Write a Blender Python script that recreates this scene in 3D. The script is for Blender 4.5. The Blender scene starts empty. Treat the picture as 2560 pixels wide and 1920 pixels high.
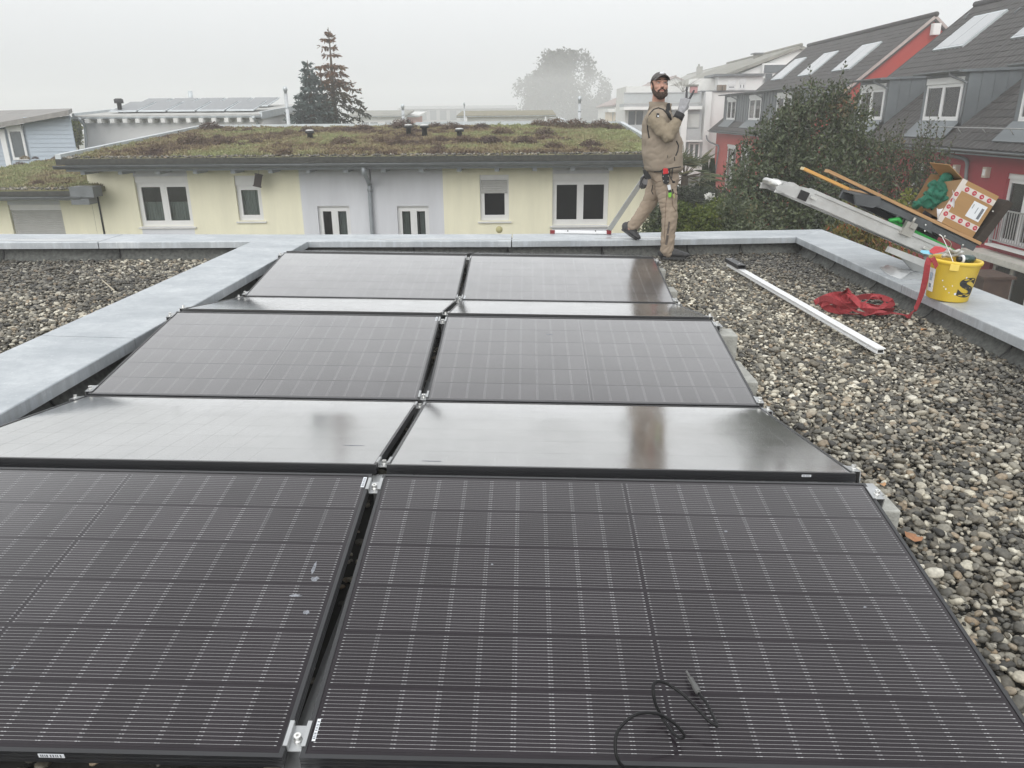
import bpy, bmesh, math, random
import numpy as np
from mathutils import Vector, Matrix, noise as mnoise
random.seed(7); rng=np.random.default_rng(11)
S=bpy.context.scene; C=S.collection
PI=math.pi
# ---------------------------------------------------------------- camera
cd=bpy.data.cameras.new('camera'); cam=bpy.data.objects.new('camera',cd); C.objects.link(cam)
cd.sensor_fit='HORIZONTAL'; cd.sensor_width=36; cd.lens=1905.8/2560*36
cd.clip_start=.05; cd.clip_end=2000
def camaxes(pitch,yaw,roll):
    f=Vector((math.sin(yaw)*math.cos(pitch),math.cos(yaw)*math.cos(pitch),math.sin(pitch)))
    r=Vector((math.cos(yaw),-math.sin(yaw),0)); u=r.cross(f)
    return (r*math.cos(roll)+u*math.sin(roll), -r*math.sin(roll)+u*math.cos(roll), f)
def axmat(a): return Matrix((a[0],a[1],a[2])).transposed()
EYE=Vector((0.5075,-1.3494,1.3749))
A_=camaxes(-.3338,-.0119,.0132)
cam.matrix_world=Matrix.Translation(EYE)@axmat((A_[0],A_[1],-A_[2])).to_4x4()
S.camera=cam
# the flat roof falls slightly to drain; the street and houses beyond are level: FAR turns level coordinates (origin at eye height) into roof coordinates
FAR=Matrix.Translation(EYE)@(axmat(A_)@axmat(camaxes(-.3379,-.0119,-.009)).transposed()).to_4x4()
# ---------------------------------------------------------------- sky, sun, exposure
SUN_EL=math.radians(27); SUN_AZ=math.radians(200)
w=bpy.data.worlds.new('World'); S.world=w; w.use_nodes=True
nt=w.node_tree; nt.nodes.clear(); N=nt.nodes.new; L=nt.links.new
out=N('ShaderNodeOutputWorld'); bg=N('ShaderNodeBackground'); L(bg.outputs[0],out.inputs[0])
sky=N('ShaderNodeTexSky'); sky.sky_type='NISHITA'; sky.sun_disc=False
sky.sun_elevation=SUN_EL; sky.sun_rotation=SUN_AZ; sky.dust_density=6; sky.air_density=1.2
hs=N('ShaderNodeHueSaturation'); hs.inputs['Saturation'].default_value=.10; L(sky.outputs[0],hs.inputs['Color'])
# closed cloud layer: even grey, brighter towards the zenith
tc=N('ShaderNodeTexCoord'); sx=N('ShaderNodeSeparateXYZ'); L(tc.outputs['Generated'],sx.inputs[0])
mr=N('ShaderNodeMapRange'); L(sx.outputs['Z'],mr.inputs[0])
mr.inputs['From Min'].default_value=0; mr.inputs['From Max'].default_value=1; mr.inputs['To Min'].default_value=0; mr.inputs['To Max'].default_value=1
cr=N('ShaderNodeValToRGB'); L(mr.outputs[0],cr.inputs[0])
cr.color_ramp.elements[0].color=(5.7,5.9,6.0,1); cr.color_ramp.elements[1].color=(12.2,12.4,12.6,1); ce=cr.color_ramp.elements.new(.2); ce.color=(9.0,9.2,9.3,1)
mx=N('ShaderNodeMix'); mx.data_type='RGBA'; mx.inputs[0].default_value=.88
L(hs.outputs[0],mx.inputs[6]); L(cr.outputs[0],mx.inputs[7]); L(mx.outputs[2],bg.inputs[0])
bg.inputs[1].default_value=.127
sl=bpy.data.lights.new('sun','SUN'); sl.energy=1.5; sl.angle=math.radians(60); sl.color=(1,.97,.92)
so=bpy.data.objects.new('sun',sl); C.objects.link(so)
sd=Vector((math.sin(SUN_AZ)*math.cos(SUN_EL),math.cos(SUN_AZ)*math.cos(SUN_EL),math.sin(SUN_EL)))
so.rotation_euler=sd.to_track_quat('Z','Y').to_euler()
vs=S.view_settings; vs.view_transform='Standard'; vs.look='None'; vs.exposure=0; vs.gamma=1
try: vs.use_curve_mapping=False
except Exception: pass
S.cycles.use_denoising=True; S.cycles.volume_bounces=6; S.cycles.max_bounces=8; S.cycles.diffuse_bounces=3; S.cycles.transparent_max_bounces=6
S.cycles.caustics_reflective=False; S.cycles.caustics_refractive=False; S.cycles.sample_clamp_indirect=4
# ---------------------------------------------------------------- helpers
def _rgb(c): return (c[0],c[1],c[2],1)
def mat(name,col,rough=.7,metal=0,var=.12,vscale=6,bump=0,bscale=60,spec=.5,coat=0,coatr=.1,col2=None,stretch=None,detail=4,rnd=0,emit=None):
    """procedural principled material: colour broken by noise, optional relief, optional second colour in patches, per-object shift"""
    m=bpy.data.materials.new(name); m.use_nodes=True; t=m.node_tree; b=t.nodes['Principled BSDF']; n=t.nodes.new; l=t.links.new
    b.inputs['Roughness'].default_value=rough; b.inputs['Metallic'].default_value=metal; b.inputs['Specular IOR Level'].default_value=spec
    b.inputs['Coat Weight'].default_value=coat; b.inputs['Coat Roughness'].default_value=coatr
    tc=n('ShaderNodeTexCoord'); mp=n('ShaderNodeMapping'); l(tc.outputs['Object'],mp.inputs[0])
    if stretch: mp.inputs['Scale'].default_value=stretch
    nz=n('ShaderNodeTexNoise'); nz.inputs['Scale'].default_value=vscale; nz.inputs['Detail'].default_value=detail; nz.inputs['Roughness'].default_value=.6
    l(mp.outputs[0],nz.inputs['Vector'])
    r=n('ShaderNodeValToRGB'); l(nz.outputs['Fac'],r.inputs[0]); e=r.color_ramp.elements
    e[0].position=.3; e[1].position=.7
    if col2: e[0].color=_rgb(col2); e[1].color=_rgb(col)
    else:
        e[0].color=_rgb([x*(1-var) for x in col]); e[1].color=_rgb([min(1,x*(1+var)) for x in col])
    o=r.outputs[0]
    if rnd:
        oi=n('ShaderNodeObjectInfo'); mr=n('ShaderNodeMapRange'); l(oi.outputs['Random'],mr.inputs[0]); mr.inputs['To Min'].default_value=1-rnd; mr.inputs['To Max'].default_value=1+rnd
        v=n('ShaderNodeVectorMath'); v.operation='SCALE'; l(o,v.inputs[0]); l(mr.outputs[0],v.inputs['Scale']); o=v.outputs[0]
    l(o,b.inputs['Base Color'])
    if bump:
        nb=n('ShaderNodeTexNoise'); nb.inputs['Scale'].default_value=bscale; nb.inputs['Detail'].default_value=5; l(mp.outputs[0],nb.inputs['Vector'])
        bp=n('ShaderNodeBump'); bp.inputs['Strength'].default_value=bump; bp.inputs['Distance'].default_value=.02; l(nb.outputs['Fac'],bp.inputs['Height']); l(bp.outputs[0],b.inputs['Normal'])
    if emit: b.inputs['Emission Color'].default_value=_rgb(emit[0]); b.inputs['Emission Strength'].default_value=emit[1]
    return m
class MB:
    def __init__(s): s.v=[]; s.f=[]; s.mi=[]; s.sm=[]
    def add(s,vs,fs,mi=0,smooth=False):
        k=len(s.v); s.v+= [tuple(p) for p in vs]
        for f in fs: s.f.append(tuple(i+k for i in f)); s.mi.append(mi); s.sm.append(smooth)
        return s
    def box(s,c,d,rot=None,mi=0):
        hx,hy,hz=d[0]/2,d[1]/2,d[2]/2
        P=[Vector((x,y,z)) for z in (-hz,hz) for x,y in ((-hx,-hy),(hx,-hy),(hx,hy),(-hx,hy))]
        if rot is not None: P=[rot@p for p in P]
        c=Vector(c); P=[p+c for p in P]
        return s.add(P,[(3,2,1,0),(4,5,6,7),(0,1,5,4),(1,2,6,5),(2,3,7,6),(3,0,4,7)],mi)
    def bb(s,x0,x1,y0,y1,z0,z1,mi=0): return s.box(((x0+x1)/2,(y0+y1)/2,(z0+z1)/2),(x1-x0,y1-y0,z1-z0),None,mi)
    def hexa(s,P,mi=0): return s.add(P,[(3,2,1,0),(4,5,6,7),(0,1,5,4),(1,2,6,5),(2,3,7,6),(3,0,4,7)],mi)
    def prism(s,poly,vec,mi=0,smooth=False):
        n=len(poly); v=Vector(vec); P=[Vector(p) for p in poly]
        # winding does not matter for shading; caps + sides
        s.add(P+[p+v for p in P],[tuple(range(n-1,-1,-1)),tuple(range(n,2*n))]+[(i,(i+1)%n,(i+1)%n+n,i+n) for i in range(n)],mi,smooth)
        return s
    def tube(s,pts,r,n=8,mi=0,cap=True,smooth=True,flat=None):
        pts=[Vector(p) for p in pts]; m=len(pts); rr=r if hasattr(r,'__len__') else [r]*m
        vs=[]; up=None
        for i,p in enumerate(pts):
            d=(pts[min(i+1,m-1)]-pts[max(i-1,0)]).normalized()
            if up is None:
                up=Vector((0,0,1)) if abs(d.z)<.9 else Vector((1,0,0))
            a=d.cross(up); 
            if a.length<1e-5: a=d.cross(Vector((0,1,0)))
            a.normalize(); b=a.cross(d).normalized(); up=b
            for k in range(n):
                t=2*PI*k/n; vs.append(p+(a*math.cos(t)+b*math.sin(t)*(flat or 1))*rr[i])
        fs=[(i*n+k,i*n+(k+1)%n,(i+1)*n+(k+1)%n,(i+1)*n+k) for i in range(m-1) for k in range(n)]
        if cap: fs+=[tuple(range(n-1,-1,-1)),tuple((m-1)*n+k for k in range(n))]
        return s.add(vs,fs,mi,smooth)
    def lathe(s,prof,n=24,c=(0,0,0),mi=0,smooth=True,cap=True):
        vs=[(c[0]+r*math.cos(2*PI*k/n),c[1]+r*math.sin(2*PI*k/n),c[2]+z) for r,z in prof for k in range(n)]
        m=len(prof); fs=[(i*n+k,i*n+(k+1)%n,(i+1)*n+(k+1)%n,(i+1)*n+k) for i in range(m-1) for k in range(n)]
        if cap: fs+=[tuple(range(n-1,-1,-1)),tuple((m-1)*n+k for k in range(n))]
        return s.add(vs,fs,mi,smooth)
    def quad(s,a,b,c,d,mi=0): return s.add([a,b,c,d],[(0,1,2,3)],mi)
    def mesh(s,name,mats):
        me=bpy.data.meshes.new(name); me.from_pydata(s.v,[],s.f)
        for m in (mats if isinstance(mats,(list,tuple)) else [mats]): me.materials.append(m)
        me.polygons.foreach_set('material_index',s.mi); me.polygons.foreach_set('use_smooth',s.sm); me.update()
        return me
def link(name,me,parent=None,far=False,loc=None,rot=None):
    o=bpy.data.objects.new(name,me); C.objects.link(o)
    if loc is not None: o.location=loc
    if rot is not None: o.rotation_euler=rot
    if parent is not None: o.parent=parent
    elif far: o.matrix_world=FAR@Matrix.LocRotScale(o.location,o.rotation_euler,None)
    return o
def obj(name,mb,m,parent=None,far=False,loc=None,rot=None): return link(name,mb.mesh(name,m),parent,far,loc,rot)
def tag(o,label=None,cat=None,group=None,kind=None):
    if label: o['label']=label
    if cat: o['category']=cat
    if group: o['group']=group
    if kind: o['kind']=kind
    return o
def thing(name,label,cat,loc=(0,0,0),rot=(0,0,0),group=None,far=False):
    return tag(link(name,None,None,far,loc,rot),label,cat,group)
def bevel(o,w=.004,seg=2):
    b=o.modifiers.new('bevel','BEVEL'); b.width=w; b.segments=seg; b.limit_method='ANGLE'; return o
def np_mesh(name,V,F,mats,mi=None,smooth=False):
    """V (n,3), F (m,k) arrays"""
    me=bpy.data.meshes.new(name); k=F.shape[1]
    me.vertices.add(len(V)); me.vertices.foreach_set('co',np.asarray(V,np.float32).ravel())
    me.loops.add(F.size); me.loops.foreach_set('vertex_index',F.astype(np.int32).ravel())
    me.polygons.add(len(F)); me.polygons.foreach_set('loop_start',np.arange(0,F.size,k,dtype=np.int32)); 
    for m in (mats if isinstance(mats,(list,tuple)) else [mats]): me.materials.append(m)
    if mi is not None: me.polygons.foreach_set('material_index',np.asarray(mi,np.int32))
    me.polygons.foreach_set('use_smooth',np.full(len(F),smooth)); me.update(calc_edges=True); me.validate()
    return me
# ================================================================ our flat roof
def zinc_mat():
    """galvanised sheet dulled by rain: cloudy bloom, fine mottling, run-off streaks down the upstands, dried tide marks"""
    m=bpy.data.materials.new('weathered zinc'); m.use_nodes=True; t=m.node_tree; b=t.nodes['Principled BSDF']; n=t.nodes.new; l=t.links.new
    g=n('ShaderNodeNewGeometry')
    def nz(sc,det,st=None,rough=.6):
        mp=n('ShaderNodeMapping'); l(g.outputs['Position'],mp.inputs[0]); mp.inputs['Scale'].default_value=st or (1,1,1)
        x=n('ShaderNodeTexNoise'); x.inputs['Scale'].default_value=sc; x.inputs['Detail'].default_value=det; x.inputs['Roughness'].default_value=rough; l(mp.outputs[0],x.inputs['Vector']); return x.outputs['Fac']
    def mix(f,a,b_):
        x=n('ShaderNodeMix'); x.data_type='RGBA'; 
        if hasattr(f,'is_output'): l(f,x.inputs[0])
        else: x.inputs[0].default_value=f
        for i,v in ((6,a),(7,b_)):
            if hasattr(v,'is_output'): l(v,x.inputs[i])
            else: x.inputs[i].default_value=_rgb(v)
        return x.outputs[2]
    def ramp(f,a,b_):
        x=n('ShaderNodeMapRange'); l(f,x.inputs[0]); x.inputs['From Min'].default_value=a; x.inputs['From Max'].default_value=b_; return x.outputs[0]
    c=mix(ramp(nz(2.2,8,(1,1.6,1)),.35,.68),(.40,.43,.455),(.60,.63,.65))
    c=mix(ramp(nz(16,6,(1,1,.25),.7),.38,.68),mix(.55,c,(.36,.39,.42)),c)
    c=mix(ramp(nz(55,3),.60,.72),c,mix(.5,c,(.70,.72,.73)))
    c=mix(ramp(nz(1.1,9,(1,1,1),.75),.60,.66),c,mix(.45,c,(.33,.35,.35)))
    sx=n('ShaderNodeSeparateXYZ'); l(g.outputs['Normal'],sx.inputs[0]); side=ramp(sx.outputs['Z'],.75,.3)
    st=n('ShaderNodeMath'); st.operation='MULTIPLY'; l(ramp(nz(9,4,(1,1,.06),.7),.52,.68),st.inputs[0]); l(side,st.inputs[1])
    c=mix(st.outputs[0],c,mix(.6,c,(.62,.67,.72))); l(c,b.inputs['Base Color'])
    b.inputs['Metallic'].default_value=.3; l(n_map(t,ramp(nz(7,5),.3,.7),.36,.58),b.inputs['Roughness'])
    bp=n('ShaderNodeBump'); bp.inputs['Strength'].default_value=.16; bp.inputs['Distance'].default_value=.03; l(nz(2.6,3),bp.inputs['Height']); l(bp.outputs[0],b.inputs['Normal']); return m
def n_map(t,f,a,b_):
    x=t.nodes.new('ShaderNodeMapRange'); t.links.new(f,x.inputs[0]); x.inputs['To Min'].default_value=a; x.inputs['To Max'].default_value=b_; return x.outputs[0]
M_zinc=zinc_mat()
M_bit=mat('bitumen membrane',(.125,.13,.122),.85,0,.4,30,bump=.6,bscale=220)
M_black=mat('black',(.012,.012,.013),.5,0,.2)
M_roofbase=mat('wet roof felt',(.035,.034,.03),.9)
M_render=mat('pale render',(.55,.55,.52),.9,bump=.2,bscale=150)
GZ=-.10
b=MB(); b.bb(-9,3.9,-4,7.75,-6.2,-.14); roof=obj('roof',b,M_roofbase); tag(roof,kind='structure')
# coping front/back lines of the garden-side parapet (x, front y, back y)
BK=[(-8.6,6.18,6.80),(-5.2,6.585,7.18),(-4.02,6.735,7.29),(-1.84,7.03,7.49),(.38,7.26,7.76),(1.62,7.45,7.97),(2.5,7.63,8.18),(3.77,7.90,8.45)]
CT,CB=.09,.02
def lerp_bk(x,i):
    for a,c in zip(BK,BK[1:]):
        if a[0]<=x<=c[0]+1e-6: t=(x-a[0])/(c[0]-a[0]); return a[i]+(c[i]-a[i])*t
    return BK[-1][i]
def sheet(mb,F,B,top=CT,bot=CB,drop=.07):
    """coping sheet over a strip: F/B front and back edge points (x,y); slightly rolled edges"""
    n=len(F); r=.008
    rows=[]
    for (fx,fy),(bx,by) in zip(F,B):
        d=Vector((bx-fx,by-fy,0)).normalized(); P=Vector((fx,fy,0)); Q=Vector((bx,by,0))
        rows.append([P+Vector((0,0,bot))+d*.012,P+Vector((0,0,bot)),P+Vector((0,0,top-r)),P+d*r*.3+Vector((0,0,top-r*.3)),P+d*r+Vector((0,0,top)),
                     Q-d*r+Vector((0,0,top+.006)),Q-d*r*.3+Vector((0,0,top+.006-r*.3)),Q+Vector((0,0,top-r)),Q+Vector((0,0,bot)),Q-d*.012+Vector((0,0,bot))])
    k=len(rows[0]); vs=[p for r_ in rows for p in r_]
    fs=[(i*k+j,(i+1)*k+j,(i+1)*k+j+1,i*k+j+1) for i in range(n-1) for j in range(k-1)]
    fs+=[tuple(range(k)),tuple((n-1)*k+j for j in range(k-1,-1,-1))]
    mb.add(vs,fs)
def bk_pts(x0,x1):
    xs=[x0]+[p[0] for p in BK if x0+.02<p[0]<x1-.02]+[x1]
    return [(x,lerp_bk(x,1)) for x in xs],[(x,lerp_bk(x,2)) for x in xs]
def upstand(par,pts,nrm,seams,h=CB,far_off=.085):
    """bitumen upstand: sheets between seams, vertical face curving out into a fillet at its foot"""
    for i in range(len(seams)-1):
        a,c=seams[i]+.007,seams[i+1]-.007; m=MB(); prof=[(far_off,h+.012),(far_off-.004,-.02),(far_off-.02,-.06),(far_off-.07,-.115),(far_off-.12,-.138)]
        st=max(2,int((c-a)/.25)); rows=[]
        for q in range(st+1):
            P,nr=pts(a+(c-a)*q/st)
            rows.append([Vector((P[0]+nr[0]*o_,P[1]+nr[1]*o_,z)) for o_,z in prof]+[Vector((P[0]+nr[0]*(far_off+.04),P[1]+nr[1]*(far_off+.04),-.138)),Vector((P[0]+nr[0]*(far_off+.04),P[1]+nr[1]*(far_off+.04),h+.012))])
        k=len(rows[0]); vs=[p for r_ in rows for p in r_]
        fs=[(q*k+j,(q+1)*k+j,(q+1)*k+(j+1)%k,q*k+(j+1)%k) for q in range(st) for j in range(k)]+[tuple(range(k)),tuple(st*k+j for j in range(k-1,-1,-1))]
        m.add(vs,fs,0,True); obj('bitumen_sheet',m,M_bit,par)
        if i:
            P,nr=pts(seams[i]); m=MB(); k_=random.Random(i).uniform(.02,.07); along=(pts(seams[i]+.01)[0][0]-P[0],pts(seams[i]+.01)[0][1]-P[1]); al=math.hypot(*along)
            m.tube([(P[0]+nr[0]*(o_-.002)+along[0]/al*k_*q_*q_,P[1]+nr[1]*(o_-.002)+along[1]/al*k_*q_*q_,z) for (o_,z),q_ in zip(prof,(0,.35,.6,.85,1))],.0065,6); obj('sheet_seam',m,M_black,par)
par_b=thing('parapet_wall','zinc capped parapet along the far edge of the roof, behind the panels','parapet')
core=MB()
F,B_=bk_pts(-8.5,3.76)
for (f0,f1),(q0,q1) in zip(zip(F,F[1:]),zip(B_,B_[1:])):
    core.hexa([(f0[0],f0[1]+.14,-.7),(f1[0],f1[1]+.14,-.7),(q1[0],q1[1]-.05,-.7),(q0[0],q0[1]-.05,-.7),(f0[0],f0[1]+.14,CT-.03),(f1[0],f1[1]+.14,CT-.03),(q1[0],q1[1]-.05,CT-.03),(q0[0],q0[1]-.05,CT-.03)])
obj('wall_core',core,M_roofbase,par_b)
for x0,x1 in ((-8.5,-4.02),(-4.010,.373),(.385,3.772)):
    m=MB(); F,B_=bk_pts(x0,x1)
    if x1>3.7: B_[-1]=(4.33,8.60)
    sheet(m,F,B_); obj('coping_sheet',m,M_zinc,par_b)
def bkp(x): 
    return (x,lerp_bk(x,1)),(0,1)
upstand(par_b,bkp,None,[-8.5,-7.4,-6.2,-5.02,-3.85,-2.45])
upstand(par_b,bkp,None,[-1.9,-.72,.33,1.42,2.44,3.1,3.86])
par_r=thing('parapet_wall','zinc capped parapet along the right roof edge carrying the yellow bucket','parapet')
m=MB(); m.bb(3.9,4.26,-3.5,8.4,-.7,CT-.03); obj('wall_core',m,M_roofbase,par_r)
RX=lambda y:3.725+.012*(y-4)
for y0,y1 in ((-3.5,1.2),(1.21,5.10),(5.111,7.905)):
    m=MB(); F=[(RX(y0),y0),(RX(y1) if y1<7.9 else 3.778,y1)]; B_=[(4.29,y0),(4.30 if y1<7.9 else 4.336,y1 if y1<7.9 else 8.595)]
    sheet(m,F[::-1],B_[::-1]); obj('coping_sheet',m,M_zinc,par_r)
upstand(par_r,lambda y:((RX(y),y),(1,0)),None,[-3.4,.3,1.45,2.55,3.62,4.68,5.75,6.8,7.35,7.86])
par_l=thing('parapet_wall','low zinc capped wall dividing the two gravel roofs, left of the panels','parapet')
m=MB(); m.bb(-2.3,-1.97,-3.5,6.9,-.7,CT-.03); obj('wall_core',m,M_roofbase,par_l)
for y0,y1 in ((-3.5,3.083),(3.092,6.99)):
    m=MB(); sheet(m,[(-1.845,y1),(-1.845,y0)][::-1] if 0 else [(-1.845,y0),(-1.845,y1)],[(-2.428,y0),(-2.428,y1)]); obj('coping_sheet',m,M_zinc,par_l)
upstand(par_l,lambda y:((-1.845,y),(-1,0)),None,[-3.4,-1,.2,1.25,2.3,3.35,4.4,5.5,6.9])
upstand(par_l,lambda y:((-2.428,y),(1,0)),None,[-3.4,0,2.2,4.4,6.6])
# ---------------------------------------------------------------- puddles standing on the copings
M_pud=mat('rain water',(.42,.44,.45),.06,0,.05,spec=.6)
def puddle(label,c,rx,ry,seed,z=CT+.004,ang=0):
    r=random.Random(seed); n=26; P=[]
    ph=[r.uniform(0,6.28) for _ in range(4)]
    for k in range(n):
        t=2*PI*k/n; q=1+.22*math.sin(2*t+ph[0])+.16*math.sin(3*t+ph[1])+.1*math.sin(5*t+ph[2])
        x,y=rx*q*math.cos(t),ry*q*math.sin(t)
        P.append((c[0]+x*math.cos(ang)-y*math.sin(ang),c[1]+x*math.sin(ang)+y*math.cos(ang),z))
    m=MB(); m.add([(c[0],c[1],z+.0008)]+P+[(p[0]*1.0,p[1],z-.006) for p in P],[(0,1+k,1+(k+1)%n) for k in range(n)]+[(1+k,1+n+k,1+n+(k+1)%n,1+(k+1)%n) for k in range(n)])
    o=obj('puddle',m,M_pud); tag(o,label,'puddle','puddles on the zinc copings'); return o
puddle('pale rain puddle on the right coping, near the lift rail',(3.98,5.62),.13,.42,3,CT+.006)
puddle('flat rain puddle on the far coping above the left gravel roof',(-4.62,6.79),.62,.075,5,ang=.13)
puddle('thin rain puddle on the far coping behind the panel ridge',(-.45,7.27),.75,.05,9,ang=.12)
puddle('rain puddle on the far coping under the worker\'s rear shoe',(1.85,7.62),.42,.07,12,ang=.17)
# ---------------------------------------------------------------- gravel
def pebble_mesh(i,m):
    r=random.Random(100+i); bm=bmesh.new(); bmesh.ops.create_icosphere(bm,subdivisions=2,radius=1)
    a,b_,c=1.0,r.uniform(.58,.88),r.uniform(.38,.62); off=Vector((r.uniform(0,50),r.uniform(0,50),0)); 
    for v in bm.verts:
        n_=mnoise.noise(v.co*1.1+off)*.30+mnoise.noise(v.co*2.3+off)*.10
        v.co=v.co*(1+n_); v.co=Vector((v.co.x*a,v.co.y*b_,v.co.z*c))
    for f in bm.faces: f.smooth=True
    me=bpy.data.meshes.new('pebble'); bm.to_mesh(me); bm.free(); me.materials.append(m); return me
def gravel_mat():
    m=bpy.data.materials.new('river gravel'); m.use_nodes=True; t=m.node_tree; b=t.nodes['Principled BSDF']; n=t.nodes.new; l=t.links.new
    at=n('ShaderNodeAttribute'); at.attribute_type='INSTANCER'; at.attribute_name='tone'
    wt=n('ShaderNodeAttribute'); wt.attribute_type='INSTANCER'; wt.attribute_name='wet'
    r=n('ShaderNodeValToRGB'); l(at.outputs['Fac'],r.inputs[0]); e=r.color_ramp.elements
    cols=[(0,(.04,.038,.034)),(.15,(.085,.081,.071)),(.3,(.145,.137,.115)),(.42,(.13,.113,.084)),(.55,(.22,.206,.17)),(.68,(.315,.294,.24)),(.76,(.33,.25,.165)),(.82,(.46,.425,.345)),(.92,(.62,.58,.47)),(1,(.80,.765,.66))]
    e[0].position=0; e[0].color=_rgb(cols[0][1]); e[1].position=1; e[1].color=_rgb(cols[-1][1])
    for p,c in cols[1:-1]: x=e.new(p); x.color=_rgb(c)
    tc=n('ShaderNodeTexCoord'); nz=n('ShaderNodeTexNoise'); nz.inputs['Scale'].default_value=2.2; nz.inputs['Detail'].default_value=5; l(tc.outputs['Object'],nz.inputs['Vector'])
    mr=n('ShaderNodeMapRange'); l(nz.outputs['Fac'],mr.inputs[0]); mr.inputs['From Min'].default_value=.3; mr.inputs['From Max'].default_value=.7; mr.inputs['To Min'].default_value=.68; mr.inputs['To Max'].default_value=1.22
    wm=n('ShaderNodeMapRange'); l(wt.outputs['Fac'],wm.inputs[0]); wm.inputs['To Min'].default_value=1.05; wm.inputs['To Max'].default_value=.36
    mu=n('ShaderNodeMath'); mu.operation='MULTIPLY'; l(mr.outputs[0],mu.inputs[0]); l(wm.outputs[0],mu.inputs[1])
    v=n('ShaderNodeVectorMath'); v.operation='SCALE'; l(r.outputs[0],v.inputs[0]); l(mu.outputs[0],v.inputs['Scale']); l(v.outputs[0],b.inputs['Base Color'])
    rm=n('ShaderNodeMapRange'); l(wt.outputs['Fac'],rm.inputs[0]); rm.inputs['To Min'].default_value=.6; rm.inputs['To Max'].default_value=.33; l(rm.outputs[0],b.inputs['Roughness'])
    return m
M_grav=gravel_mat()
pebcol=bpy.data.collections.new('pebbles')
for i in range(12):
    pebcol.objects.link(bpy.data.objects.new('pebble',pebble_mesh(i,M_grav)))
def gn_scatter(o,col,name):
    g=bpy.data.node_groups.new(name,'GeometryNodeTree'); g.interface.new_socket('Geometry',in_out='INPUT',socket_type='NodeSocketGeometry'); g.interface.new_socket('Geometry',in_out='OUTPUT',socket_type='NodeSocketGeometry')
    n=g.nodes.new; l=g.links.new; gi=n('NodeGroupInput'); go=n('NodeGroupOutput'); ip=n('GeometryNodeInstanceOnPoints'); ci=n('GeometryNodeCollectionInfo')
    ci.inputs['Collection'].default_value=col; ci.inputs['Separate Children'].default_value=True; ci.inputs['Reset Children'].default_value=True
    def attr(nm,ty):
        a=n('GeometryNodeInputNamedAttribute'); a.data_type=ty; a.inputs['Name'].default_value=nm; return a.outputs[0]
    l(gi.outputs[0],ip.inputs['Points']); l(ci.outputs[0],ip.inputs['Instance']); ip.inputs['Pick Instance'].default_value=True
    l(attr('pick','INT'),ip.inputs['Instance Index'])
    e2r=n('FunctionNodeEulerToRotation'); l(attr('rot','FLOAT_VECTOR'),e2r.inputs[0]); l(e2r.outputs[0],ip.inputs['Rotation'])
    l(attr('size','FLOAT'),ip.inputs['Scale']); l(ip.outputs[0],go.inputs[0])
    md=o.modifiers.new(name,'NODES'); md.node_group=g
def points_obj(name,P,rot,size,pick,extra):
    me=bpy.data.meshes.new(name); me.vertices.add(len(P)); me.vertices.foreach_set('co',P.astype(np.float32).ravel())
    a=me.attributes.new('rot','FLOAT_VECTOR','POINT'); a.data.foreach_set('vector',rot.astype(np.float32).ravel())
    a=me.attributes.new('size','FLOAT','POINT'); a.data.foreach_set('value',size.astype(np.float32))
    a=me.attributes.new('pick','INT','POINT'); a.data.foreach_set('value',pick.astype(np.int32))
    for k,v in extra.items():
        a=me.attributes.new(k,'FLOAT','POINT'); a.data.foreach_set('value',v.astype(np.float32))
    o=bpy.data.objects.new(name,me); C.objects.link(o); return o
def vnoise(X,Y,sc,seed):
    r=np.random.default_rng(seed); t=r.random((64,64)); x=X*sc+100; y=Y*sc+100; i=np.floor(x).astype(int); j=np.floor(y).astype(int); u=x-i; v=y-j; u=u*u*(3-2*u); v=v*v*(3-2*v)
    g=lambda a,b_:t[a%64,b_%64]
    return (g(i,j)*(1-u)+g(i+1,j)*u)*(1-v)+(g(i,j+1)*(1-u)+g(i+1,j+1)*u)*v
def jgrid(x0,x1,y0,y1,dens):
    s=dens**-.5; nx=max(1,int((x1-x0)/s)); ny=max(1,int((y1-y0)/s)); X,Y=np.meshgrid(np.arange(nx),np.arange(ny))
    X=x0+(X+rng.random(X.shape))*(x1-x0)/nx; Y=y0+(Y+rng.random(Y.shape))*(y1-y0)/ny
    return X.ravel(),Y.ravel()
PX=[];PY=[];PZ=[];PS=[]
for (x0,x1,y0,y1,dens,zj,sm) in ((1.55,3.84,-.9,7.95,1450,-.122,1.0),(1.55,3.84,-.9,7.95,1050,-.108,1.0),(-6.6,-2.5,1.6,7.5,1100,-.122,1.0),(-6.6,-2.5,1.6,7.5,800,-.109,1.0),(-1.84,1.55,-1.0,7.4,420,-.128,.9),(-1.84,-1.55,.3,7.2,800,-.112,1)):
    X,Y=jgrid(x0,x1,y0,y1,dens); lim=np.interp(X,[p[0] for p in BK],[p[1] for p in BK])+.06
    k=Y<lim; X=X[k]; Y=Y[k]
    PX.append(X); PY.append(Y); PZ.append(np.full(len(X),zj)+rng.normal(0,.006,len(X))+.012*(vnoise(X,Y,3,5)-.5)); PS.append(np.clip(rng.lognormal(-.08,.36,len(X)),.45,2.3)*.0150*sm)
X=np.concatenate(PX);Y=np.concatenate(PY);Z=np.concatenate(PZ);SZ=np.concatenate(PS); n=len(X)
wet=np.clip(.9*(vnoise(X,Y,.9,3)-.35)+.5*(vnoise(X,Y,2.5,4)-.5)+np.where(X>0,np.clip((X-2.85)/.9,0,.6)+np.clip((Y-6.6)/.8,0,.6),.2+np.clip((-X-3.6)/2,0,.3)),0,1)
tone=np.clip(rng.beta(1.25,1.2,n),0,1)
gv=points_obj('gravel',np.stack([X,Y,Z],1),np.stack([rng.normal(0,.38,n),rng.normal(0,.38,n),rng.random(n)*6.28],1),SZ,rng.integers(0,12,n),{'tone':tone,'wet':wet})
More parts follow.
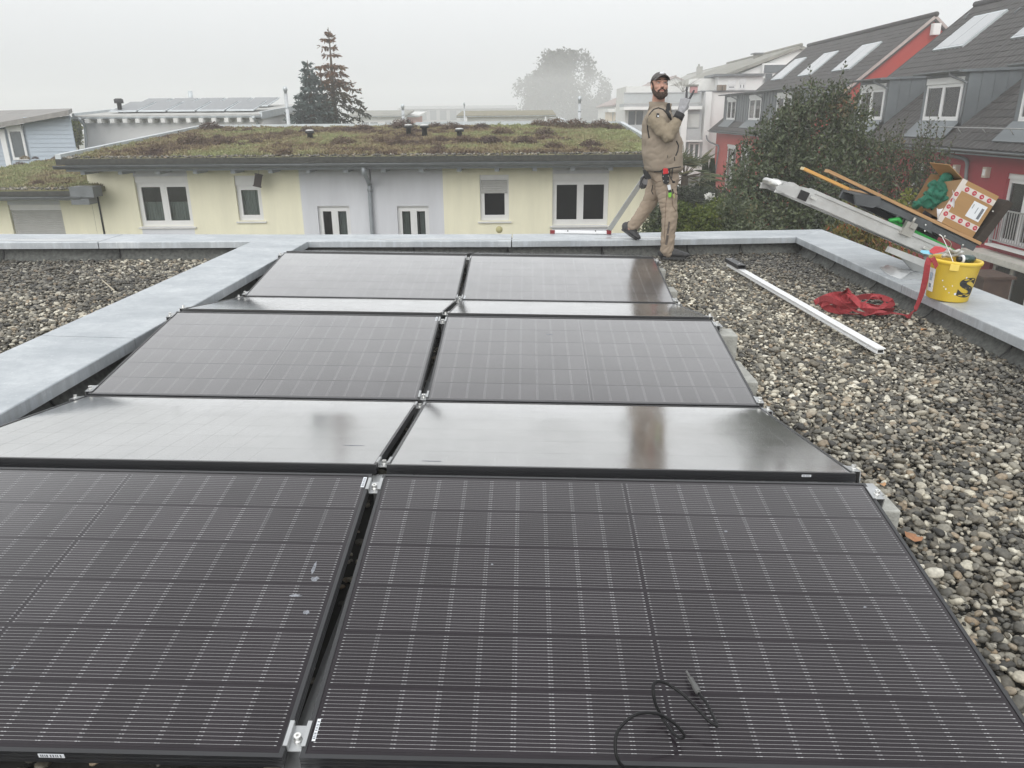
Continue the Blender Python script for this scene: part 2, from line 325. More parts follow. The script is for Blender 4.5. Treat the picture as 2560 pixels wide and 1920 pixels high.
gn_scatter(gv,pebcol,'gravel'); tag(gv,'loose rounded river gravel covering the flat roof','gravel',kind='stuff')
# ================================================================ photovoltaic panels
PW,PH,PD=1.722,1.134,.035; TILT=.1482; RG,VG,XG=.0768,.0205,.0384
M_frame=mat('black anodised aluminium',(.016,.0165,.019),.36,.0,.08,spec=.55,coat=.1,coatr=.25)
def glaze(t,b):
    """wet anti-reflective solar glass over the cells: reflection climbs steeply towards grazing view, finely textured surface, faint dried drops"""
    n=t.nodes.new; l=t.links.new
    lw=n('ShaderNodeLayerWeight'); r=n('ShaderNodeValToRGB'); l(lw.outputs['Facing'],r.inputs[0]); e=r.color_ramp.elements
    st=[(0,.02),(.25,.014),(.36,.028),(.45,.07),(.52,.17),(.60,.31),(.66,.43),(.76,.76),(.95,.97)]
    e[0].position=0; e[0].color=(.02,)*3+(1,); e[1].position=.95; e[1].color=(.97,)*3+(1,)
    for p,c in st[1:-1]: x=e.new(p); x.color=(c,c,c,1)
    gl=n('ShaderNodeBsdfGlossy'); ng=n('ShaderNodeNewGeometry'); nz=n('ShaderNodeTexNoise'); nz.inputs['Scale'].default_value=2.2; nz.inputs['Detail'].default_value=7; nz.inputs['Roughness'].default_value=.65; l(ng.outputs['Position'],nz.inputs['Vector'])
    rm=n('ShaderNodeMapRange'); l(nz.outputs['Fac'],rm.inputs[0]); rm.inputs['From Min'].default_value=.3; rm.inputs['From Max'].default_value=.7; rm.inputs['To Min'].default_value=.10; rm.inputs['To Max'].default_value=.165; l(rm.outputs[0],gl.inputs['Roughness'])
    n2=n('ShaderNodeTexNoise'); n2.inputs['Scale'].default_value=5; n2.inputs['Detail'].default_value=8; l(ng.outputs['Position'],n2.inputs['Vector']); r2=n('ShaderNodeMapRange'); l(n2.outputs['Fac'],r2.inputs[0]); r2.inputs['From Min'].default_value=.3; r2.inputs['From Max'].default_value=.75; r2.inputs['To Min'].default_value=.93; r2.inputs['To Max'].default_value=1.0
    v=n('ShaderNodeCombineColor'); [l(r2.outputs[0],v.inputs[i]) for i in range(3)]; l(v.outputs[0],gl.inputs[0])
    mx=n('ShaderNodeMixShader'); l(r.outputs[0],mx.inputs[0]); l(b.outputs[0],mx.inputs[1]); l(gl.outputs[0],mx.inputs[2]); l(mx.outputs[0],t.nodes['Material Output'].inputs[0])
M_back=mat('black backsheet under glass',(.0172,.0136,.017),.5,0,.1,spec=.1); glaze(M_back.node_tree,M_back.node_tree.nodes['Principled BSDF'])
def cell_mat():
    m=bpy.data.materials.new('solar cell under glass'); m.use_nodes=True; t=m.node_tree; b=t.nodes['Principled BSDF']; n=t.nodes.new; l=t.links.new
    tc=n('ShaderNodeTexCoord'); sp=n('ShaderNodeSeparateXYZ'); l(tc.outputs['Object'],sp.inputs[0])
    def M(op,a,b_=None,c=None):
        x=n('ShaderNodeMath'); x.operation=op
        for i,v in enumerate((a,b_,c)):
            if v is None: continue
            if hasattr(v,'is_output'): l(v,x.inputs[i])
            else: x.inputs[i].default_value=v
        return x.outputs[0]
    p=.01075
    ph=M('MULTIPLY',M('ABSOLUTE',M('SUBTRACT',M('FRACT',M('ADD',M('DIVIDE',sp.outputs['Y'],p),8.0)),.5)),p)   # distance to wire centre
    inr=M('LESS_THAN',M('ABSOLUTE',sp.outputs['Y']),.0866)
    wire=M('MULTIPLY',M('LESS_THAN',ph,.00048),inr)
    dash=M('MULTIPLY',M('MULTIPLY',M('LESS_THAN',ph,.00075),inr),M('GREATER_THAN',M('ABSOLUTE',sp.outputs['X']),.0400))
    # solder points: short beads along each wire
    bead=M('MULTIPLY',M('MULTIPLY',M('LESS_THAN',ph,.0007),inr),M('GREATER_THAN',M('FRACT',M('DIVIDE',sp.outputs['X'],.0155)),.9))
    oi=n('ShaderNodeObjectInfo'); rr=n('ShaderNodeMapRange'); l(oi.outputs['Random'],rr.inputs[0]); rr.inputs['To Min'].default_value=.85; rr.inputs['To Max'].default_value=1.15
    mx=n('ShaderNodeMix'); mx.data_type='RGBA'; mx.inputs[6].default_value=(.018,.0143,.0178,1); mx.inputs[7].default_value=(.27,.265,.27,1); l(M('MAXIMUM',wire,M('MULTIPLY',bead,.4)),mx.inputs[0])
    m2=n('ShaderNodeMix'); m2.data_type='RGBA'; l(mx.outputs[2],m2.inputs[6]); m2.inputs[7].default_value=(.47,.47,.48,1); l(dash,m2.inputs[0])
    v=n('ShaderNodeVectorMath'); v.operation='SCALE'; l(m2.outputs[2],v.inputs[0]); l(rr.outputs[0],v.inputs['Scale']); l(v.outputs[0],b.inputs['Base Color'])
    b.inputs['Roughness'].default_value=.5; b.inputs['Specular IOR Level'].default_value=.1
    glaze(t,b); return m
M_cell=cell_mat()
M_stick=mat('white sticker',(.75,.78,.82),.5,0,.1)
M_alu=mat('mill aluminium',(.46,.47,.475),.38,.75,.08,12,spec=.5)
M_steel=mat('stainless bolt',(.78,.78,.76),.28,.8,.05)
M_conc=mat('concrete block',(.40,.40,.37),.9,0,.2,20,bump=.35,bscale=90)
hw,hh=PW/2,PH/2; RIM=.011
fm=MB()
# frame: four mitred bars, each with a top rim, side wall with two grooves, lower flange
def frame_bar(mb,ax,sgn):
    Lh=hw if ax=='x' else hh; off=hh if ax=='x' else hw
    prof=[(0,0),(0,-.010),(.0015,-.0105),(.0015,-.0125),(0,-.013),(0,-.022),(.0015,-.0225),(.0015,-.0245),(0,-.025),(0,-PD),(.028,-PD),(.028,-PD+.002),(.003,-PD+.002),(.003,-.006),(RIM,-.006),(RIM,0)]
    vs=[]
    for e in (-1,1):
        for i,z in prof:
            a=e*(Lh-i); c=sgn*(off-i); vs.append((a,c,z) if ax=='x' else (c,a,z))
    k=len(prof); mb.add(vs,[(j,(j+1)%k,(j+1)%k+k,j+k) for j in range(k)])
for ax in 'xy':
    for s_ in (-1,1): frame_bar(fm,ax,s_)
ME_frame=fm.mesh('frame',M_frame)
bm_=MB(); bm_.bb(-hw+RIM-.003,hw-RIM+.003,-hh+RIM-.003,hh-RIM+.003,-.0065,-.0024); ME_back=bm_.mesh('glass_sheet',M_back)
CW,CH=.0917,.1812; gx=(PW-2*RIM-.022-.010)/18; gy=(PH-2*RIM-.020)/6
cm=MB(); cm.add([(-CW/2,-CH/2,0),(CW/2,-CH/2,0),(CW/2,CH/2,0),(-CW/2,CH/2,0)]+[(-CW/2,-CH/2,-.0004),(CW/2,-CH/2,-.0004),(CW/2,CH/2,-.0004),(-CW/2,CH/2,-.0004)],[(0,1,2,3),(0,4,5,1),(1,5,6,2),(2,6,7,3),(3,7,4,0)]); ME_cell=cm.mesh('solar_cell',M_cell)
ccx=[((i+.5)*gx+.005)*s for s in (-1,1) for i in range(9)]; ccy=[(j-2.5)*gy for j in range(6)]
cosT,sinT=math.cos(TILT),math.sin(TILT); c_=PH*cosT; h_=PH*sinT; PER=2*c_+RG+VG
def row_geo(i):
    k=i//2; y0=k*PER+(c_+RG if i%2 else 0); up=(i%2==0)
    return y0,up
names=[('front row','nearest the camera'),('second row','sloping away, below the front ridge'),('third row','rising to the middle ridge'),('fourth row','narrow strip sloping away behind the middle ridge'),('fifth row','rising to the last ridge'),('last row','hidden slope behind the farthest ridge')]
PAN={}
for i in range(6):
    y0,up=row_geo(i)
    for s_ in (-1,1):
        side='left' if s_<0 else 'right'
        lab=['black solar panel nearest the camera, on the %s of the centre gap'%side,'pale reflecting solar panel, second row from the camera, %s of the gap'%side,'black solar panel rising to the middle ridge, %s of the centre gap'%side,'narrow looking solar panel sloping away behind the middle ridge, %s side'%side,'solar panel in the farthest row facing the camera, %s side'%side,'edge of the solar panel hidden behind the last ridge, %s side'%side][i]
        t=thing('solar_panel',lab,'solar panel',(s_*(XG/2+hw),y0+c_/2,h_/2),(TILT if up else -TILT,0,0),'solar panels in two columns')
        link('frame',ME_frame,t); link('glass_sheet',ME_back,t)
        for x in ccx:
            for y in ccy:
                if i==5 and y<99: continue
                o=bpy.data.objects.new('solar_cell',ME_cell); C.objects.link(o); o.parent=t; o.location=(x,y,-.0021)
        PAN[i,s_]=t
# stickers with bar codes on frames and glass corners
def sticker(par,c,d,n=7,ax=0):
    m=MB(); m.box(c,d,None,0); q=random.Random(4); L_=d[ax]
    m2=[]; x=-L_*.4
    while x<L_*.4:
        ww=q.uniform(.02,.06)*L_; dd=list(d); dd[ax]=ww; dd=[v*(.7 if (k!=ax and v>.003) else 1) for k,v in enumerate(dd)]; dd=[v+(.0006 if v<.003 else 0) for v in dd]
        cc=list(c); cc[ax]+=x; m.box(cc,dd,None,1); x+=ww+q.uniform(.04,.09)*L_
    obj('bar_code_sticker',m,[M_stick,mat('printed bars',(.15,.16,.18),.6)],par)
sticker(PAN[1,1],(.68,-hh-.0004,-.012),(.034,.001,.008))
sticker(PAN[0,1],(-hw+RIM+.010,-hh+.075,-.0014),(.008,.06,.001),ax=1)
sticker(PAN[0,-1],(hw-RIM-.010,hh-.05,-.0014),(.012,.06,.001),ax=1)
sticker(PAN[2,-1],(hw-RIM-.010,hh-.05,-.0014),(.012,.06,.001),ax=1)
sticker(PAN[4,1],(-hw+RIM+.010,-hh+.05,-.0014),(.012,.06,.001),ax=1)
sticker(PAN[0,-1],(.33,-hh-.0004,-.012),(.06,.001,.012))
# dried smears and droppings on the glass
M_smear=mat('dried chalky smear',(.20,.21,.235),.7,0,.5,90)
def smear(i,sd,x,y,rx,ry,seed):
    q=random.Random(seed); n=14; m=MB(); P=[(x+rx*math.cos(2*PI*k/n)*q.uniform(.6,1.15),y+ry*math.sin(2*PI*k/n)*q.uniform(.6,1.15),-.00165) for k in range(n)]; m.add([(x,y,-.00155)]+P,[(0,1+k,1+(k+1)%n) for k in range(n)]); obj('smear',m,M_smear,PAN[i,sd])
for a in ((0,-1,.79,.02,.014,.012,1),(0,-1,.752,-.05,.018,.006,2),(0,-1,.80,-.115,.010,.009,3),(0,-1,.775,.07,.006,.03,4),(0,1,.30,.28,.006,.005,5),(0,1,-.45,.10,.004,.004,6),(0,-1,.1,-.33,.004,.006,7),(2,1,-.2,.3,.03,.006,8),(1,-1,.72,-.30,.05,.006,9),(1,1,-.70,-.50,.04,.005,10),(0,1,.62,-.05,.005,.004,11),(0,-1,-.35,.22,.005,.004,12)): smear(*a)
# ---------------------------------------------------------------- base rails under the array, clamps, ballast
for x,lab in ((0,'aluminium base rail running under the gap between the panel columns'),(-hw*2-XG/2-.01,'aluminium base rail under the outer left panel edge'),(hw*2+XG/2+.01,'aluminium base rail under the outer right panel edge')):
    t=thing('base_rail',lab,'rail',(x,0,0)); m=MB(); m.bb(-.045,.045,-.14,3*PER-.3,-.094,-.088); m.bb(-.022,.022,-.12,3*PER-.32,-.088,-.06); obj('rail',m,M_alu,t)
    for k in range(3):
        yr=k*PER+c_+RG/2
        if k<2 or 1:
            m=MB(); m.bb(-.02,.02,yr-.03,yr+.03,-.06,h_-.045); m.bb(-.06,.06,yr-.045,yr+.045,h_-.048,h_-.042); obj('ridge_post',m,M_alu,t)
def clamp(x,i,far_end,lab,end=0):
    y0,up=row_geo(i); v=(1 if far_end else -1)*(hh-.062)
    t=thing('panel_clamp',lab,'clamp',(x,y0+c_/2,h_/2),(TILT if up else -TILT,0,0),'clamps holding the solar panels')
    m=MB(); g=XG/2-.001 if not end else .012
    L0,L1=v-.034,v+.034
    # folded channel with two flanges resting on the frames
    if not end:
        m.bb(-g-.008,-g+.002,L0,L1,.0005,.0035); m.bb(g-.002,g+.008,L0,L1,.0005,.0035); m.bb(-g,-g+.003,L0,L1,-.018,.0005); m.bb(g-.003,g,L0,L1,-.018,.0005); m.bb(-g+.003,g-.003,L0,L1,-.018,-.015)
        bx,bz=0,-.015
    else:
        m.bb(-.010 if end>0 else .002,-.002 if end>0 else .010,L0,L1,.0005,.0035); m.bb(-.002,.028,L0,L1,-.002,.0005) if end>0 else m.bb(-.028,.002,L0,L1,-.002,.0005)
        m.bb(.026,.030,L0,L1,-PD-.02,.0005) if end>0 else m.bb(-.030,-.026,L0,L1,-PD-.02,.0005)
        bx,bz=(.014*end,.0005)
    obj('clamp_body',m,M_alu,t)
    m=MB(); m.lathe([(.0001,.010),(.0035,.010),(.0035,.0165),(.0085,.0165),(.0085,.0055),(.0105,.0035),(.0105,0)],14,(bx,v-.005,bz),0,False,False); obj('bolt',m,M_steel,t)
    t.location.x=x
rown=['front row','second row','third row','fourth row','fifth row']
for i in range(5):
    for fe in (0,1): clamp(0,i,fe,'silver clamp in the centre gap at the %s end of the %s of panels'%('far' if fe else 'near',rown[i]))
    for fe in (0,1):
        clamp(PW+XG/2,i,fe,'silver end clamp on the right panel edge, %s end of the %s'%('far' if fe else 'near',rown[i]),1)
        clamp(-PW-XG/2,i,fe,'silver end clamp on the left panel edge, %s end of the %s'%('far' if fe else 'near',rown[i]),-1)
xe=PW+XG/2
def block(lab,x,y,z,d,rz=0):
    m=MB(); m.box((0,0,d[2]/2),d); o=obj('concrete_block',m,M_conc,None,False,(x,y,z),(0,0,rz)); bevel(o,.006); tag(o,lab,'concrete block','ballast blocks under the panels'); return o
block('grey concrete block under the right end of the front ridge',xe+.035,c_+.04,-.12,(.16,.20,.21))
block('pale concrete block at the right end of the middle ridge',xe+.055,PER+c_-.02,-.12,(.18,.18,.215))
block('long grey concrete block lying beside the third row of panels',xe+.05,PER+c_-.45,-.12,(.16,.42,.09))
block('small concrete block at the right end of the last ridge, by the work shoe',xe+.04,2*PER+c_+.03,-.12,(.14,.13,.18))
block('thin concrete block beside the fifth row of panels',xe+.05,2*PER+c_-.5,-.12,(.14,.2,.10))
# ---------------------------------------------------------------- loose cable on the front panel
M_cable=mat('black cable sheath',(.007,.007,.008),.5,0,.2,spec=.3)
M_plug=mat('grey black plastic',(.10,.10,.098),.5,0,.15)
CP=[(0.76,-.10,-.05),(0.755,-.052,0.002),(0.75,-0.033,0.025),(0.738,-0.036,0.045),(0.73,-0.024,0.067),(0.734,-0.002,0.091),(0.756,0.021,0.104),(0.784,0.041,0.107),(0.814,0.055,0.099),(0.844,0.064,0.085),(0.874,0.062,0.065),(0.894,0.059,0.044),(0.9,0.056,0.034),(0.893,0.059,0.024),(0.88,0.075,0.021),(0.868,0.099,0.025),(0.86,0.11,0.032),(0.852,0.113,0.047),(0.841,0.119,0.068),(0.836,0.129,0.09),(0.837,0.141,0.102),(0.848,0.153,0.104),(0.865,0.156,0.099),(0.884,0.152,0.091),(0.914,0.13,0.08),(0.939,0.106,0.066),(0.96,0.085,0.053),(0.975,0.078,0.046),(0.981,0.081,0.042),(0.982,0.094,0.04),(0.98,0.115,0.037),(0.973,0.159,0.039),(0.961,0.188,0.04)]
def catmull(P,k=4):
    P=[Vector(p) for p in P]; o=[]
    for i in range(len(P)-1):
        a,b,c,d=P[max(i-1,0)],P[i],P[i+1],P[min(i+2,len(P)-1)]
        for j in range(k):
            t=j/k; o.append(.5*((2*b)+(c-a)*t+(2*a-5*b+4*c-d)*t*t+(3*b-a-3*c+d)*t**3))
    return o+[P[-1]]
t=thing('cable','black connector cable looped loosely on the nearest right panel','cable')
m=MB(); m.tube(catmull(CP),.0039,8); obj('sheath',m,M_cable,t)
a=Vector((.961,.188,.041)); q=Vector((.943,.254,.052)); d=(q-a)
m=MB(); 
m.tube([a+d*x for x in (0,.04,.05,.33,.34,.45)],[.005,.0055,.0078,.0078,.0066,.0066],10,0,smooth=False)
sx=d.cross(Vector((0,0,1))).normalized()
for s_ in (-1,1): m.tube([a+d*.45+sx*s_*.005,a+d*.72+sx*s_*.0062],[.002,.0015],4)
m.tube([a+d*.45,a+d*.68,a+d*.69,a+d*1.0],[.0045,.0045,.003,.0028],8,0,smooth=False); obj('plug',m,M_plug,t)
# ================================================================ level world beyond the roof (FAR coordinates: eye = origin, x right, y ahead, z up)
_F=camaxes(-.3379,-.0119,-.009)
def FP(px,py,axis,val):
    """point of the sight line through a photo pixel on the plane axis=val"""
    d=_F[2]+_F[0]*((px-1280)/1905.8)-_F[1]*((py-960)/1905.8)
    return d*(val/d['xyz'.index(axis)])
def FPL(px,py,P,n):
    d=_F[2]+_F[0]*((px-1280)/1905.8)-_F[1]*((py-960)/1905.8); n=Vector(n)
    return d*(Vector(P).dot(n)/d.dot(n))
GROUND=-7.6
M_lawn=mat('lawn and soil',(.075,.10,.035),.95,0,.3,.6,col2=(.10,.085,.05),bump=.3,bscale=8)
b=MB(); b.bb(-400,400,-60,420,GROUND-.3,GROUND); g_=obj('ground',b,M_lawn,None,True); tag(g_,kind='structure')
M_yel=mat('pale yellow render',(.86,.83,.65),.92,0,.085,1.6,stretch=(1.3,1,.22),detail=7,bump=.25,bscale=120)
M_blu=mat('blue grey render',(.655,.67,.715),.92,0,.075,1.8,stretch=(1.3,1,.22),detail=7,bump=.25,bscale=120)
M_pvc=mat('white window plastic',(.74,.745,.75),.4,0,.03)
M_sill=mat('white painted sill',(.68,.68,.67),.5,0,.05)
M_shut=mat('grey shutter slats',(.45,.45,.44),.55,0,.06)
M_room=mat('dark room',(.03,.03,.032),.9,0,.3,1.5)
M_cur=mat('net curtain',(.42,.46,.43),.9,0,.2,3,stretch=(14,14,.4))
M_gut=mat('aged zinc gutter',(.145,.157,.165),.5,.3,.15,4)
M_fasc=mat('grey painted timber',(.30,.325,.35),.7,0,.08)
M_wetb=mat('wet black edge board',(.035,.036,.03),.6,0,.5,12)
def glass_mat(name,tint,refl=1.0):
    m=bpy.data.materials.new(name); m.use_nodes=True; t=m.node_tree; t.nodes.clear(); n=t.nodes.new; l=t.links.new
    o=n('ShaderNodeOutputMaterial'); mx=n('ShaderNodeMixShader'); tr=n('ShaderNodeBsdfTransparent'); gl=n('ShaderNodeBsdfGlossy'); fr=n('ShaderNodeFresnel'); fr.inputs[0].default_value=1.5
    tr.inputs[0].default_value=_rgb(tint); gl.inputs['Roughness'].default_value=.02; gl.inputs[0].default_value=(refl,refl,refl,1)
    nz=n('ShaderNodeTexNoise'); nz.inputs['Scale'].default_value=1.3; bp=n('ShaderNodeBump'); bp.inputs['Strength'].default_value=.04; bp.inputs['Distance'].default_value=.05; l(nz.outputs['Fac'],bp.inputs['Height']); l(bp.outputs[0],gl.inputs['Normal'])
    l(fr.outputs[0],mx.inputs[0]); l(tr.outputs[0],mx.inputs[1]); l(gl.outputs[0],mx.inputs[2]); l(mx.outputs[0],o.inputs[0]); return m
M_glass=glass_mat('window glass',(.75,.78,.78))
def tf(mb,T):
    mb.v=[tuple(T(*p)) for p in mb.v]; return mb
def wall_holes(name,par,T,u0,u1,v0,v1,holes,mats,pick=lambda u,v:0,depth=.16,cutsu=(),cutsv=()):
    us=sorted(set([u0,u1]+[h for q in holes for h in q[:2]]+list(cutsu))); vs_=sorted(set([v0,v1]+[h for q in holes for h in q[2:4]]+list(cutsv)))
    us=[u for u in us if u0<=u<=u1]; vs_=[v for v in vs_ if v0<=v<=v1]; m=MB()
    for a,b in zip(us,us[1:]):
        for c,d in zip(vs_,vs_[1:]):
            cu,cv=(a+b)/2,(c+d)/2
            if any(q[0]<cu<q[1] and q[2]<cv<q[3] for q in holes): continue
            m.quad((a,c,0),(b,c,0),(b,d,0),(a,d,0),pick(cu,cv))
    for q in holes:
        k=pick(q[0]-.02,(q[2]+q[3])/2); a,b,c,d=q[:4]
        for P in (((a,c,0),(a,d,0),(a,d,-depth),(a,c,-depth)),((b,c,0),(b,d,0),(b,d,-depth),(b,c,-depth)),((a,d,0),(b,d,0),(b,d,-depth),(a,d,-depth)),((a,c,0),(b,c,0),(b,c,-depth),(a,c,-depth))): m.quad(*P,k)
    return obj(name,tf(m,T),mats,par)
def window(par,T,u0,u1,v0,v1,sash=2,box=.0,drop=0.,sill=True,cur=None,set_=-.08,fw=.06,label=None,room=True,tint=None,bars=None,out=.05):
    """framed window set in its opening: frame (part) > pane, shutter, shutter_box, sill, curtain"""
    vt=v1-box; m=MB(); w0,w1=set_-.05,set_
    m.bb(u0,u0+fw,v0,vt,w0,w1); m.bb(u1-fw,u1,v0,vt,w0,w1); m.bb(u0+fw,u1-fw,v0,v0+fw*1.3,w0,w1); m.bb(u0+fw,u1-fw,vt-fw,vt,w0,w1)
    a,b=u0+fw,u1-fw; step=(b-a)/sash
    for i in range(1,sash): m.bb(a+i*step-.035,a+i*step+.035,v0+fw*1.3,vt-fw,w0,w1+.012)
    sf=.045; panes=[]
    for i in range(sash):
        x0=a+i*step+(.035 if i else 0); x1=a+(i+1)*step-(.035 if i<sash-1 else 0); y0,y1=v0+fw*1.3,vt-fw
        m.bb(x0,x0+sf,y0,y1,w0,w1+.006); m.bb(x1-sf,x1,y0,y1,w0,w1+.006); m.bb(x0+sf,x1-sf,y0,y0+sf*1.2,w0,w1+.006); m.bb(x0+sf,x1-sf,y1-sf,y1,w0,w1+.006)
        panes.append((x0+sf,x1-sf,y0+sf*1.2,y1-sf))
    f=obj('window',tf(m,T),M_pvc,par)
    if label: f['label']=label
    for p in panes:
        q=MB(); q.bb(p[0]-.004,p[1]+.004,p[2]-.004,p[3]+.004,w0+.012,w0+.02); obj('pane',tf(q,T),tint or M_glass,f)
    if box: q=MB(); q.bb(u0,u1,vt+.004,v1,set_-.06,set_+.045); obj('shutter_box',tf(q,T),M_pvc,f)
    if drop:
        q=MB(); z=vt-.01; n=max(1,int(drop/.052))
        for i in range(n): q.add([(u0+fw*.6,z-i*.052,w1+.012),(u1-fw*.6,z-i*.052,w1+.012),(u1-fw*.6,z-i*.052-.022,w1+.026),(u0+fw*.6,z-i*.052-.022,w1+.026),(u1-fw*.6,z-i*.052-.046,w1+.022),(u0+fw*.6,z-i*.052-.046,w1+.022),(u1-fw*.6,z-i*.052-.052,w1+.012),(u0+fw*.6,z-i*.052-.052,w1+.012)],[(0,1,2,3),(3,2,4,5),(5,4,6,7)])
        obj('shutter',tf(q,T),M_shut,f)
    if sill: q=MB(); q.hexa([(u0-.06,v0-.05,set_),(u1+.06,v0-.05,set_),(u1+.06,v0-.05,out),(u0-.06,v0-.05,out),(u0-.06,v0-.004,set_),(u1+.06,v0-.004,set_),(u1+.06,v0-.022,out),(u0-.06,v0-.022,out)]); obj('sill',tf(q,T),M_sill,f)
    if cur:
        for (c0,c1,h0,h1) in cur:
            q=MB(); n=40; A=u0+(u1-u0)*c0; B=u0+(u1-u0)*c1; y0=v0+(vt-v0)*h0; y1=v0+(vt-v0)*h1
            vs=[]; 
            for i in range(n+1):
                x=A+(B-A)*i/n; d=-.14+.02*math.sin(i*1.25)+.008*math.sin(i*2.7); vs+=[(x,y0,set_+d),(x,y1,set_+d*.9)]
            q.add(vs,[(2*i,2*i+2,2*i+3,2*i+1) for i in range(n)],0,True); obj('curtain',tf(q,T),M_cur,f)
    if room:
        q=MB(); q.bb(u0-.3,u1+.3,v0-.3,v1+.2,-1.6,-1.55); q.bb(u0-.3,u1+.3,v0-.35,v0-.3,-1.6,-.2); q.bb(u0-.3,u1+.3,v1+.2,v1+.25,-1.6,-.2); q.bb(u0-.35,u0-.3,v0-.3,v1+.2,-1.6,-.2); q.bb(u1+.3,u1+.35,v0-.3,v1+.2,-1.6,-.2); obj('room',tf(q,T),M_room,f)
    return f
# ---------------------------------------------------------------- yellow terrace house with the planted roof
YF=19.0
TL=lambda u,v,w:Vector((u,YF-w,v))
def U(px,py=500): return FP(px,py,'y',YF).x
def V(py,px=1280): return FP(px,py,'y',YF).z
hs1=thing('terrace_house','pale yellow and grey terrace house with planted roof behind the far parapet','house',(0,0,0),far=True)
WZ0=GROUND; EV=V(392,900)          # wall top just under the roof edge
uL,uR=U(228,500),U(1626,530)
wins=[]
def W(px0,px1,py0,py1,pm=None): 
    pm=pm or (py0+py1)/2
    return (U(px0,pm),U(px1,pm),V(py1,(px0+px1)/2),V(py0,(px0+px1)/2))
w1=W(343,476,441,566,500); w2=W(591,654,439,552,495); w3=W(796,876,515,640,550); w4=W(994,1073,515,640,550); w5=W(1200,1272,437,552,495); w6=W(1381,1521,434,563,500)
ub0,ub1=U(752,490),U(1108,490)
def pickc(u,v):
    if ub0<u<ub1: return 1
    for w in (w1,w6):
        if w[0]<u<w[1] and (v>w[3] or v<w[2]): return 1
    return 0
wall_holes('wall',hs1,TL,uL,uR,WZ0,EV+.05,[w1,w2,w3,w4,w5,w6],[M_yel,M_blu],pickc,.17,(ub0,ub1))
m=MB(); m.quad((uR,WZ0,0),(uR,WZ0,-8),(uR,EV+.5,-8),(uR,EV,0)); m.quad((uL,WZ0,0),(uL,WZ0,-8),(uL,EV+.5,-8),(uL,EV,0)); obj('side_wall',tf(m,TL),M_yel,hs1)
window(hs1,TL,*w1,2,.15,0,True,[(.05,.47,.12,.55),(.53,.95,.12,.55)],label='two sash window with half height net curtains')
window(hs1,TL,*w2,1,.24,0,True,[(.05,.95,.02,.98)],label='narrow single sash window with drawn net curtain')
window(hs1,TL,*w3,2,.03,0,True,[(.5,.98,0,1)],label='two sash window, left pane black, right pane screened')
window(hs1,TL,*w4,2,.03,0,True,[(.08,.34,0,1),(.36,.5,0,1),(.52,.64,0,1),(.68,.95,0,1)],label='two sash window with pale curtains')
window(hs1,TL,*w5,1,.12,.33,True,None,label='single sash window with half lowered shutter',tint=glass_mat('blue window glass',(.2,.3,.55)))
window(hs1,TL,*w6,2,.16,0,True,None,label='large two sash window with dark panes')
# roof: slab sloping up to the back, metal edging, gutter, rafters
rz0=V(386,900); yB=27.4; rz1=FP(1000,316,'y',yB).z
xl0=FP(143,383,'y',YF-.75).x; xl1=FP(501,319,'y',yB).x; xr0=FP(1672,385,'y',YF-.75).x; xr1=FP(1553,312,'y',yB).x
xl1=xl0+ (xl1-xl0); yA=YF-.72
def RT(u,t,h=0):   # u across 0..1, t front..back 0..1
    xa=xl0+(xr0-xl0)*u; xb=xl1+(xr1-xl1)*u
    return Vector((xa+(xb-xa)*t,yA+(yB-yA)*t,rz0+(rz1-rz0)*t+h))
M_subst=mat('roof soil',(.15,.12,.07),.95,0,.4,3,col2=(.14,.15,.06),bump=.5,bscale=20)
m=MB(); m.hexa([RT(0,0,-.14),RT(1,0,-.14),RT(1,1,-.14),RT(0,1,-.14),RT(0,0,-.02),RT(1,0,-.02),RT(1,1,-.02),RT(0,1,-.02)]); obj('roof_slab',m,M_subst,hs1)
M_edge=mat('light zinc edging',(.52,.56,.58),.45,.3,.1,3)
def strip(name,A,B,wd,ht,mt,par=hs1):
    A=Vector(A);B=Vector(B); m=MB(); d=(B-A).normalized(); s=d.cross(Vector((0,0,1))).normalized()*wd/2; z=Vector((0,0,ht))
    m.hexa([A-s,B-s,B+s,A+s,A-s+z,B-s+z,B+s+z,A+s+z]); return obj(name,m,mt,par)
strip('roof_edging',RT(0,-.004,-.10),RT(0,1,-.10),.13,.19,M_edge); strip('roof_edging',RT(1,-.004,-.10),RT(1,1,-.10),.13,.19,M_edge); strip('roof_edging',RT(0,1.005,-.10),RT(1,1.005,-.10),.14,.2,M_edge)
strip('edge_board',RT(-.003,-.008,-.14),RT(1.003,-.008,-.14),.05,.13,M_wetb)
def half_gutter(name,A,B,r,mt,par):
    A=Vector(A);B=Vector(B); d=(B-A).normalized(); s=d.cross(Vector((0,0,1))).normalized(); m=MB(); n=8; vs=[]
    for P in (A,B):
        for k in range(n+1):
            t=PI*k/n; vs.append(P+s*r*math.cos(t)-Vector((0,0,1))*r*math.sin(t))
        for k in range(n,-1,-1):
            t=PI*k/n; vs.append(P+s*(r-.008)*math.cos(t)-Vector((0,0,1))*(r-.008)*math.sin(t))
    K=2*(n+1); m.add(vs,[(j,(j+1)%K,(j+1)%K+K,j+K) for j in range(K)]+[tuple(range(K)),tuple(range(2*K-1,K-1,-1))],0,True)
    m.tube([A+s*r,B+s*r],.012,6); return obj(name,m,mt,par)
half_gutter('gutter',RT(-.004,-.018,-.155),RT(1.003,-.018,-.155),.075,M_gut,hs1)
m=MB(); y=YF-.02
m.hexa([(xl0+.1,yA+.02,rz0-.30),(xr0-.05,yA+.02,rz0-.30),(xr0-.05,YF+.02,rz0-.27),(xl0+.1,YF+.02,rz0-.27),(xl0+.1,yA+.02,rz0-.15),(xr0-.05,yA+.02,rz0-.15),(xr0-.05,YF+.02,rz0-.12),(xl0+.1,YF+.02,rz0-.12)]); obj('soffit',m,M_fasc,hs1)
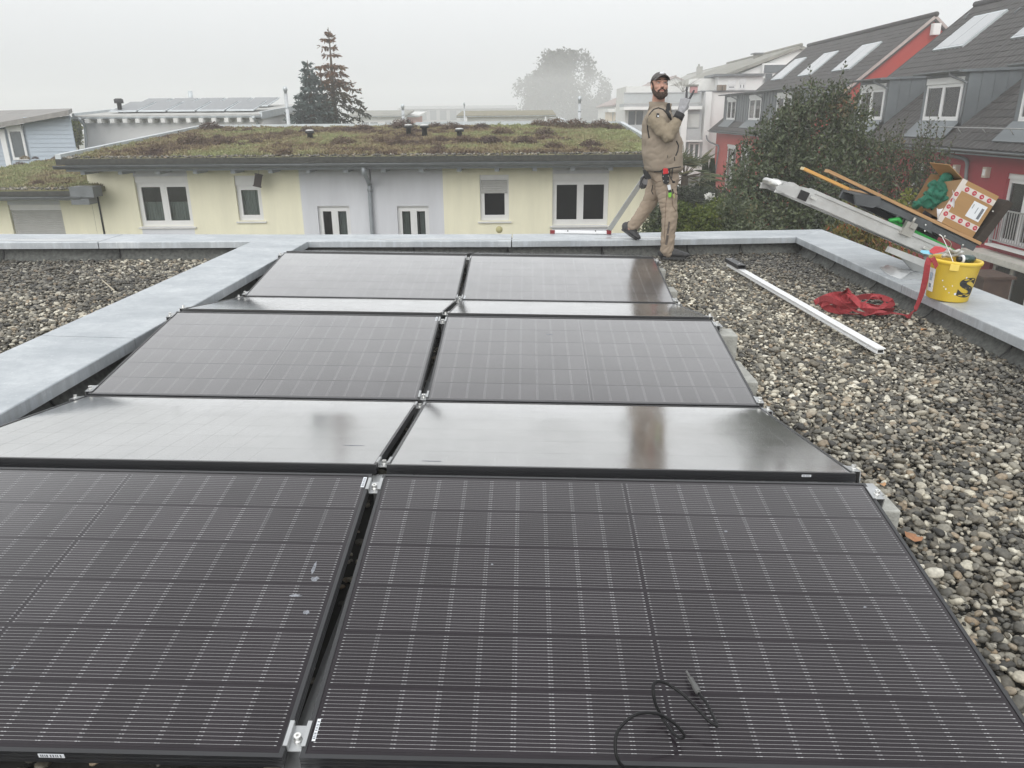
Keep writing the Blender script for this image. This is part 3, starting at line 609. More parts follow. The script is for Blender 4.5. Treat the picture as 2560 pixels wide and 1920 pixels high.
for k in range(17):
    x=xl0+.45+k*.88
    if x>xr0-.1: break
    m=MB(); m.bb(x-.05,x+.05,yA+.06,YF-.01,rz0-.375,rz0-.302); obj('rafter_end',m,M_fasc,hs1)
def pipe(name,pts,r,mt,par,collars=()):
    m=MB(); m.tube(catmull(pts,4) if len(pts)>2 else pts,r,10)
    for i in collars: P=Vector(pts[i]); m.tube([P-Vector((0,0,.03)),P+Vector((0,0,.03))],r*1.25,10)
    return obj(name,m,mt,par)
pp=lambda px,py,y: FP(px,py,'y',y)
a=pp(906,408,yA-.12)
pipe('downpipe',[a,pp(908,420,yA-.1),pp(911,433,yA-.06),pp(923,460,YF-.12),pp(924.5,475,YF-.09),pp(931,585,YF-.09),pp(931,585,YF-.09)+Vector((0,0,-4))],.05,mat('dull zinc pipe',(.30,.33,.36),.5,.3),hs1,(4,))
m=MB(); m.tube([pp(923,418,YF-.02),pp(925,440,YF-.02),pp(926,470,YF-.02)],.012,5); obj('cable',m,M_black,hs1)
# wall stains and expansion joint
m=MB(); m.tube([pp(240,470,YF-.01),pp(262,590,YF-.01)],.022,5); obj('expansion_joint',m,M_black,hs1)
m=MB(); P=pp(1248,574,YF); m.lathe([(.001,0),(.085,0),(.085,.003),(.001,.003)],20,(0,0,0)); m.v=[(P.x+v[0],YF-.001-v[2],P.z+v[1]) for v in m.v]; obj('wall_cover',m,mat('yellowish cover disc',(.55,.51,.27),.9),hs1)
def far_label(o): return o
# vents on the planted roof
PLN=(RT(0,0),(0,-(rz1-rz0)/(yB-yA),1))
def onroof(px,py): return FPL(px,py,*PLN)
for px,py,h,lab in ((776,349,.16,'short black roof vent near the front left of the planted roof'),(1022,338,.20,'black capped roof vent standing beside a dark heather clump'),(1062,345,.26,'tall black roof vent, second from the right on the planted roof'),(1149,345,.16,'black roof vent furthest right on the planted roof')):
    P=onroof(px,py); m=MB(); m.lathe([(.075,-.05),(.075,h),(.125,h+.01),(.135,h+.05),(.11,h+.075),(.001,h+.08)],16); o=obj('roof_vent',m,mat('black plastic vent',(.03,.032,.032),.5),None,True,P); tag(o,lab,'vent','vents on the planted roof')
    m=MB(); m.lathe([(.11,0),(.11,.02),(.06,.03)],16,(0,0,h+.078)); obj('cap',m,M_pvc,o)
# lantern hanging from the eave
t=thing('bird_feeder','dark box shaped bird feeder hanging tilted under the eave by the narrow window','bird feeder',tuple(pp(645,451,YF-.35)),(0,.25,.3),far=True)
m=MB(); m.bb(-.085,.085,-.07,.07,-.13,.13); m.bb(-.1,.1,-.09,.09,.13,.15); m.bb(-.1,.1,-.09,.09,-.15,-.13); obj('case',m,mat('dark brown box',(.035,.022,.018),.5),t)
m=MB(); m.tube([(0,0,.15),(-.02,0,.33),(.02,0,.36)],.006,5); obj('cord',m,M_black,t)
# ---------------------------------------------------------------- lower wing at the left
hs2=thing('low_wing','lower yellow wing with planted roof and closed grey shutter at the left','house',far=True)
ez=V(478,100); uL2=U(-260,500); uR2=uL-.004
ws=W(30,160,512,640,560)
wall_holes('wall',hs2,TL,uL2,uR2,WZ0,ez+.05,[ws],[M_yel,M_blu],lambda u,v:1 if (ws[0]<u<ws[1] and v>ws[3]) else 0,.17)
window(hs2,TL,*ws,2,.13,1.3,True,None,label='window closed by grey roller shutter')
zb2=FP(100,377,'y',28.8).z; xw0=FP(-300,470,'y',yA).x; xw1=FP(222,468,'y',yA).x; xw2=FP(215,400,'y',24).x
def R2(u,t,h=0): return Vector((xw0+(xw1-xw0)*u-.15*t*(1-u),yA+(28.8-yA)*t,ez+.10+(zb2-ez-.10)*t+h))
m=MB(); m.hexa([R2(0,0,-.14),R2(1,0,-.14),R2(1,1,-.14),R2(0,1,-.14),R2(0,0,-.02),R2(1,0,-.02),R2(1,1,-.02),R2(0,1,-.02)]); obj('roof_slab',m,M_subst,hs2)
strip('edge_board',R2(0,-.008,-.14),R2(.97,-.008,-.14),.05,.11,M_wetb,hs2); half_gutter('gutter',R2(0,-.018,-.155),R2(.98,-.018,-.155),.075,M_gut,hs2)
m=MB(); c=R2(.985,-.004,-.10); m.box((c.x,c.y+.02,c.z+.05),(.55,.4,.24)); m.box((c.x-.06,c.y-.02,c.z-.16),(.42,.36,.14)); obj('gutter_box',m,M_gut,hs2)
m=MB(); m.hexa([(xw0,yA+.02,ez-.10),(xw1-.25,yA+.02,ez-.10),(xw1-.25,YF+.02,ez-.08),(xw0,YF+.02,ez-.08),(xw0,yA+.02,ez-.03),(xw1-.25,yA+.02,ez-.03),(xw1-.25,YF+.02,ez+.02),(xw0,YF+.02,ez+.02)]); obj('soffit',m,M_fasc,hs2)
# ---------------------------------------------------------------- sedum planting: tufts and twiggy clumps on both roofs
def sedum_mat():
    m=bpy.data.materials.new('sedum'); m.use_nodes=True; t=m.node_tree; b=t.nodes['Principled BSDF']; n=t.nodes.new; l=t.links.new
    at=n('ShaderNodeAttribute'); at.attribute_type='INSTANCER'; at.attribute_name='tone'; r=n('ShaderNodeValToRGB'); l(at.outputs['Fac'],r.inputs[0]); e=r.color_ramp.elements
    cols=[(0,(.075,.05,.045)),(.18,(.13,.09,.065)),(.38,(.245,.195,.115)),(.55,(.29,.265,.145)),(.75,(.25,.265,.13)),(1,(.31,.33,.16))]
    e[0].color=_rgb(cols[0][1]); e[1].color=_rgb(cols[-1][1])
    for p,c in cols[1:-1]: x=e.new(p); x.color=_rgb(c)
    l(r.outputs[0],b.inputs['Base Color']); b.inputs['Roughness'].default_value=.85; return m
M_sed=sedum_mat()
def tuft(seed,n,spread,hgt,wid,m):
    r=random.Random(seed); V_=[];F_=[]
    for i in range(n):
        a=r.uniform(0,6.28); d=r.random()**.5*spread; x,y=d*math.cos(a),d*math.sin(a); h=hgt*r.uniform(.4,1)*(1-.5*(d/spread)**2); b_=r.uniform(0,6.28); dx,dy=math.cos(b_)*wid,math.sin(b_)*wid; lx,ly=r.gauss(0,.4)*h,r.gauss(0,.4)*h
        k=len(V_); V_+=[(x-dx,y-dy,0),(x+dx,y+dy,0),(x+dx*.6+lx,y+dy*.6+ly,h),(x-dx*.6+lx*1.2,y-dy*.6+ly*1.2,h*.9)]; F_.append((k,k+1,k+2,k+3))
    me=bpy.data.meshes.new('tuft'); me.from_pydata(V_,[],F_); me.materials.append(m); return me
tcol=bpy.data.collections.new('tufts')
for i in range(5): tcol.objects.link(bpy.data.objects.new('tuft',tuft(i,26,.085,.07,.010,M_sed)))
ccol=bpy.data.collections.new('clumps')
def clump(seed):
    r=random.Random(seed); V_=[];F_=[]
    for i in range(760):
        a=r.uniform(0,6.28); u=r.random(); ph=math.acos(1-u); d=Vector((math.sin(ph)*math.cos(a),math.sin(ph)*math.sin(a),math.cos(ph)))*r.uniform(.6,1.08); d.z*=.74
        t=Vector((r.gauss(0,1),r.gauss(0,1),r.gauss(0,.7))).normalized()*.12; s=Vector((r.gauss(0,1),r.gauss(0,1),r.gauss(0,1))).normalized()*.022
        k=len(V_); V_+=[d-t-s,d-t+s,d+t+s,d+t-s]; F_.append((k,k+1,k+2,k+3))
    me=bpy.data.meshes.new('clump'); me.from_pydata([tuple(v) for v in V_],[],F_); me.materials.append(M_sed); return me
for i in range(4): ccol.objects.link(bpy.data.objects.new('clump',clump(40+i)))
def roof_pts(RTf,n,nu):
    u=rng.random(n); t=rng.random(n); P=np.array([list(RTf(a,b_,-.01)) for a,b_ in zip(u,t)]); return u,t,P
for RTf,n,lab,right in ((RT,13000,'low sedum and grass planting on the long terrace roof',1),(R2,7000,'low sedum planting on the lower left roof',0)):
    u,t,P=roof_pts(RTf,n,0); k=(t>.035)&(u>.012)&(u<.988)&(t<.985); u=u[k];t=t[k];P=P[k]; n_=len(u)
    g=vnoise(P[:,0],P[:,1],.55,21); g2=vnoise(P[:,0],P[:,1],1.6,22)
    tone=np.clip(.02+.75*g+.5*(g2-.35)+(np.clip((u-.55)/.45,0,1)*.30 if right else .12)-.10*t+rng.normal(0,.10,n_),0,1)
    o=points_obj('sedum',P,np.stack([rng.normal(0,.2,n_),rng.normal(0,.2,n_),rng.random(n_)*6.28],1),rng.uniform(.7,1.5,n_),rng.integers(0,5,n_),{'tone':tone}); o.matrix_world=FAR
    gn_scatter(o,tcol,'sedum'); tag(o,lab,'planting',kind='stuff')
CL=[(527,325,.40),(575,330,.3),(483,360,.42),(563,362,.34),(619,330,.25),(715,386,.25),(430,378,.22),(395,372,.2),(1007,322,.46),(1089,320,.3),(1131,324,.36),(1205,322,.3),(1347,316,.34),(1386,318,.42),(1438,322,.46),(1499,322,.42),(1256,338,.36),(1361,340,.36),(953,357,.25),(995,363,.32),(1163,358,.34),(1225,359,.34),(1312,361,.34),(1477,370,.32),(1384,373,.3),(859,363,.36),(723,336,.28),(770,332,.3),(910,326,.32),(1030,330,.25),(690,342,.2),(640,360,.25),(1540,325,.3),(1100,352,.2)]
P=[];z_=[]
for px,py,s_ in CL: P.append(list(onroof(px,py)+Vector((0,0,-.06)))); z_.append(s_*1.04)
rr_=np.random.default_rng(5)
for (px0,px1,py0,py1,k) in ((0,215,390,465,16),(300,1560,330,378,26)):
    for i in range(k):
        px,py=rr_.uniform(px0,px1),rr_.uniform(py0,py1)
        q=onroof(px,py) if px0 else FPL(px,py,R2(0,0),(0,-(zb2-ez-.1)/(28.8-yA),1))
        if px0==300 and px<150+(383-py)*5.6: continue
        P.append(list(q+Vector((0,0,-.05)))); z_.append(rr_.uniform(.10,.24))
n_=len(P); o=points_obj('heather_clumps',np.array(P),np.stack([np.zeros(n_),np.zeros(n_),rng.random(n_)*6.28],1),np.array(z_),rng.integers(0,4,n_),{'tone':np.clip(rng.normal(.15,.09,n_),0,.34)}); o.matrix_world=FAR
gn_scatter(o,ccol,'heather_clumps'); tag(o,'dark twiggy heather clumps dotted over the planted roofs','heather',kind='stuff')
# pebble strips along the eaves
P=[];
for i in range(900):
    u_=rng.random(); P.append(list(RT(u_,rng.random()*.045+.002,.0)))
for i in range(420):
    P.append(list(R2(rng.random(),rng.random()*.045+.002,.0)))
for i in range(420): P.append(list(RT(.005+rng.random()*.016,rng.random(),0.0)))
for i in range(700): P.append(list(RT(.995-rng.random()*.05,rng.random(),0.0)))
n_=len(P); o=points_obj('eaves_gravel',np.array(P),rng.normal(0,.5,(n_,3)),rng.uniform(.018,.038,n_),rng.integers(0,12,n_),{'tone':rng.beta(1.2,1.5,n_)*.9,'wet':np.full(n_,.25)}); o.matrix_world=FAR
gn_scatter(o,pebcol,'eaves_gravel'); tag(o,'strip of pale pebbles along the planted roof edges','gravel',kind='stuff')
# ================================================================ red row houses on the right
M_red=mat('red render',(.30,.024,.034),.9,0,.08,1.2,bump=.2,bscale=120)
M_org=mat('orange red render',(.42,.05,.036),.9,0,.06,1.2,bump=.2,bscale=120)
M_tile=mat('dark concrete roof tile',(.045,.042,.040),.7,0,.25,3,rnd=.25)
M_tile2=mat('dark roof tile field',(.045,.042,.040),.7,0,.3,2.5,detail=6)
M_dz=mat('blue grey sheet zinc',(.15,.168,.18),.5,.25,.18,.9,bump=.05,bscale=4)
M_white=mat('white render',(.80,.80,.79),.9,0,.04,.6,bump=.15,bscale=100)
M_stc=glass_mat('collector glass',(.35,.36,.37),1.0)
M_coll=mat('solar collector',(.22,.235,.25),.3,0,.08,1.5,coat=1,coatr=.12)
XE,ZE,SL,XR=13.5,-1.05,.85,19.86; ZR=ZE+SL*(XR-XE); XW=14.0
RN=Vector((-SL,0,1)).normalized(); RU=Vector((1,0,SL)).normalized()
zr=lambda x: ZE+SL*(x-XE)
def tile_mesh():
    m=MB(); w,l=.298,.40; prof=[(0,.012),(.05,.0),(.11,.004),(.17,.026),(.24,.030),(.298,.014)]
    vs=[(-.149+u,-.02,h+.016) for u,h in prof]+[(-.149+u,l-.02,h*.9) for u,h in prof]+[(-.149+u,-.02,h-.006) for u,h in prof]
    m.add(vs,[(i,i+1,i+7,i+6) for i in range(5)]+[(12+i,13+i,1+i,i) for i in range(5)],0,False); return m
TM=tile_mesh(); ME_tile=TM.mesh('roof_tile',M_tile)
TB=Matrix((( 0,RU.x,RN.x),(-1,RU.y,RN.y),(0,RU.z,RN.z)))   # tile axes: across = -y, up the slope, normal
def tiled_roof(h,y0,y1,skip,parts,yref):
    rows=int((XR-XE)*math.hypot(1,SL)/.335); n=int((y1-y0)/.30); cells=[]
    for r in range(rows):
        s=r*.335+.02; P0=Vector((XE,0,ZE))+RU*s
        for k in range(n):
            y=y0+(k+.5)*.30
            if skip(P0.x+.12,y): continue
            cells.append((P0.x,y,P0.z))
    cells.sort(key=lambda c:(c[1]<yref, c[1]**2+(c[0])**2+c[2]**2))
    near,rest=cells[:parts],cells[parts:]
    q=random.Random(3)
    for x,y,z in near:
        o=bpy.data.objects.new('roof_tile',ME_tile); C.objects.link(o); o.parent=h
        o.matrix_local=Matrix.Translation(Vector((x,y,z))+RN*.012)@TB.to_4x4()@Matrix.Rotation(q.gauss(0,.012),4,'X')@Matrix.Rotation(q.gauss(0,.01),4,'Z')
    if rest:
        base=np.array(TM.v); Fq=np.array(TM.f); c=np.array(rest); tb=np.array(TB); R_=base@tb.T
        V_=(R_[None]+c[:,None,:]+np.array(RN)*.012).reshape(-1,3)+np.repeat(rng.normal(0,.003,(len(c),1,3)),len(base),1).reshape(-1,3)
        F_=(Fq[None]+(np.arange(len(c))*len(base))[:,None,None]).reshape(-1,4)
        o=link('roof_tiles',np_mesh('roof_tiles',V_,F_,M_tile2),h); o['kind']='stuff'
def TRx(X): return lambda u,v,w: Vector((X-w,-u,v))
def red_house(lab,y0,y1,wallmat,holes):
    h=thing('row_house',lab,'house',far=True)
    m=MB(); t=.18
    m.hexa([Vector((XE,y0,ZE))-RN*t,Vector((XR,y0,ZR))-RN*t,Vector((XR,y1,ZR))-RN*t,Vector((XE,y1,ZE))-RN*t,Vector((XE,y0,ZE)),Vector((XR,y0,ZR)),Vector((XR,y1,ZR)),Vector((XE,y1,ZE))])
    XB=XR*2-XE
    m.hexa([(XR,y0,ZR-t*1.3),(XB,y0,ZE-t),(XB,y1,ZE-t),(XR,y1,ZR-t*1.3),(XR,y0,ZR),(XB,y0,ZE),(XB,y1,ZE),(XR,y1,ZR)]); obj('roof_deck',m,M_tile2,h)
    m=MB(); m.tube([(XR,y0-.03,ZR+.05),(XR,y1+.03,ZR+.05)],.12,10); obj('ridge_tiles',m,M_tile2,h)
    for ye in (y0+.02,y1-.02):
        m=MB(); m.add([(XW,ye+(.12 if ye<(y0+y1)/2 else -.12),GROUND),(XB-.5,ye+(.12 if ye<(y0+y1)/2 else -.12),GROUND),(XB-.5,ye+(.12 if ye<(y0+y1)/2 else -.12),ZE),(XR,ye+(.12 if ye<(y0+y1)/2 else -.12),ZR-.25),(XW,ye+(.12 if ye<(y0+y1)/2 else -.12),zr(XW)-.25)],[(0,1,2,3,4)]); obj('gable_wall',m,wallmat,h)
        s=-1 if ye<(y0+y1)/2 else 1
        for (xa,za,xb,zb) in ((XE,ZE,XR,ZR),(XR,ZR,XB,ZE)):
            m=MB(); m.hexa([(xa,ye-.03,za-.13),(xb,ye-.03,zb-.13),(xb,ye+.03,zb-.13),(xa,ye+.03,za-.13),(xa,ye-.03,za+.03),(xb,ye-.03,zb+.03),(xb,ye+.03,zb+.03),(xa,ye+.03,za+.03)]); obj('verge_board',m,mat('pale painted verge',(.42,.36,.34),.7) if s<0 else M_tile2,h)
    wall_holes('front_wall',h,TRx(XW),-y1+.15,-y0-.15,GROUND,ZE+.2,holes,[wallmat],depth=.18)
    m=MB(); m.bb(XE+.02,XW,y0,y1,ZE-.16,ZE-.12); obj('soffit',m,M_fasc,h)
    half_gutter('gutter',(XE-.06,y0-.02,ZE-.02),(XE-.06,y1+.02,ZE-.02),.075,M_gut,h)
    return h
def WX(px0,px1,py0,py1,X=XW):
    pm=(px0+px1)/2; a=FP(px0,(py0+py1)/2,'x',X); b=FP(px1,(py0+py1)/2,'x',X)
    return (-a.y,-b.y,FP(pm,py1,'x',X).z,FP(pm,py0,'x',X).z)
h1w=[WX(2500,2600,436,622),WX(2462,2620,652,800),WX(2337,2370,413,560),WX(2272,2301,405,520)]
H1=red_house('near red row house with dark tiled roof and zinc dormers at the right',8.0,36.9,M_red,h1w)
DORM=[(31.75,33.95),(26.25,28.5),(20.8,23.05),(15.4,17.6)]
XD=14.2; ZD=1.22; XDB=XE+(ZD+.08-ZE)/SL
def in_dorm(x,y): return any(a-.26<y<b+.26 for a,b in DORM) and XD-.2<x<XDB+.1
tiled_roof(H1,10.5,36.8,in_dorm,300,21.3)
def dormer(h,y0,y1,wy0,wy1,zs=-.27,long=False):
    d=MB(); T=TRx(XD); a,b=-y1,-y0
    for ye in (y0,y1):
        d.prism([(XD,ye-.02,zr(XD)-.1),(XD,ye-.02,ZD-.02),(XDB,ye-.02,ZD+.06),(XDB-.1,ye-.02,zr(XDB-.1)-.1)],(0,.04,0))
        n=5
        for k in range(1,n):   # standing seams on the cheek
            x=XD+(XDB-XD)*k/n; d.bb(x-.012,x+.012,ye-.045,ye+.045,zr(x)-.05,ZD-.01)
    d.hexa([(XD-.32,y0-.12,ZD-.03),(XDB+.1,y0-.12,ZD+.05),(XDB+.1,y1+.12,ZD+.05),(XD-.32,y1+.12,ZD-.03),(XD-.32,y0-.12,ZD+.05),(XDB+.1,y0-.12,ZD+.13),(XDB+.1,y1+.12,ZD+.13),(XD-.32,y1+.12,ZD+.05)])
    if not long: d.bb(XD-.7,XD-.0,y0-.1,y1+.1,zr(XD)-.22,zr(XD)-.16) if 0 else None
    o=obj('dormer',d,M_dz,h)
    wall_holes('dormer_front',h,T,a,b,zr(XD)-.2,ZD-.02,[(-q1,-q0,zs,ZD-.14) for q0,q1 in zip(wy0,wy1)],[M_dz],depth=.05)
    if long:
        m=MB(); k=y0+.3
        while k<y1:
            if not any(q0-.05<k<q1+.05 for q0,q1 in zip(wy0,wy1)): m.bb(XD-.03,XD,k-.012,k+.012,zr(XD),ZD-.05)
            k+=.52
        obj('standing_seams',m,M_dz,h)
    half_gutter('gutter',(XD-.38,y0-.14,ZD+.03),(XD-.38,y1+.14,ZD+.03),.06,M_gut,h)
    for q0,q1 in zip(wy0,wy1):
        window(h,T,-q1,-q0,zs,ZD-.14,2,.20,0,False,[(.05,.95,.02,.98)],set_=.03,room=False)
        m=MB(); m.hexa([(XD-.05,q0-.2,zs-.02),(XD-.5,q0-.25,zr(XD-.5)+.06),(XD-.5,q1+.25,zr(XD-.5)+.06),(XD-.05,q1+.2,zs-.02),(XD-.05,q0-.2,zs+.01),(XD-.52,q0-.25,zr(XD-.5)+.09),(XD-.52,q1+.25,zr(XD-.5)+.09),(XD-.05,q1+.2,zs+.01)]); obj('apron',m,M_dz,h)
        y=q0-.18; pipe('downpipe',[(XD-.38,y+.4,ZD-.03),(XD-.36,y+.38,ZD-.12),(XD-.08,y-.02,ZD-.32),(XD-.06,y-.04,ZD-.5),(XD-.06,y-.04,zr(XD)+.12)],.035,M_gut,h)
for a,b in DORM[:3]: dormer(H1,a-.22,b+.22,[a],[b])
dormer(H1,DORM[3][0]-.22,DORM[3][1]+.22,[DORM[3][0]],[DORM[3][1]])
# flashing band tying the dormer roofs together
m=MB()
for a,b in zip([12]+[d[1]+.3 for d in DORM[::-1]],[d[0]-.3 for d in DORM[::-1]]+[36.7]):
    P=Vector((XDB-.28,0,zr(XDB-.28)))+RN*.05; Q=P+RU*.42
    m.hexa([P+Vector((0,a,0)),Q+Vector((0,a,0)),Q+Vector((0,b,0)),P+Vector((0,b,0)),P+Vector((0,a,0))+RN*.03,Q+Vector((0,a,0))+RN*.03,Q+Vector((0,b,0))+RN*.03,P+Vector((0,b,0))+RN*.03])
obj('flashing',m,M_dz,H1)
def collector(h,quad):
    P=[FPL(px,py,(XE,0,ZE),(-SL,0,1)) for px,py in quad]   # bottom-left, bottom-right, top-right, top-left
    y0=(P[0].y+P[3].y)/2; y1=(P[1].y+P[2].y)/2; s0=min((P[0].x+P[1].x)/2,XR-.5); s1=min((P[2].x+P[3].x)/2,XR-.15)
    def q(x,y,hh): return Vector((x,y,zr(x)))+RN*hh
    m=MB(); m.hexa([q(s0,y0,0),q(s1,y0,0),q(s1,y1,0),q(s0,y1,0),q(s0,y0,.11),q(s1,y0,.11),q(s1,y1,.11),q(s0,y1,.11)]); o=obj('roof_collector',m,M_edge,h)
    e=.07; ym=(y0+y1)/2
    for a,b in ((y0-e if y0>y1 else y0+e,ym),(ym,y1+e if y0>y1 else y1-e)):
        m=MB(); g=.015 if a>b else -.015
        a2,b2=(a-0,b+g) if b==ym else (a-g,b)
        m.hexa([q(s0+e,a2,.10),q(s1-e,a2,.10),q(s1-e,b2,.10),q(s0+e,b2,.10),q(s0+e,a2,.118),q(s1-e,a2,.118),q(s1-e,b2,.118),q(s0+e,b2,.118)]); obj('pane',m,M_coll,o)
collector(H1,[(2334,130),(2409,120.5),(2519,29),(2441,45)])
collector(H1,[(2535,101),(2640,85),(2740,-10),(2640,10)])
# balcony door with railing, doors below, ledges, lamps, downpipe
T1=TRx(XW)
f=window(H1,T1,*h1w[0],2,.16,0,False,[(.03,.97,0,1)],set_=-.1,label='tall balcony door behind a steel railing')
u0,u1,v0,v1=h1w[0]; m=MB(); zt=v0+.95
m.bb(u0-.12,u1+.12,zt-.02,zt+.02,.06,.10); m.bb(u0-.12,u1+.12,v0+.06,v0+.09,.06,.10); k=u0-.1
while k<u1+.12: m.bb(k-.009,k+.009,v0+.06,zt,.07,.09); k+=.115
for u_ in (u0-.12,u1+.12): m.bb(u_-.02,u_+.02,v0-.05,zt+.02,0,.1)
obj('railing',tf(m,T1),mat('galvanised railing',(.42,.42,.42),.5,.4),H1)
window(H1,T1,*h1w[1],3,.2,0,False,None,set_=-.1,label='dark ground floor terrace door')
window(H1,T1,*h1w[2],1,.16,0,True,None,set_=-.1); window(H1,T1,*h1w[3],1,.16,0,True,None,set_=-.1)
m=MB(); A=FP(2423,622,'x',13.6); Bp=FP(2560,670,'x',13.6); m.bb(13.35,14.0,Bp.y-4,A.y,A.z-.13,A.z+.03); obj('awning_box',m,mat('cream metal awning box',(.55,.54,.49),.6),H1)
A=FP(2462,607,'x',13.75); m=MB(); m.bb(13.75,14.0,Bp.y-4,A.y,A.z-.06,A.z); obj('ledge',m,M_sill,H1)
m=MB(); A=FP(2463,648,'x',13.8); m.bb(13.8,14.0,Bp.y-4,A.y,A.z-.05,A.z+.14); obj('shutter_box',m,M_pvc,H1)
for px,py in ((2463,431),(2388,424)):
    P=FP(px,py,'x',13.9); m=MB(); m.bb(13.86,14.0,P.y-.10,P.y+.10,P.z-.15,P.z+.15); o=obj('wall_lamp',m,mat('wall lamp case',(.5,.43,.36),.6),H1); m=MB(); m.bb(13.85,13.87,P.y-.06,P.y+.06,P.z-.09,P.z+.09); obj('diffuser',m,M_pvc,o)
fx_=lambda px,py,X=13.85: FP(px,py,'x',X)
pipe('downpipe',[fx_(2363,372,13.46),fx_(2364,378,13.46),fx_(2367,386,13.55),fx_(2395,393,13.8),fx_(2412,398,13.88),fx_(2418,410,13.88),fx_(2414,460,13.88),fx_(2400,760,13.88)],.055,M_gut,H1)
m=MB(); k=12.0
A=Vector((XE+.42,0,zr(XE+.42)))
m.tube([A+Vector((0,14,0))+RN*.32,A+Vector((0,27.2,0))+RN*.32],.02,6)
y=14.5
while y<27.3: m.tube([A+Vector((0,y,0)),A+Vector((0,y,0))+RN*.34],.014,5); y+=1.35
obj('snow_guard',m,mat('galvanised bar',(.4,.4,.4),.5,.3),H1)
m=MB()
for px,py in ((2414,50),(2540,38)):
    P=FPL(px,py,(XE,0,ZE),(-SL,0,1)); m.tube([P,P+RN*.12,P+RN*.12+RU*.25,P+RN*.02+RU*.3],.03,6)
obj('roof_hook',m,M_gut,H1)
# ---- second red house
h2w=[WX(1812,1838,361,470),WX(1846,1872,361,470),WX(1900,1935,365,480)]
H2=red_house('second red row house with long zinc dormer, half hidden by the dark bush',40.2,57.2,M_org,h2w)
ld=[(53.2,55.4),(47.7,50.1),(42.4,44.8)]
tiled_roof(H2,40.3,57.1,lambda x,y:XD-.2<x<XDB+.1 and y<56.4,120,40)
dormer(H2,40.7,56.3,[a for a,b in ld],[b for a,b in ld],-.36,True)
for q in ([(1927,203),(1956,200),(2016,146),(1992,151)],[(1995,193),(2028,190),(2099,130),(2064,137)],[(2083,180),(2124,177.5),(2204,108.5),(2159,116)]): collector(H2,q)
m=MB(); m.box((XR,40.05,ZR-.62),(.34,.3,.5)); obj('ridge_purlin',m,M_white,H2)
for w_ in h2w: window(H2,T1,*w_,2,.16,0,True,None,set_=-.1)
pipe('downpipe',[fx_(1766,338,13.46),fx_(1768,348,13.5),fx_(1775,355,13.6),fx_(1790,362,13.88),fx_(1796,372,13.88),fx_(1787,440,13.88),fx_(1780,520,13.88)],.055,M_gut,H2)
t=thing('garden_cabinet','dark brown garden cabinet with pale label by the red wall behind the bucket','cabinet',tuple(FP(2456,760,'x',12.2)),far=True)
m=MB(); m.bb(-.35,.35,-.45,.45,-1.2,.75); m.bb(-.42,.42,-.52,.52,.75,.82); obj('case',m,mat('dark stained wood',(.07,.045,.032),.8,0,.3,4),t); m=MB(); m.bb(-.37,-.35,-.12,.05,.1,.42); obj('label_plate',m,M_stick,t)
# ================================================================ white terrace building and pale houses in the mist
M_gry=mat('grey balcony panel',(.44,.455,.465),.7,0,.05); M_mist=mat('pale plaster',(.66,.66,.64),.9,0,.05); M_oldroof=mat('mossy concrete tiles',(.24,.235,.205),.9,0,.25,1.2,bump=.4,bscale=6)
M_dkgl=mat('dark pane',(.10,.115,.125),.12,0,.1,spec=.6)
def PT(Y): return lambda u,v,w: Vector((u,Y-w,v))
def rect(Y,px0,px1,py0,py1):
    pm=(py0+py1)/2; pc=(px0+px1)/2; return (FP(px0,pm,'y',Y).x,FP(px1,pm,'y',Y).x,FP(pc,py1,'y',Y).z,FP(pc,py0,'y',Y).z)
def slab(par,name,Y,px0,px1,py0,py1,dep,m_,front=0):
    a,b,c,d=rect(Y,px0,px1,py0,py1); m=MB(); m.bb(a,b,Y-front,Y+dep,c,d); return obj(name,m,m_,par)
def gable_roof(par,Y0,Y1,px_pk,py_pk,px_e,py_e,m_,thick=.25,wall=M_white):
    A=FP(px_pk,py_pk,'y',Y0); E=FP(px_e,py_e,'y',Y0); d=Vector((0,Y1-Y0,0)); E2=Vector((2*A.x-E.x,Y0,E.z)); dz=Vector((0,0,-thick))
    m=MB(); m.hexa([E+dz,A+dz,A+d+dz,E+d+dz,E,A,A+d,E+d]); m.hexa([A+dz,E2+dz,E2+d+dz,A+d+dz,A,E2,E2+d,A+d]); obj('roof',m,m_,par)
    m=MB(); m.tube([A+Vector((0,-.05,.03)),A+d+Vector((0,0,.03))],.13,8); obj('ridge_tiles',m,m_,par)
    y=Vector((0,.35,0)); m=MB(); i=.5
    for o_ in (y,d-y): m.add([E+o_+dz+Vector((i,0,-.1)),A+o_+dz,E2+o_+dz+Vector((-i,0,-.1)),(E2.x-i,Y0+o_.y,GROUND),(E.x+i,Y0+o_.y,GROUND)],[(0,1,2,3,4)])
    m.quad((E.x+i,Y0+.35,GROUND),(E.x+i,Y1-.35,GROUND),(E.x+i,Y1-.35,E.z-.3),(E.x+i,Y0+.35,E.z-.3)); obj('wall',m,wall,par)
WB=thing('apartment_building','white apartment building with grey balconies and terraces, right of the worker','building',far=True)
slab(WB,'wall',59,1757,1990,228,520,10,M_white); slab(WB,'wall_cap',58.9,1754,1992,225.5,229,10.2,M_gut)
slab(WB,'wall_pier',58.6,1755,1770,229,520,.6,M_white)
gable_roof(WB,64,86,2003,113,1752,208,M_oldroof)
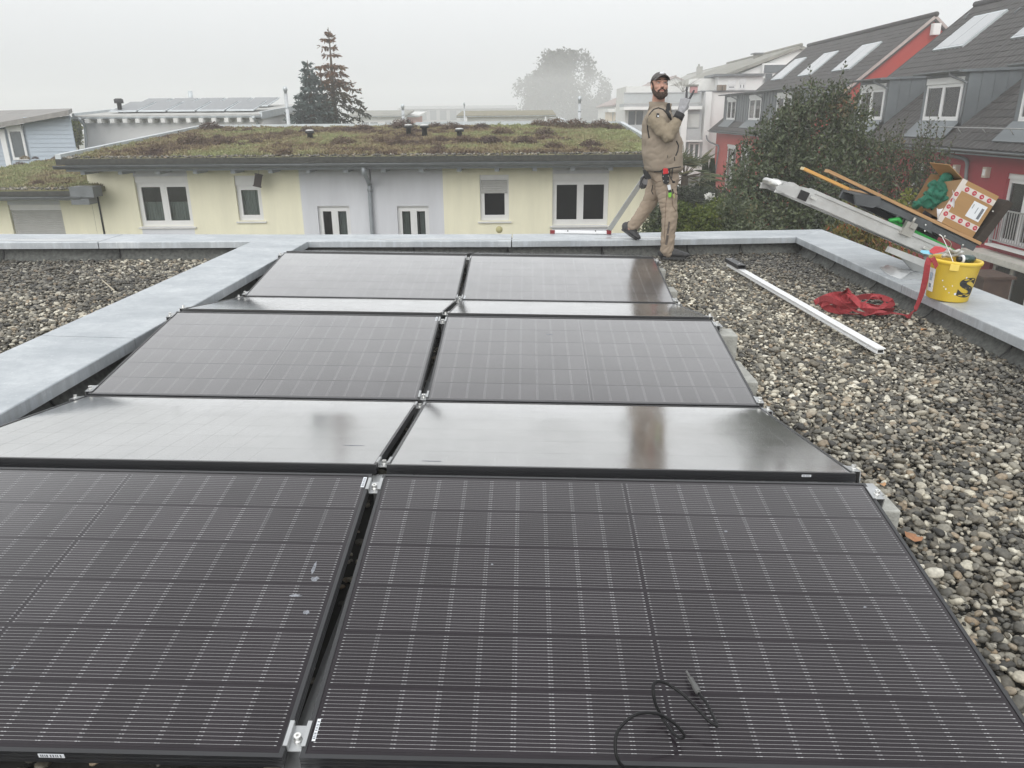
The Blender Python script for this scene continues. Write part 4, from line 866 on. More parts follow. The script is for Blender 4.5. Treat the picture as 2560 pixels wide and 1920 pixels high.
# penthouse behind the terrace
slab(WB,'penthouse_wall',61,1795,1906,190,226,3,M_white); slab(WB,'penthouse_roof',60.6,1788,1912,184,190,3.6,M_gut)
PWN=[rect(60.98,1819,1839,202,224),rect(60.98,1847,1864,197,224)]
for r_ in PWN: window(WB,PT(61),*r_,2 if r_ is PWN[1] else 1,.3,0,False,None,set_=.06,room=False,tint=M_dkgl)
slab(WB,'dormer_window',63.5,1911,1965,162,182,.4,M_dkgl); slab(WB,'dormer_frame',63.6,1907,1967,158,196,.3,M_white); slab(WB,'dormer_window',63.4,1914,1930,184,208,.3,M_dkgl)
for px in (1800,1812): slab(WB,'terrace_planter',58.6,px-4,px+4,212,226,.5,mat('terracotta and plants',(.20,.16,.12),.9))
# balconies
slab(WB,'balcony_back',60.2,1560,1757,215,520,6,M_mist)
for (py0,py1,m_,nm) in ((258,266,M_gry,'balcony_edge'),(266,274,M_white,'balcony_slab'),(351,355,M_white,'balcony_slab'),(436,441,M_white,'balcony_slab')): slab(WB,nm,57.8,1560,1756,py0,py1,2.6,m_)
slab(WB,'balustrade',57.75,1560,1753,233,257,.08,mat('frosted balustrade glass',(.50,.53,.54),.25,0,.04,spec=.6)); slab(WB,'handrail',57.7,1560,1754,230.5,233,.12,M_gry)
for px in (1668,1710,1751): slab(WB,'balustrade_post',57.68,px-1.5,px+1.5,231,260,.1,M_gry)
slab(WB,'pier',57.7,1698,1712,274,520,.5,M_white)
slab(WB,'bay_blind',58.3,1716,1748,285,319,.06,mat('pale blind',(.55,.56,.54),.8,0,.05,stretch=(1,1,20))); slab(WB,'bay_frame',58.4,1712,1754,274,322,.08,M_gry)
slab(WB,'parapet_panel',57.8,1712,1752,322,351,.1,M_gry); slab(WB,'bay_frame',58.6,1712,1754,355,436,.08,M_gry)
window(WB,PT(58.5),*rect(58.5,1720,1748,357,404),2,0,0,False,[(0,.3,0,1),(.4,.6,0,1),(.7,1,0,1)],set_=.1,room=False,tint=None); slab(WB,'parapet_panel',57.8,1712,1752,404,436,.1,M_mist)
for px in (1580,1600): slab(WB,'balcony_door',60.1,px-9,px+7,278,322,.1,M_dkgl)
slab(WB,'balustrade',57.75,1556,1612,312,340,.06,mat('balustrade glass panel',(.45,.47,.48),.2,0,.05,spec=.6))
slab(WB,'red_awning',57.5,1727,1744,216,232,.4,mat('faded red cloth',(.48,.24,.24),.9)); slab(WB,'parasol_roof',57.4,1722,1747,211,215,1.2,M_oldroof)
slab(WB,'roof_terrace_wall',62,1735,1800,196,228,2,M_mist)
# roof terrace shrub (bare twigs)
t=thing('bare_shrub','leafless twiggy shrub on the roof terrace right behind the raised hand','shrub',tuple(FP(1708,232,'y',58.6)),far=True); m=MB(); q=random.Random(8)
for i in range(14):
    a=q.uniform(0,6.28); e=q.uniform(.5,1.3); d=Vector((math.cos(a)*math.cos(e),math.sin(a)*math.cos(e),math.sin(e)))*q.uniform(.6,1.5)
    m.tube([(0,0,0),d*.5+Vector((0,0,.1)),d],[.012,.008,.003],4); 
    for k in range(2): d2=d+Vector((q.gauss(0,.25),q.gauss(0,.2),q.uniform(.05,.3))); m.tube([d*.6,d2],[.01,.004],4)
obj('twigs',m,mat('grey bark',(.16,.14,.12),.9),t)
MH2=thing('pale_house','pale house with grey gable roof and square chimney, fading into the mist','house',far=True)
gable_roof(MH2,150,188,1827,160,1690,222,M_oldroof,wall=M_mist); slab(MH2,'chimney',156,1743,1756,166,205,1.0,M_oldroof); slab(MH2,'chimney_cap',155.8,1746,1750,160,166,.4,M_oldroof)
slab(WB,'chimney',72,1890,1906,134,160,.9,M_oldroof); slab(WB,'chimney_cap',71.8,1886,1910,131.5,134,1.2,M_gut)
MH3=thing('pale_house','misty house with low red grey roof left of the worker\'s head','house',far=True)
gable_roof(MH3,160,195,1690,190,1532,262,mat('faded reddish roof',(.26,.19,.17),.9,0,.2,1),wall=M_mist); slab(MH3,'chimney',168,1606,1615,216,240,.8,M_oldroof); slab(MH3,'dormer',163,1588,1612,228,252,2,M_mist)
MH4=thing('cream_house','low cream coloured house with thin posts in the mist','house',far=True)
slab(MH4,'wall',146,1524,1576,280,330,8,mat('cream render',(.66,.55,.40),.9)); slab(MH4,'flat_roof',144.5,1520,1600,272,280,10,M_mist)
for px in (1532,1555,1570): slab(MH4,'post',145,px-1,px+1,280,318,.1,M_oldroof)
for a,b in ((1537,1548),(1559,1568)): slab(MH4,'window',145.9,a,b,300,316,.1,M_dkgl)
slab(MH4,'balcony_glass',144,1568,1640,275,286,.2,M_gry)
# ---- buildings beyond the planted roof
def flue(lab,px,py0,py1,Y,w,m_=None):
    P=FP(px,py1,'y',Y); Q=FP(px,py0,'y',Y); r=w/1906*Y/2; h=Q.z-P.z
    m=MB(); m.lathe([(r,-3),(r,h-.25)],14); o=obj('flue_pipe',m,m_ or mat('stainless flue',(.50,.52,.53),.35,.5),None,True,P); tag(o,lab,'flue pipe','flue pipes on the roofs')
    m=MB(); m.lathe([(r*.8,h-.25),(r*.8,h-.16),(r*1.2,h-.15),(r*1.2,h-.04),(r*.6,h)],14); obj('cowl',m,M_edge,o)
    m=MB(); m.lathe([(r*1.05,h*.45),(r*1.05,h*.45+.05)],14); obj('joint_band',m,M_edge,o)
flue('stainless flue pipe standing just left of the blue spruce',722,216,315,30,8.5); flue('stainless flue pipe beside the low white house in the middle',1009,260,312,34,7)
flue('tall pale flue pipe in front of the big misty tree',1448,240,312,29,7); flue('thin distant flue pipe above the small planted roof',1161,256,280,48,3.5)
PV=thing('white_house','white house with low pitched roof carrying solar panels at the left','house',far=True); YP=36.
a0=FP(206,300,'y',YP).x; a1=FP(657,300,'y',YP).x; ze=FP(420,291,'y',YP).z; zt=FP(500,262,'y',44.5).z
m=MB(); m.bb(a0,a1,YP,44,GROUND,ze); obj('wall',m,M_white,PV)
m=MB(); m.add([(a1+.01,YP,ze-.02),(a1+.01,44,ze-.02),(a1+.01,44,zt-.15)],[(0,1,2)]); m.add([(a0-.01,YP,ze-.02),(a0-.01,44,ze-.02),(a0-.01,44,zt-.15)],[(0,1,2)]); obj('gable',m,M_white,PV)
def RP(x,t,h=0): return Vector((x,YP-.3+(44.6-YP+.8)*t,ze+.06+(zt-ze-.06)*t+h))
b0,b1=FP(184,293,'y',YP-.3).x,FP(652,288,'y',YP-.3).x
m=MB(); m.hexa([RP(b0,0,-.2),RP(b1,0,-.2),RP(b1,1,-.2),RP(b0,1,-.2),RP(b0,0),RP(b1,0),RP(b1,1),RP(b0,1)]); obj('roof',m,mat('pale gravel roof',(.42,.42,.40),.9,0,.2,2),PV)
half_gutter('gutter',RP(b0-.05,-.01,-.06),RP(b1+.05,-.01,-.06),.09,M_edge,PV)
strip('roof_edging',RP(b1,0,-.2),RP(b1,1,-.2),.12,.3,M_edge,PV); strip('roof_edging',RP(b0,0,-.2),RP(b0,1,-.2),.12,.3,M_edge,PV)
for k in range(14):
    x=a0+.5+k*(a1-a0-.8)/13; m=MB(); m.bb(x-.09,x+.09,YP-.6,YP-.01,ze-.26,ze-.08); obj('rafter_end',m,M_mist,PV)
M_pvd=mat('distant solar panel',(.22,.23,.24),.45,0,.1)
for (px0,px1,py,t0,t1,hf) in ((270,637,283,.16,.40,.36),(322,672,269,.60,.84,.36)):
    for k in range(5):
        fa,fb=k/5,(k+1)/5; Yt=YP-.3+(44.6-YP+.8)*t0; xa=FP(px0,py,'y',Yt).x; xb=FP(px1,py,'y',Yt).x; x0=xa+(xb-xa)*fa+.05; x1=xa+(xb-xa)*fb-.05
        m=MB(); m.hexa([RP(x0,t0,.06),RP(x1,t0,.06),RP(x1,t1,hf),RP(x0,t1,hf),RP(x0,t0,.11),RP(x1,t0,.11),RP(x1,t1,hf+.05),RP(x0,t1,hf+.05)]); o=obj('roof_panel',m,M_edge,PV)
        e=.06; m=MB(); m.hexa([RP(x0+e,t0+.01,.10),RP(x1-e,t0+.01,.10),RP(x1-e,t1-.01,hf+.04),RP(x0+e,t1-.01,hf+.04),RP(x0+e,t0+.01,.122),RP(x1-e,t0+.01,.122),RP(x1-e,t1-.01,hf+.062),RP(x0+e,t1-.01,hf+.062)]); obj('pane',m,M_pvd,o)
pipe('downpipe',[FP(199,297,'y',YP-.7),FP(204,306,'y',YP-.4),FP(212,316,'y',YP-.1),FP(217,380,'y',YP-.1)],.06,M_edge,PV); pipe('downpipe',[FP(633,293,'y',YP-.7),FP(638,302,'y',YP-.4),FP(645,314,'y',YP-.1),FP(646,380,'y',YP-.1)],.06,M_edge,PV)
o=MB(); P=RP(b0+1.2,.2); o.lathe([(.1,0),(.1,.42),(.2,.43),(.2,.6),(.12,.64)],12,tuple(P)); obj('vent',o,M_black,PV)
m=MB(); P=RP(FP(468,262,'y',44).x,.95); m.lathe([(.12,0),(.12,.75)],10,tuple(P)); obj('flue',m,M_edge,PV)
BH=thing('blue_house','pale blue clad house with grey sloping roof at the far left','house',far=True); YBH=30.
c1=FP(182,330,'y',YBH).x; zt=FP(182,288,'y',YBH).z; c0=c1-9
wb=rect(YBH,26,64,312,400); wl=rect(YBH,-70,14,322,372)
zl=lambda x: zt-(c1-x)*.152
m=MB(); m.add([(c0,YBH+.04,GROUND),(c1,YBH+.04,GROUND),(c1,YBH+.04,zt),(c0,YBH+.04,zl(c0))],[(0,1,2,3)]); m.add([(c1,YBH+.04,GROUND),(c1*1.27-.3,YBH+8,GROUND),(c1*1.27-.3,YBH+8,zt),(c1,YBH+.04,zt)],[(0,1,2,3)]); obj('wall',m,mat('blue underlay',(.35,.40,.46),.9),BH)
m=MB(); z=GROUND+4
while z<zt-.05:
    x0=max(c0,c1-(zt-z-.16)/.152 if z+.16>zl(c0) else c0) if zl(c0)<z+.16 else c0
    x0=max(c0, c1-(zt-(z+.15))/.152)
    for (p,q) in ([(x0,wb[0]-.1),(wb[1]+.1,c1)] if (z+.15>wb[2] and z<wb[3]+.25) else [(x0,c1)]):
        if q-p>.05: m.hexa([(p,YBH-.012,z),(q,YBH-.012,z),(q,YBH+.03,z),(p,YBH+.03,z),(p,YBH+.008,z+.15),(q,YBH+.008,z+.15),(q,YBH+.03,z+.15),(p,YBH+.03,z+.15)])
    z+=.155
o=obj('cladding',m,mat('pale blue boards',(.40,.46,.53),.7,0,.06,2,stretch=(.3,1,6)),BH); o['kind']='stuff'
window(BH,PT(YBH),*wb,1,.16,0,False,[(.02,.98,0,1)],set_=.05,room=False,fw=.03,tint=M_dkgl); 
m=MB(); m.bb(wb[0]-.32,wb[0]-.12,YBH-.05,YBH+.02,GROUND,zl(wb[0])-.1); obj('corner_board',m,M_pvc,BH)
m=MB(); zq=FP(100,281,'y',39).z; m.hexa([(c0-1,YBH-.5,zl(c0-1)-.05),(c1+.25,YBH-.5,zt+.0),(c1*1.29,39,zq),(c0-1,39,zq-.1),(c0-1,YBH-.5,zl(c0-1)+.12),(c1+.25,YBH-.5,zt+.17),(c1*1.29,39,zq+.17),(c0-1,39,zq+.07)]); obj('roof',m,mat('weathered grey roofing',(.24,.23,.22),.8,0,.15,1.5,stretch=(6,.3,1)),BH)
def simple_house(name,lab,Y,px0,px1,pr,pe,pb,roofm,wallm,over=14,dep=9,rise=None):
    h=thing(name,lab,'house',far=True); a,b,_,_=rect(Y,px0,px1,pe,pb); zE=FP((px0+px1)/2,pe,'y',Y).z; zT=FP((px0+px1)/2,pr,'y',Y+dep).z
    m=MB(); m.bb(a,b,Y,Y+dep,GROUND,zE); obj('wall',m,wallm,h); o_=over/1906*Y
    m=MB(); m.hexa([(a-o_,Y-o_,zE-.15),(b+o_,Y-o_,zE-.15),(b+o_,Y+dep,zT-.25),(a-o_,Y+dep,zT-.25),(a-o_,Y-o_,zE+.1),(b+o_,Y-o_,zE+.1),(b+o_,Y+dep,zT),(a-o_,Y+dep,zT)]); obj('roof',m,roofm,h)
    half_gutter('gutter',(a-o_,Y-o_-.06,zE+.02),(b+o_,Y-o_-.06,zE+.02),.08,M_edge,h); return h
M_mroof=mat('misty planted roof',(.17,.15,.09),.95,0,.3,1.5,bump=.5,bscale=5)
h=simple_house('low_house','low white house with brownish roof behind the spruces',105,880,1000,276,291,330,M_oldroof,M_white)
for a,b in ((904,922),(926,944)): slab(h,'window',104.9,a,b,306,314,.1,M_dkgl)
slab(h,'door',104.9,963,978,304,330,.1,M_gry)
h=simple_house('small_house','small reddish gabled house end in the misty middle distance',112,1014,1037,279,290,330,M_mist,mat('dull red render',(.42,.17,.12),.9),over=12)
slab(h,'window',111.8,1018,1026,300,308,.1,M_dkgl)
h=simple_house('grey_block','long grey building almost lost in the mist',300,1000,1285,264,272,320,mat('grey flat roof',(.28,.28,.28),.9),mat('mid grey cladding',(.34,.34,.34),.9),over=4,dep=14)
for k in range(9): slab(h,'window',299.6,1050+k*25,1066+k*25,276,300,.2,M_dkgl)
h=simple_house('small_house','small white house with planted roof in front of the misty tree',95,1160,1372,276,290,330,M_mroof,M_white,over=16)
for a in (1166,1364): slab(h,'post',94.2,a-2,a+2,291,330,.15,M_pvc)
m=MB(); A=FP(1040,309,'y',33); B2=FP(1420,306,'y',33); m.bb(A.x,B2.x,33,41,GROUND,A.z); h=thing('planted_roof_house','low house whose planted roof just shows over the terrace roof','house',far=True); obj('roof_body',m,M_mroof,h)
strip('roof_edging',(A.x,32.95,A.z-.1),(B2.x,32.95,A.z-.1),.12,.16,M_edge,h)
strip('roof_edging',(B2.x,32.95,A.z-.1),(B2.x,41,A.z+.02),.12,.16,M_edge,h)
# ================================================================ trees and shrubs
def leaf_mat(name,stops,rough=.5,spec=.35,trans=.25):
    m=bpy.data.materials.new(name); m.use_nodes=True; t=m.node_tree; b=t.nodes['Principled BSDF']; n=t.nodes.new; l=t.links.new
    a=n('ShaderNodeAttribute'); a.attribute_name='tone'; r=n('ShaderNodeValToRGB'); l(a.outputs['Fac'],r.inputs[0]); e=r.color_ramp.elements
    e[0].color=_rgb(stops[0][1]); e[0].position=stops[0][0]; e[1].color=_rgb(stops[-1][1]); e[1].position=stops[-1][0]
    for p,c in stops[1:-1]: x=e.new(p); x.color=_rgb(c)
    l(r.outputs[0],b.inputs['Base Color']); b.inputs['Roughness'].default_value=rough; b.inputs['Specular IOR Level'].default_value=spec
    if trans:
        tr=n('ShaderNodeBsdfTranslucent'); l(r.outputs[0],tr.inputs[0]); mx=n('ShaderNodeMixShader'); mx.inputs[0].default_value=trans; o=t.nodes['Material Output']; l(b.outputs[0],mx.inputs[1]); l(tr.outputs[0],mx.inputs[2]); l(mx.outputs[0],o.inputs[0])
    return m
def unit(v): return v/np.maximum(np.linalg.norm(v,axis=-1,keepdims=True),1e-9)
def leaves(name,P,D,Ln,Wd,tone,m,par,fold=.25,up=None):
    n=len(P); D=unit(D); R_=rng.normal(size=(n,3)); 
    if up is not None: R_=R_*.5+np.array([0,0,up])
    Sd=unit(np.cross(D,R_)); Nn=np.cross(Sd,D); Ln=np.broadcast_to(Ln,(n,))[:,None]; Wd=np.broadcast_to(Wd,(n,))[:,None]
    V_=np.stack([P,P+D*Ln*.5-Sd*Wd*.5+Nn*Wd*fold,P+D*Ln,P+D*Ln*.5+Sd*Wd*.5+Nn*Wd*fold],1)
    F_=np.stack([np.stack([np.arange(n)*4,np.arange(n)*4+1,np.arange(n)*4+2],1),np.stack([np.arange(n)*4,np.arange(n)*4+2,np.arange(n)*4+3],1)],1).reshape(-1,3)
    me=np_mesh(name,V_.reshape(-1,3),F_,m); a=me.attributes.new('tone','FLOAT','POINT'); a.data.foreach_set('value',np.repeat(np.clip(tone,0,1),4).astype(np.float32)); return link(name,me,par)
M_bark=mat('grey brown bark',(.10,.08,.06),.95,0,.3,6,bump=.5,bscale=25)
M_dark=leaf_mat('dark evergreen leaves',[(0,(.016,.022,.012)),(.35,(.048,.066,.030)),(.7,(.10,.128,.06)),(.9,(.17,.195,.095)),(1,(.20,.15,.075))],.36,.6)
M_lite=leaf_mat('yellow green leaves',[(0,(.035,.05,.015)),(.5,(.10,.135,.03)),(1,(.25,.26,.06))],.55,.3)
M_autumn=leaf_mat('autumn leaves',[(0,(.05,.06,.02)),(.4,(.14,.13,.035)),(.7,(.23,.14,.04)),(1,(.40,.10,.05))],.55,.3)
M_spr=leaf_mat('blue spruce needles',[(0,(.035,.052,.05)),(1,(.14,.18,.17))],.7,.2,.1)
M_fir=leaf_mat('browning spruce needles',[(0,(.025,.032,.022)),(.45,(.065,.065,.04)),(1,(.20,.105,.06))],.7,.2,.1)
M_mtree=leaf_mat('mist tree leaves',[(0,(.03,.035,.025)),(1,(.09,.09,.055))],.6,.2)
M_thu=leaf_mat('thuja foliage',[(0,(.015,.025,.012)),(1,(.055,.08,.03))],.6,.2)
def wpts(ell,n,shell=.55):
    """points through a union of ellipsoids, denser towards the outside"""
    out=[]; w=np.array([e[1][0]*e[1][1]*e[1][2] for e in ell])**.8; w=w/w.sum()
    for (c,r),k in zip(ell,(w*n).astype(int)+1):
        d=unit(rng.normal(size=(k,3))); s=(shell+(1-shell)*rng.random(k))[:,None]; s=np.where(rng.random((k,1))<.35,rng.random((k,1))**.5,s); out.append(np.array(c)+d*s*np.array(r))
    return np.concatenate(out)
def shoots(base,n,Lr,upw,step=.035):
    """upright leafy shoots rising from crown points"""
    P=[];D=[];T=[]
    idx=rng.integers(0,len(base),n)
    for i in idx:
        d=unit(np.array([rng.normal(0,.35),rng.normal(0,.35),upw])); L_=rng.uniform(*Lr); p=base[i]; k=int(L_/step); T.append((p,p+d*L_)); a=rng.random()*6.28
        bend=rng.normal(0,.25,3); bend[2]=0
        for j in range(k):
            s=j/k; a+=2.4; q=p+d*L_*s+bend*s*s*.2; dd=d*.75+np.array([math.cos(a),math.sin(a),.1])*.9; P.append(q); D.append(dd)
    return np.array(P),np.array(D),T
def trunk_limbs(par,base,tops,r0,m=M_bark,name='trunk'):
    mb=MB(); b=Vector(base); 
    for tp,r1 in tops:
        tp=Vector(tp); md=(b+tp)/2+Vector((random.gauss(0,.1),random.gauss(0,.1),.15)); mb.tube(catmull([b,b+(md-b)*.5+Vector((0,0,.2)),md,tp],3),np.linspace(r0,r1,10) if 0 else [r0+(r1-r0)*i/9 for i in range(10)],7)
    return obj(name,mb,m,par)
def E_(px,py,Y,rx,rz,ry=None): # ellipsoid at a place seen at px,py and distance Y, radii in pixels
    P=FP(px,py,'y',Y); k=Y/1906; return (tuple(P),(rx*k,(ry or rx)*k,rz*k))
# ---- large dark bush right of the worker
YB_=15.5
t=thing('evergreen_tree','large dark green leafy tree beyond the far right roof corner','tree',far=True)
ell=[E_(2040,345,YB_,100,130),E_(2088,262,YB_,36,56),E_(1990,300,YB_,42,62),E_(2125,345,YB_+.4,60,100),E_(1925,420,YB_-.3,100,110),E_(2030,480,YB_-.6,140,130),E_(1870,490,YB_-.9,85,85),E_(2150,440,YB_,80,100),E_(1960,360,YB_,70,80),E_(2060,560,YB_-.9,150,90),E_(1900,560,YB_-1.2,110,70)]
P=wpts(ell,21000,.40); D=rng.normal(size=P.shape)*.8+np.array([0,-.25,.35]); cl=vnoise(P[:,0]+P[:,1]*.7,P[:,2]+P[:,1]*.5,2.2,31)
autumn=np.exp(-((P[:,0]-FP(2100,270,'y',YB_).x)**2+(P[:,2]-FP(2100,270,'y',YB_).z)**2)/.06)
tone=.52+.45*(cl-.5)+rng.normal(0,.16,len(P))
tone=np.where(rng.random(len(P))<autumn*.55,1.0,np.clip(tone,0,.9)); szz=rng.uniform(.06,.115,len(P))
leaves('crown',P,D,szz,szz*.55,tone,M_dark,t)
out_=np.array([p for p in P if rng.random()<.5]); top=out_[np.argsort(-out_[:,2]+rng.normal(0,.55,len(out_)))[:4200]]
Ps,Ds,Tw=shoots(top,420,(.2,.5),1.5,.04); sz2=rng.uniform(.05,.095,len(Ps)); leaves('shoot_leaves',Ps,Ds,sz2,sz2*.5,np.clip(.45+rng.normal(0,.16,len(Ps)),0,.88),M_dark,t)
mb=MB(); 
for a,b in Tw: mb.tube([a,b],[.006,.003],3,0,False)
obj('twigs',mb,M_bark,t)['kind']='stuff'
bs=Vector(FP(2030,600,'y',YB_)); bs.z=GROUND; trunk_limbs(t,bs,[(ell[i][0],.03) for i in (0,1,2,3,4,7)],.14)
# ---- thinner tree to its right, in front of the red wall
t=thing('thin_tree','thin leafed small tree in front of the red wall, behind the wooden boards','tree',far=True); Y2=14.5
ell=[E_(2250,455,Y2,75,95),E_(2320,400,Y2,42,60),E_(2225,380,Y2,32,55),E_(2300,470,Y2,70,70),E_(2345,430,Y2,30,40),E_(2195,470,Y2,60,80),E_(2260,540,Y2,110,70)]
P=wpts(ell,4200,.3); szz=rng.uniform(.045,.085,len(P)); leaves('crown',P,rng.normal(size=P.shape)+np.array([0,0,.3]),szz,szz*.5,np.where(rng.random(len(P))<.06,1,.45+rng.normal(0,.2,len(P))),M_dark,t)
Ps,Ds,Tw=shoots(P[np.argsort(-P[:,2]+rng.normal(0,.3,len(P)))[:1200]],110,(.25,.6),1.6,.045); sz2=rng.uniform(.045,.08,len(Ps)); leaves('shoot_leaves',Ps,Ds,sz2,sz2*.5,np.clip(.42+rng.normal(0,.15,len(Ps)),0,.85),M_dark,t)
mb=MB()
for a,b in Tw: mb.tube([a,b],[.006,.003],3,0,False)
for i in range(60): a=P[rng.integers(len(P))]; mb.tube([a,np.array(a)+np.array([rng.normal(0,.2),rng.normal(0,.2),-.5])],[.006,.01],3,0,False)
obj('twigs',mb,M_bark,t)['kind']='stuff'; bs=Vector(FP(2260,600,'y',Y2)); bs.z=GROUND; trunk_limbs(t,bs,[(e[0],.015) for e in ell[:4]],.07)
t=thing('yellow_shrub','small shrub with a few bright yellow leaves behind the lift platform','shrub',far=True)
P=wpts([E_(2270,490,13.2,16,14),E_(2250,520,13.2,24,22)],160,.2); leaves('crown',P,rng.normal(size=P.shape),.09,.05,np.clip(.85+rng.normal(0,.15,len(P)),0,1),M_lite,t); bs=Vector(FP(2260,560,'y',13.2)); mb=MB(); mb.tube([bs+Vector((0,0,-5)),bs+Vector((0,0,.4))],.02,5); obj('stem',mb,M_bark,t)
# ---- lighter shrubs beside the worker's knees
for lab,ells,n_,m_,tn in (('yellow green shrub just right of the worker\'s knees',[E_(1740,560,13,75,45),E_(1700,540,13,42,36),E_(1800,545,13.2,50,50),E_(1690,590,13,50,35)],5200,M_lite,.42),
      ('mid green hedge shrub between the worker\'s legs and the dark tree',[E_(1650,555,13.6,42,70),E_(1630,600,13.5,40,50)],2600,M_dark,.55),
      ('grey green leafy shrub at the foot of the dark tree',[E_(1840,530,12.8,50,60),E_(1860,590,12.6,70,45)],2600,M_dark,.62)):
    t=thing('shrub',lab,'shrub',far=True); P=wpts(ells,n_,.55); szz=rng.uniform(.045,.08,len(P)); leaves('crown',P,rng.normal(size=P.shape)*.8+np.array([0,-.2,.4]),szz,szz*.5,np.clip(tn+.4*(vnoise(P[:,0],P[:,2],4,37)-.5)+rng.normal(0,.17,len(P)),0,1),m_,t)
    mb=MB(); b0=Vector(ells[0][0]); 
    for e in ells: mb.tube([(b0.x,b0.y,GROUND),tuple(e[0])],[.05,.02],5)
    obj('stems',mb,M_bark,t)
t=thing('autumn_shrub','drooping autumn coloured shrub below the lift rail','shrub',far=True); Y3=10.2
ells=[E_(2130,590,Y3,75,55),E_(2200,640,Y3,85,55),E_(2120,640,Y3,60,50),E_(2170,560,Y3,50,40),E_(2120,510,Y3+.4,22,20)]
P=wpts(ells,2600,.4); szz=rng.uniform(.05,.10,len(P)); leaves('crown',P,rng.normal(size=P.shape)*.5+np.array([0,-.2,-.8]),szz,szz*.38,np.clip(np.where(rng.random(len(P))<.05,1,.38+rng.normal(0,.18,len(P))),0,1),M_autumn,t)
mb=MB(); 
for e in ells: mb.tube([tuple(Vector(ells[0][0])+Vector((0,.2,-4))),tuple(e[0])],[.04,.012],5)
obj('stems',mb,M_bark,t)
# ---- palm, thujas, dark hedge, white flowers
t=thing('palm','fan palm with spiky leaves just right of the worker\'s hip','palm',far=True); Yq=22; c=FP(1712,440,'y',Yq); mb=MB(); mb.tube([(c.x,c.y,GROUND),(c.x+.05,c.y,GROUND+3),tuple(c)],[.16,.13,.1],8); obj('trunk',mb,M_bark,t)
P=[];D=[];ln=[]; mb=MB()
for i in range(26):
    a=rng.random()*6.28; e=rng.uniform(-.7,1.1); d=np.array([math.cos(a)*math.cos(e),math.sin(a)*math.cos(e),math.sin(e)]); p0=np.array(c); p1=p0+d*rng.uniform(.45,.75); mb.tube([tuple(p0),tuple(p1)],.012,4)
    s=unit(np.cross(d,[0,0,1])+1e-6); u_=np.cross(s,d)
    for k in range(18):
        th=(k/17-.5)*3.6; P.append(p1); D.append(d*math.cos(th)*1+s*math.sin(th)+np.array([0,0,-.18])); ln.append(rng.uniform(.42,.6)*(1-.25*abs(th)/1.8))
leaves('fronds',np.array(P),np.array(D),np.array(ln),.045,np.clip(.75+rng.normal(0,.2,len(P)),0,.95),M_dark,t); obj('stalks',mb,M_bark,t)
for lab,px,py0,py1,Y,w in (('pointed dark thuja, left one of the pair by the white wall',1764,408,520,24,16),('pointed dark thuja, right one of the pair by the white wall',1781,406,520,24.4,15),('thin dark column of evergreen beside the palm trunk',1742,470,560,23,14)):
    t=thing('thuja',lab,'conifer','' and None or (0,0,0),far=True); A=FP(px,py0,'y',Y); B2=FP(px,py1,'y',Y); n_=2600; h=rng.random(n_)**1.0; r=w/1906*Y*(1-h)**.65*(.75+.3*rng.random(n_)); a=rng.random(n_)*6.28
    P=np.stack([A.x+r*np.cos(a),Y+r*np.sin(a),B2.z-.8+(A.z-B2.z+.8)*h],1); leaves('crown',P,np.stack([np.cos(a)*.35,np.sin(a)*.35,np.ones(n_)],1),.16,.05,np.clip(.5+rng.normal(0,.25,n_),0,1),M_thu,t); mb=MB(); mb.tube([(A.x,Y,GROUND),(A.x,Y,A.z-.3)],[.06,.01],5); obj('trunk',mb,M_bark,t)
t=thing('hedge','low rounded dark hedge below the palm','hedge',far=True); P=wpts([E_(1725,492,20,62,26),E_(1790,500,20,50,30),E_(1690,500,20,40,30)],4200,.6); leaves('crown',P,rng.normal(size=P.shape)+np.array([0,0,.5]),.07,.04,np.clip(.18+rng.normal(0,.15,len(P)),0,.6),M_dark,t); mb=MB(); mb.tube([(P[0][0],20,GROUND),(P[0][0],20,GROUND+3)],.05,5); obj('stem',mb,M_bark,t)
t=thing('flowering_shrub','shrub with a spray of white flowers between palm and dark tree','shrub',far=True); P=wpts([E_(1775,492,15,12,7),E_(1800,498,15,8,5)],90,.1); leaves('blossom',P,rng.normal(size=P.shape),.06,.05,np.ones(len(P)),leaf_mat('white petals',[(0,(.6,.6,.58)),(1,(.75,.75,.72))],.6,.2),t); P=wpts([E_(1785,515,15,30,20)],700,.4); leaves('crown',P,rng.normal(size=P.shape),.06,.03,np.clip(.5+rng.normal(0,.2,len(P)),0,.9),M_dark,t); bs=FP(1785,520,'y',15); mb=MB(); mb.tube([(bs.x,bs.y,GROUND),tuple(bs)],.03,5); obj('stem',mb,M_bark,t)
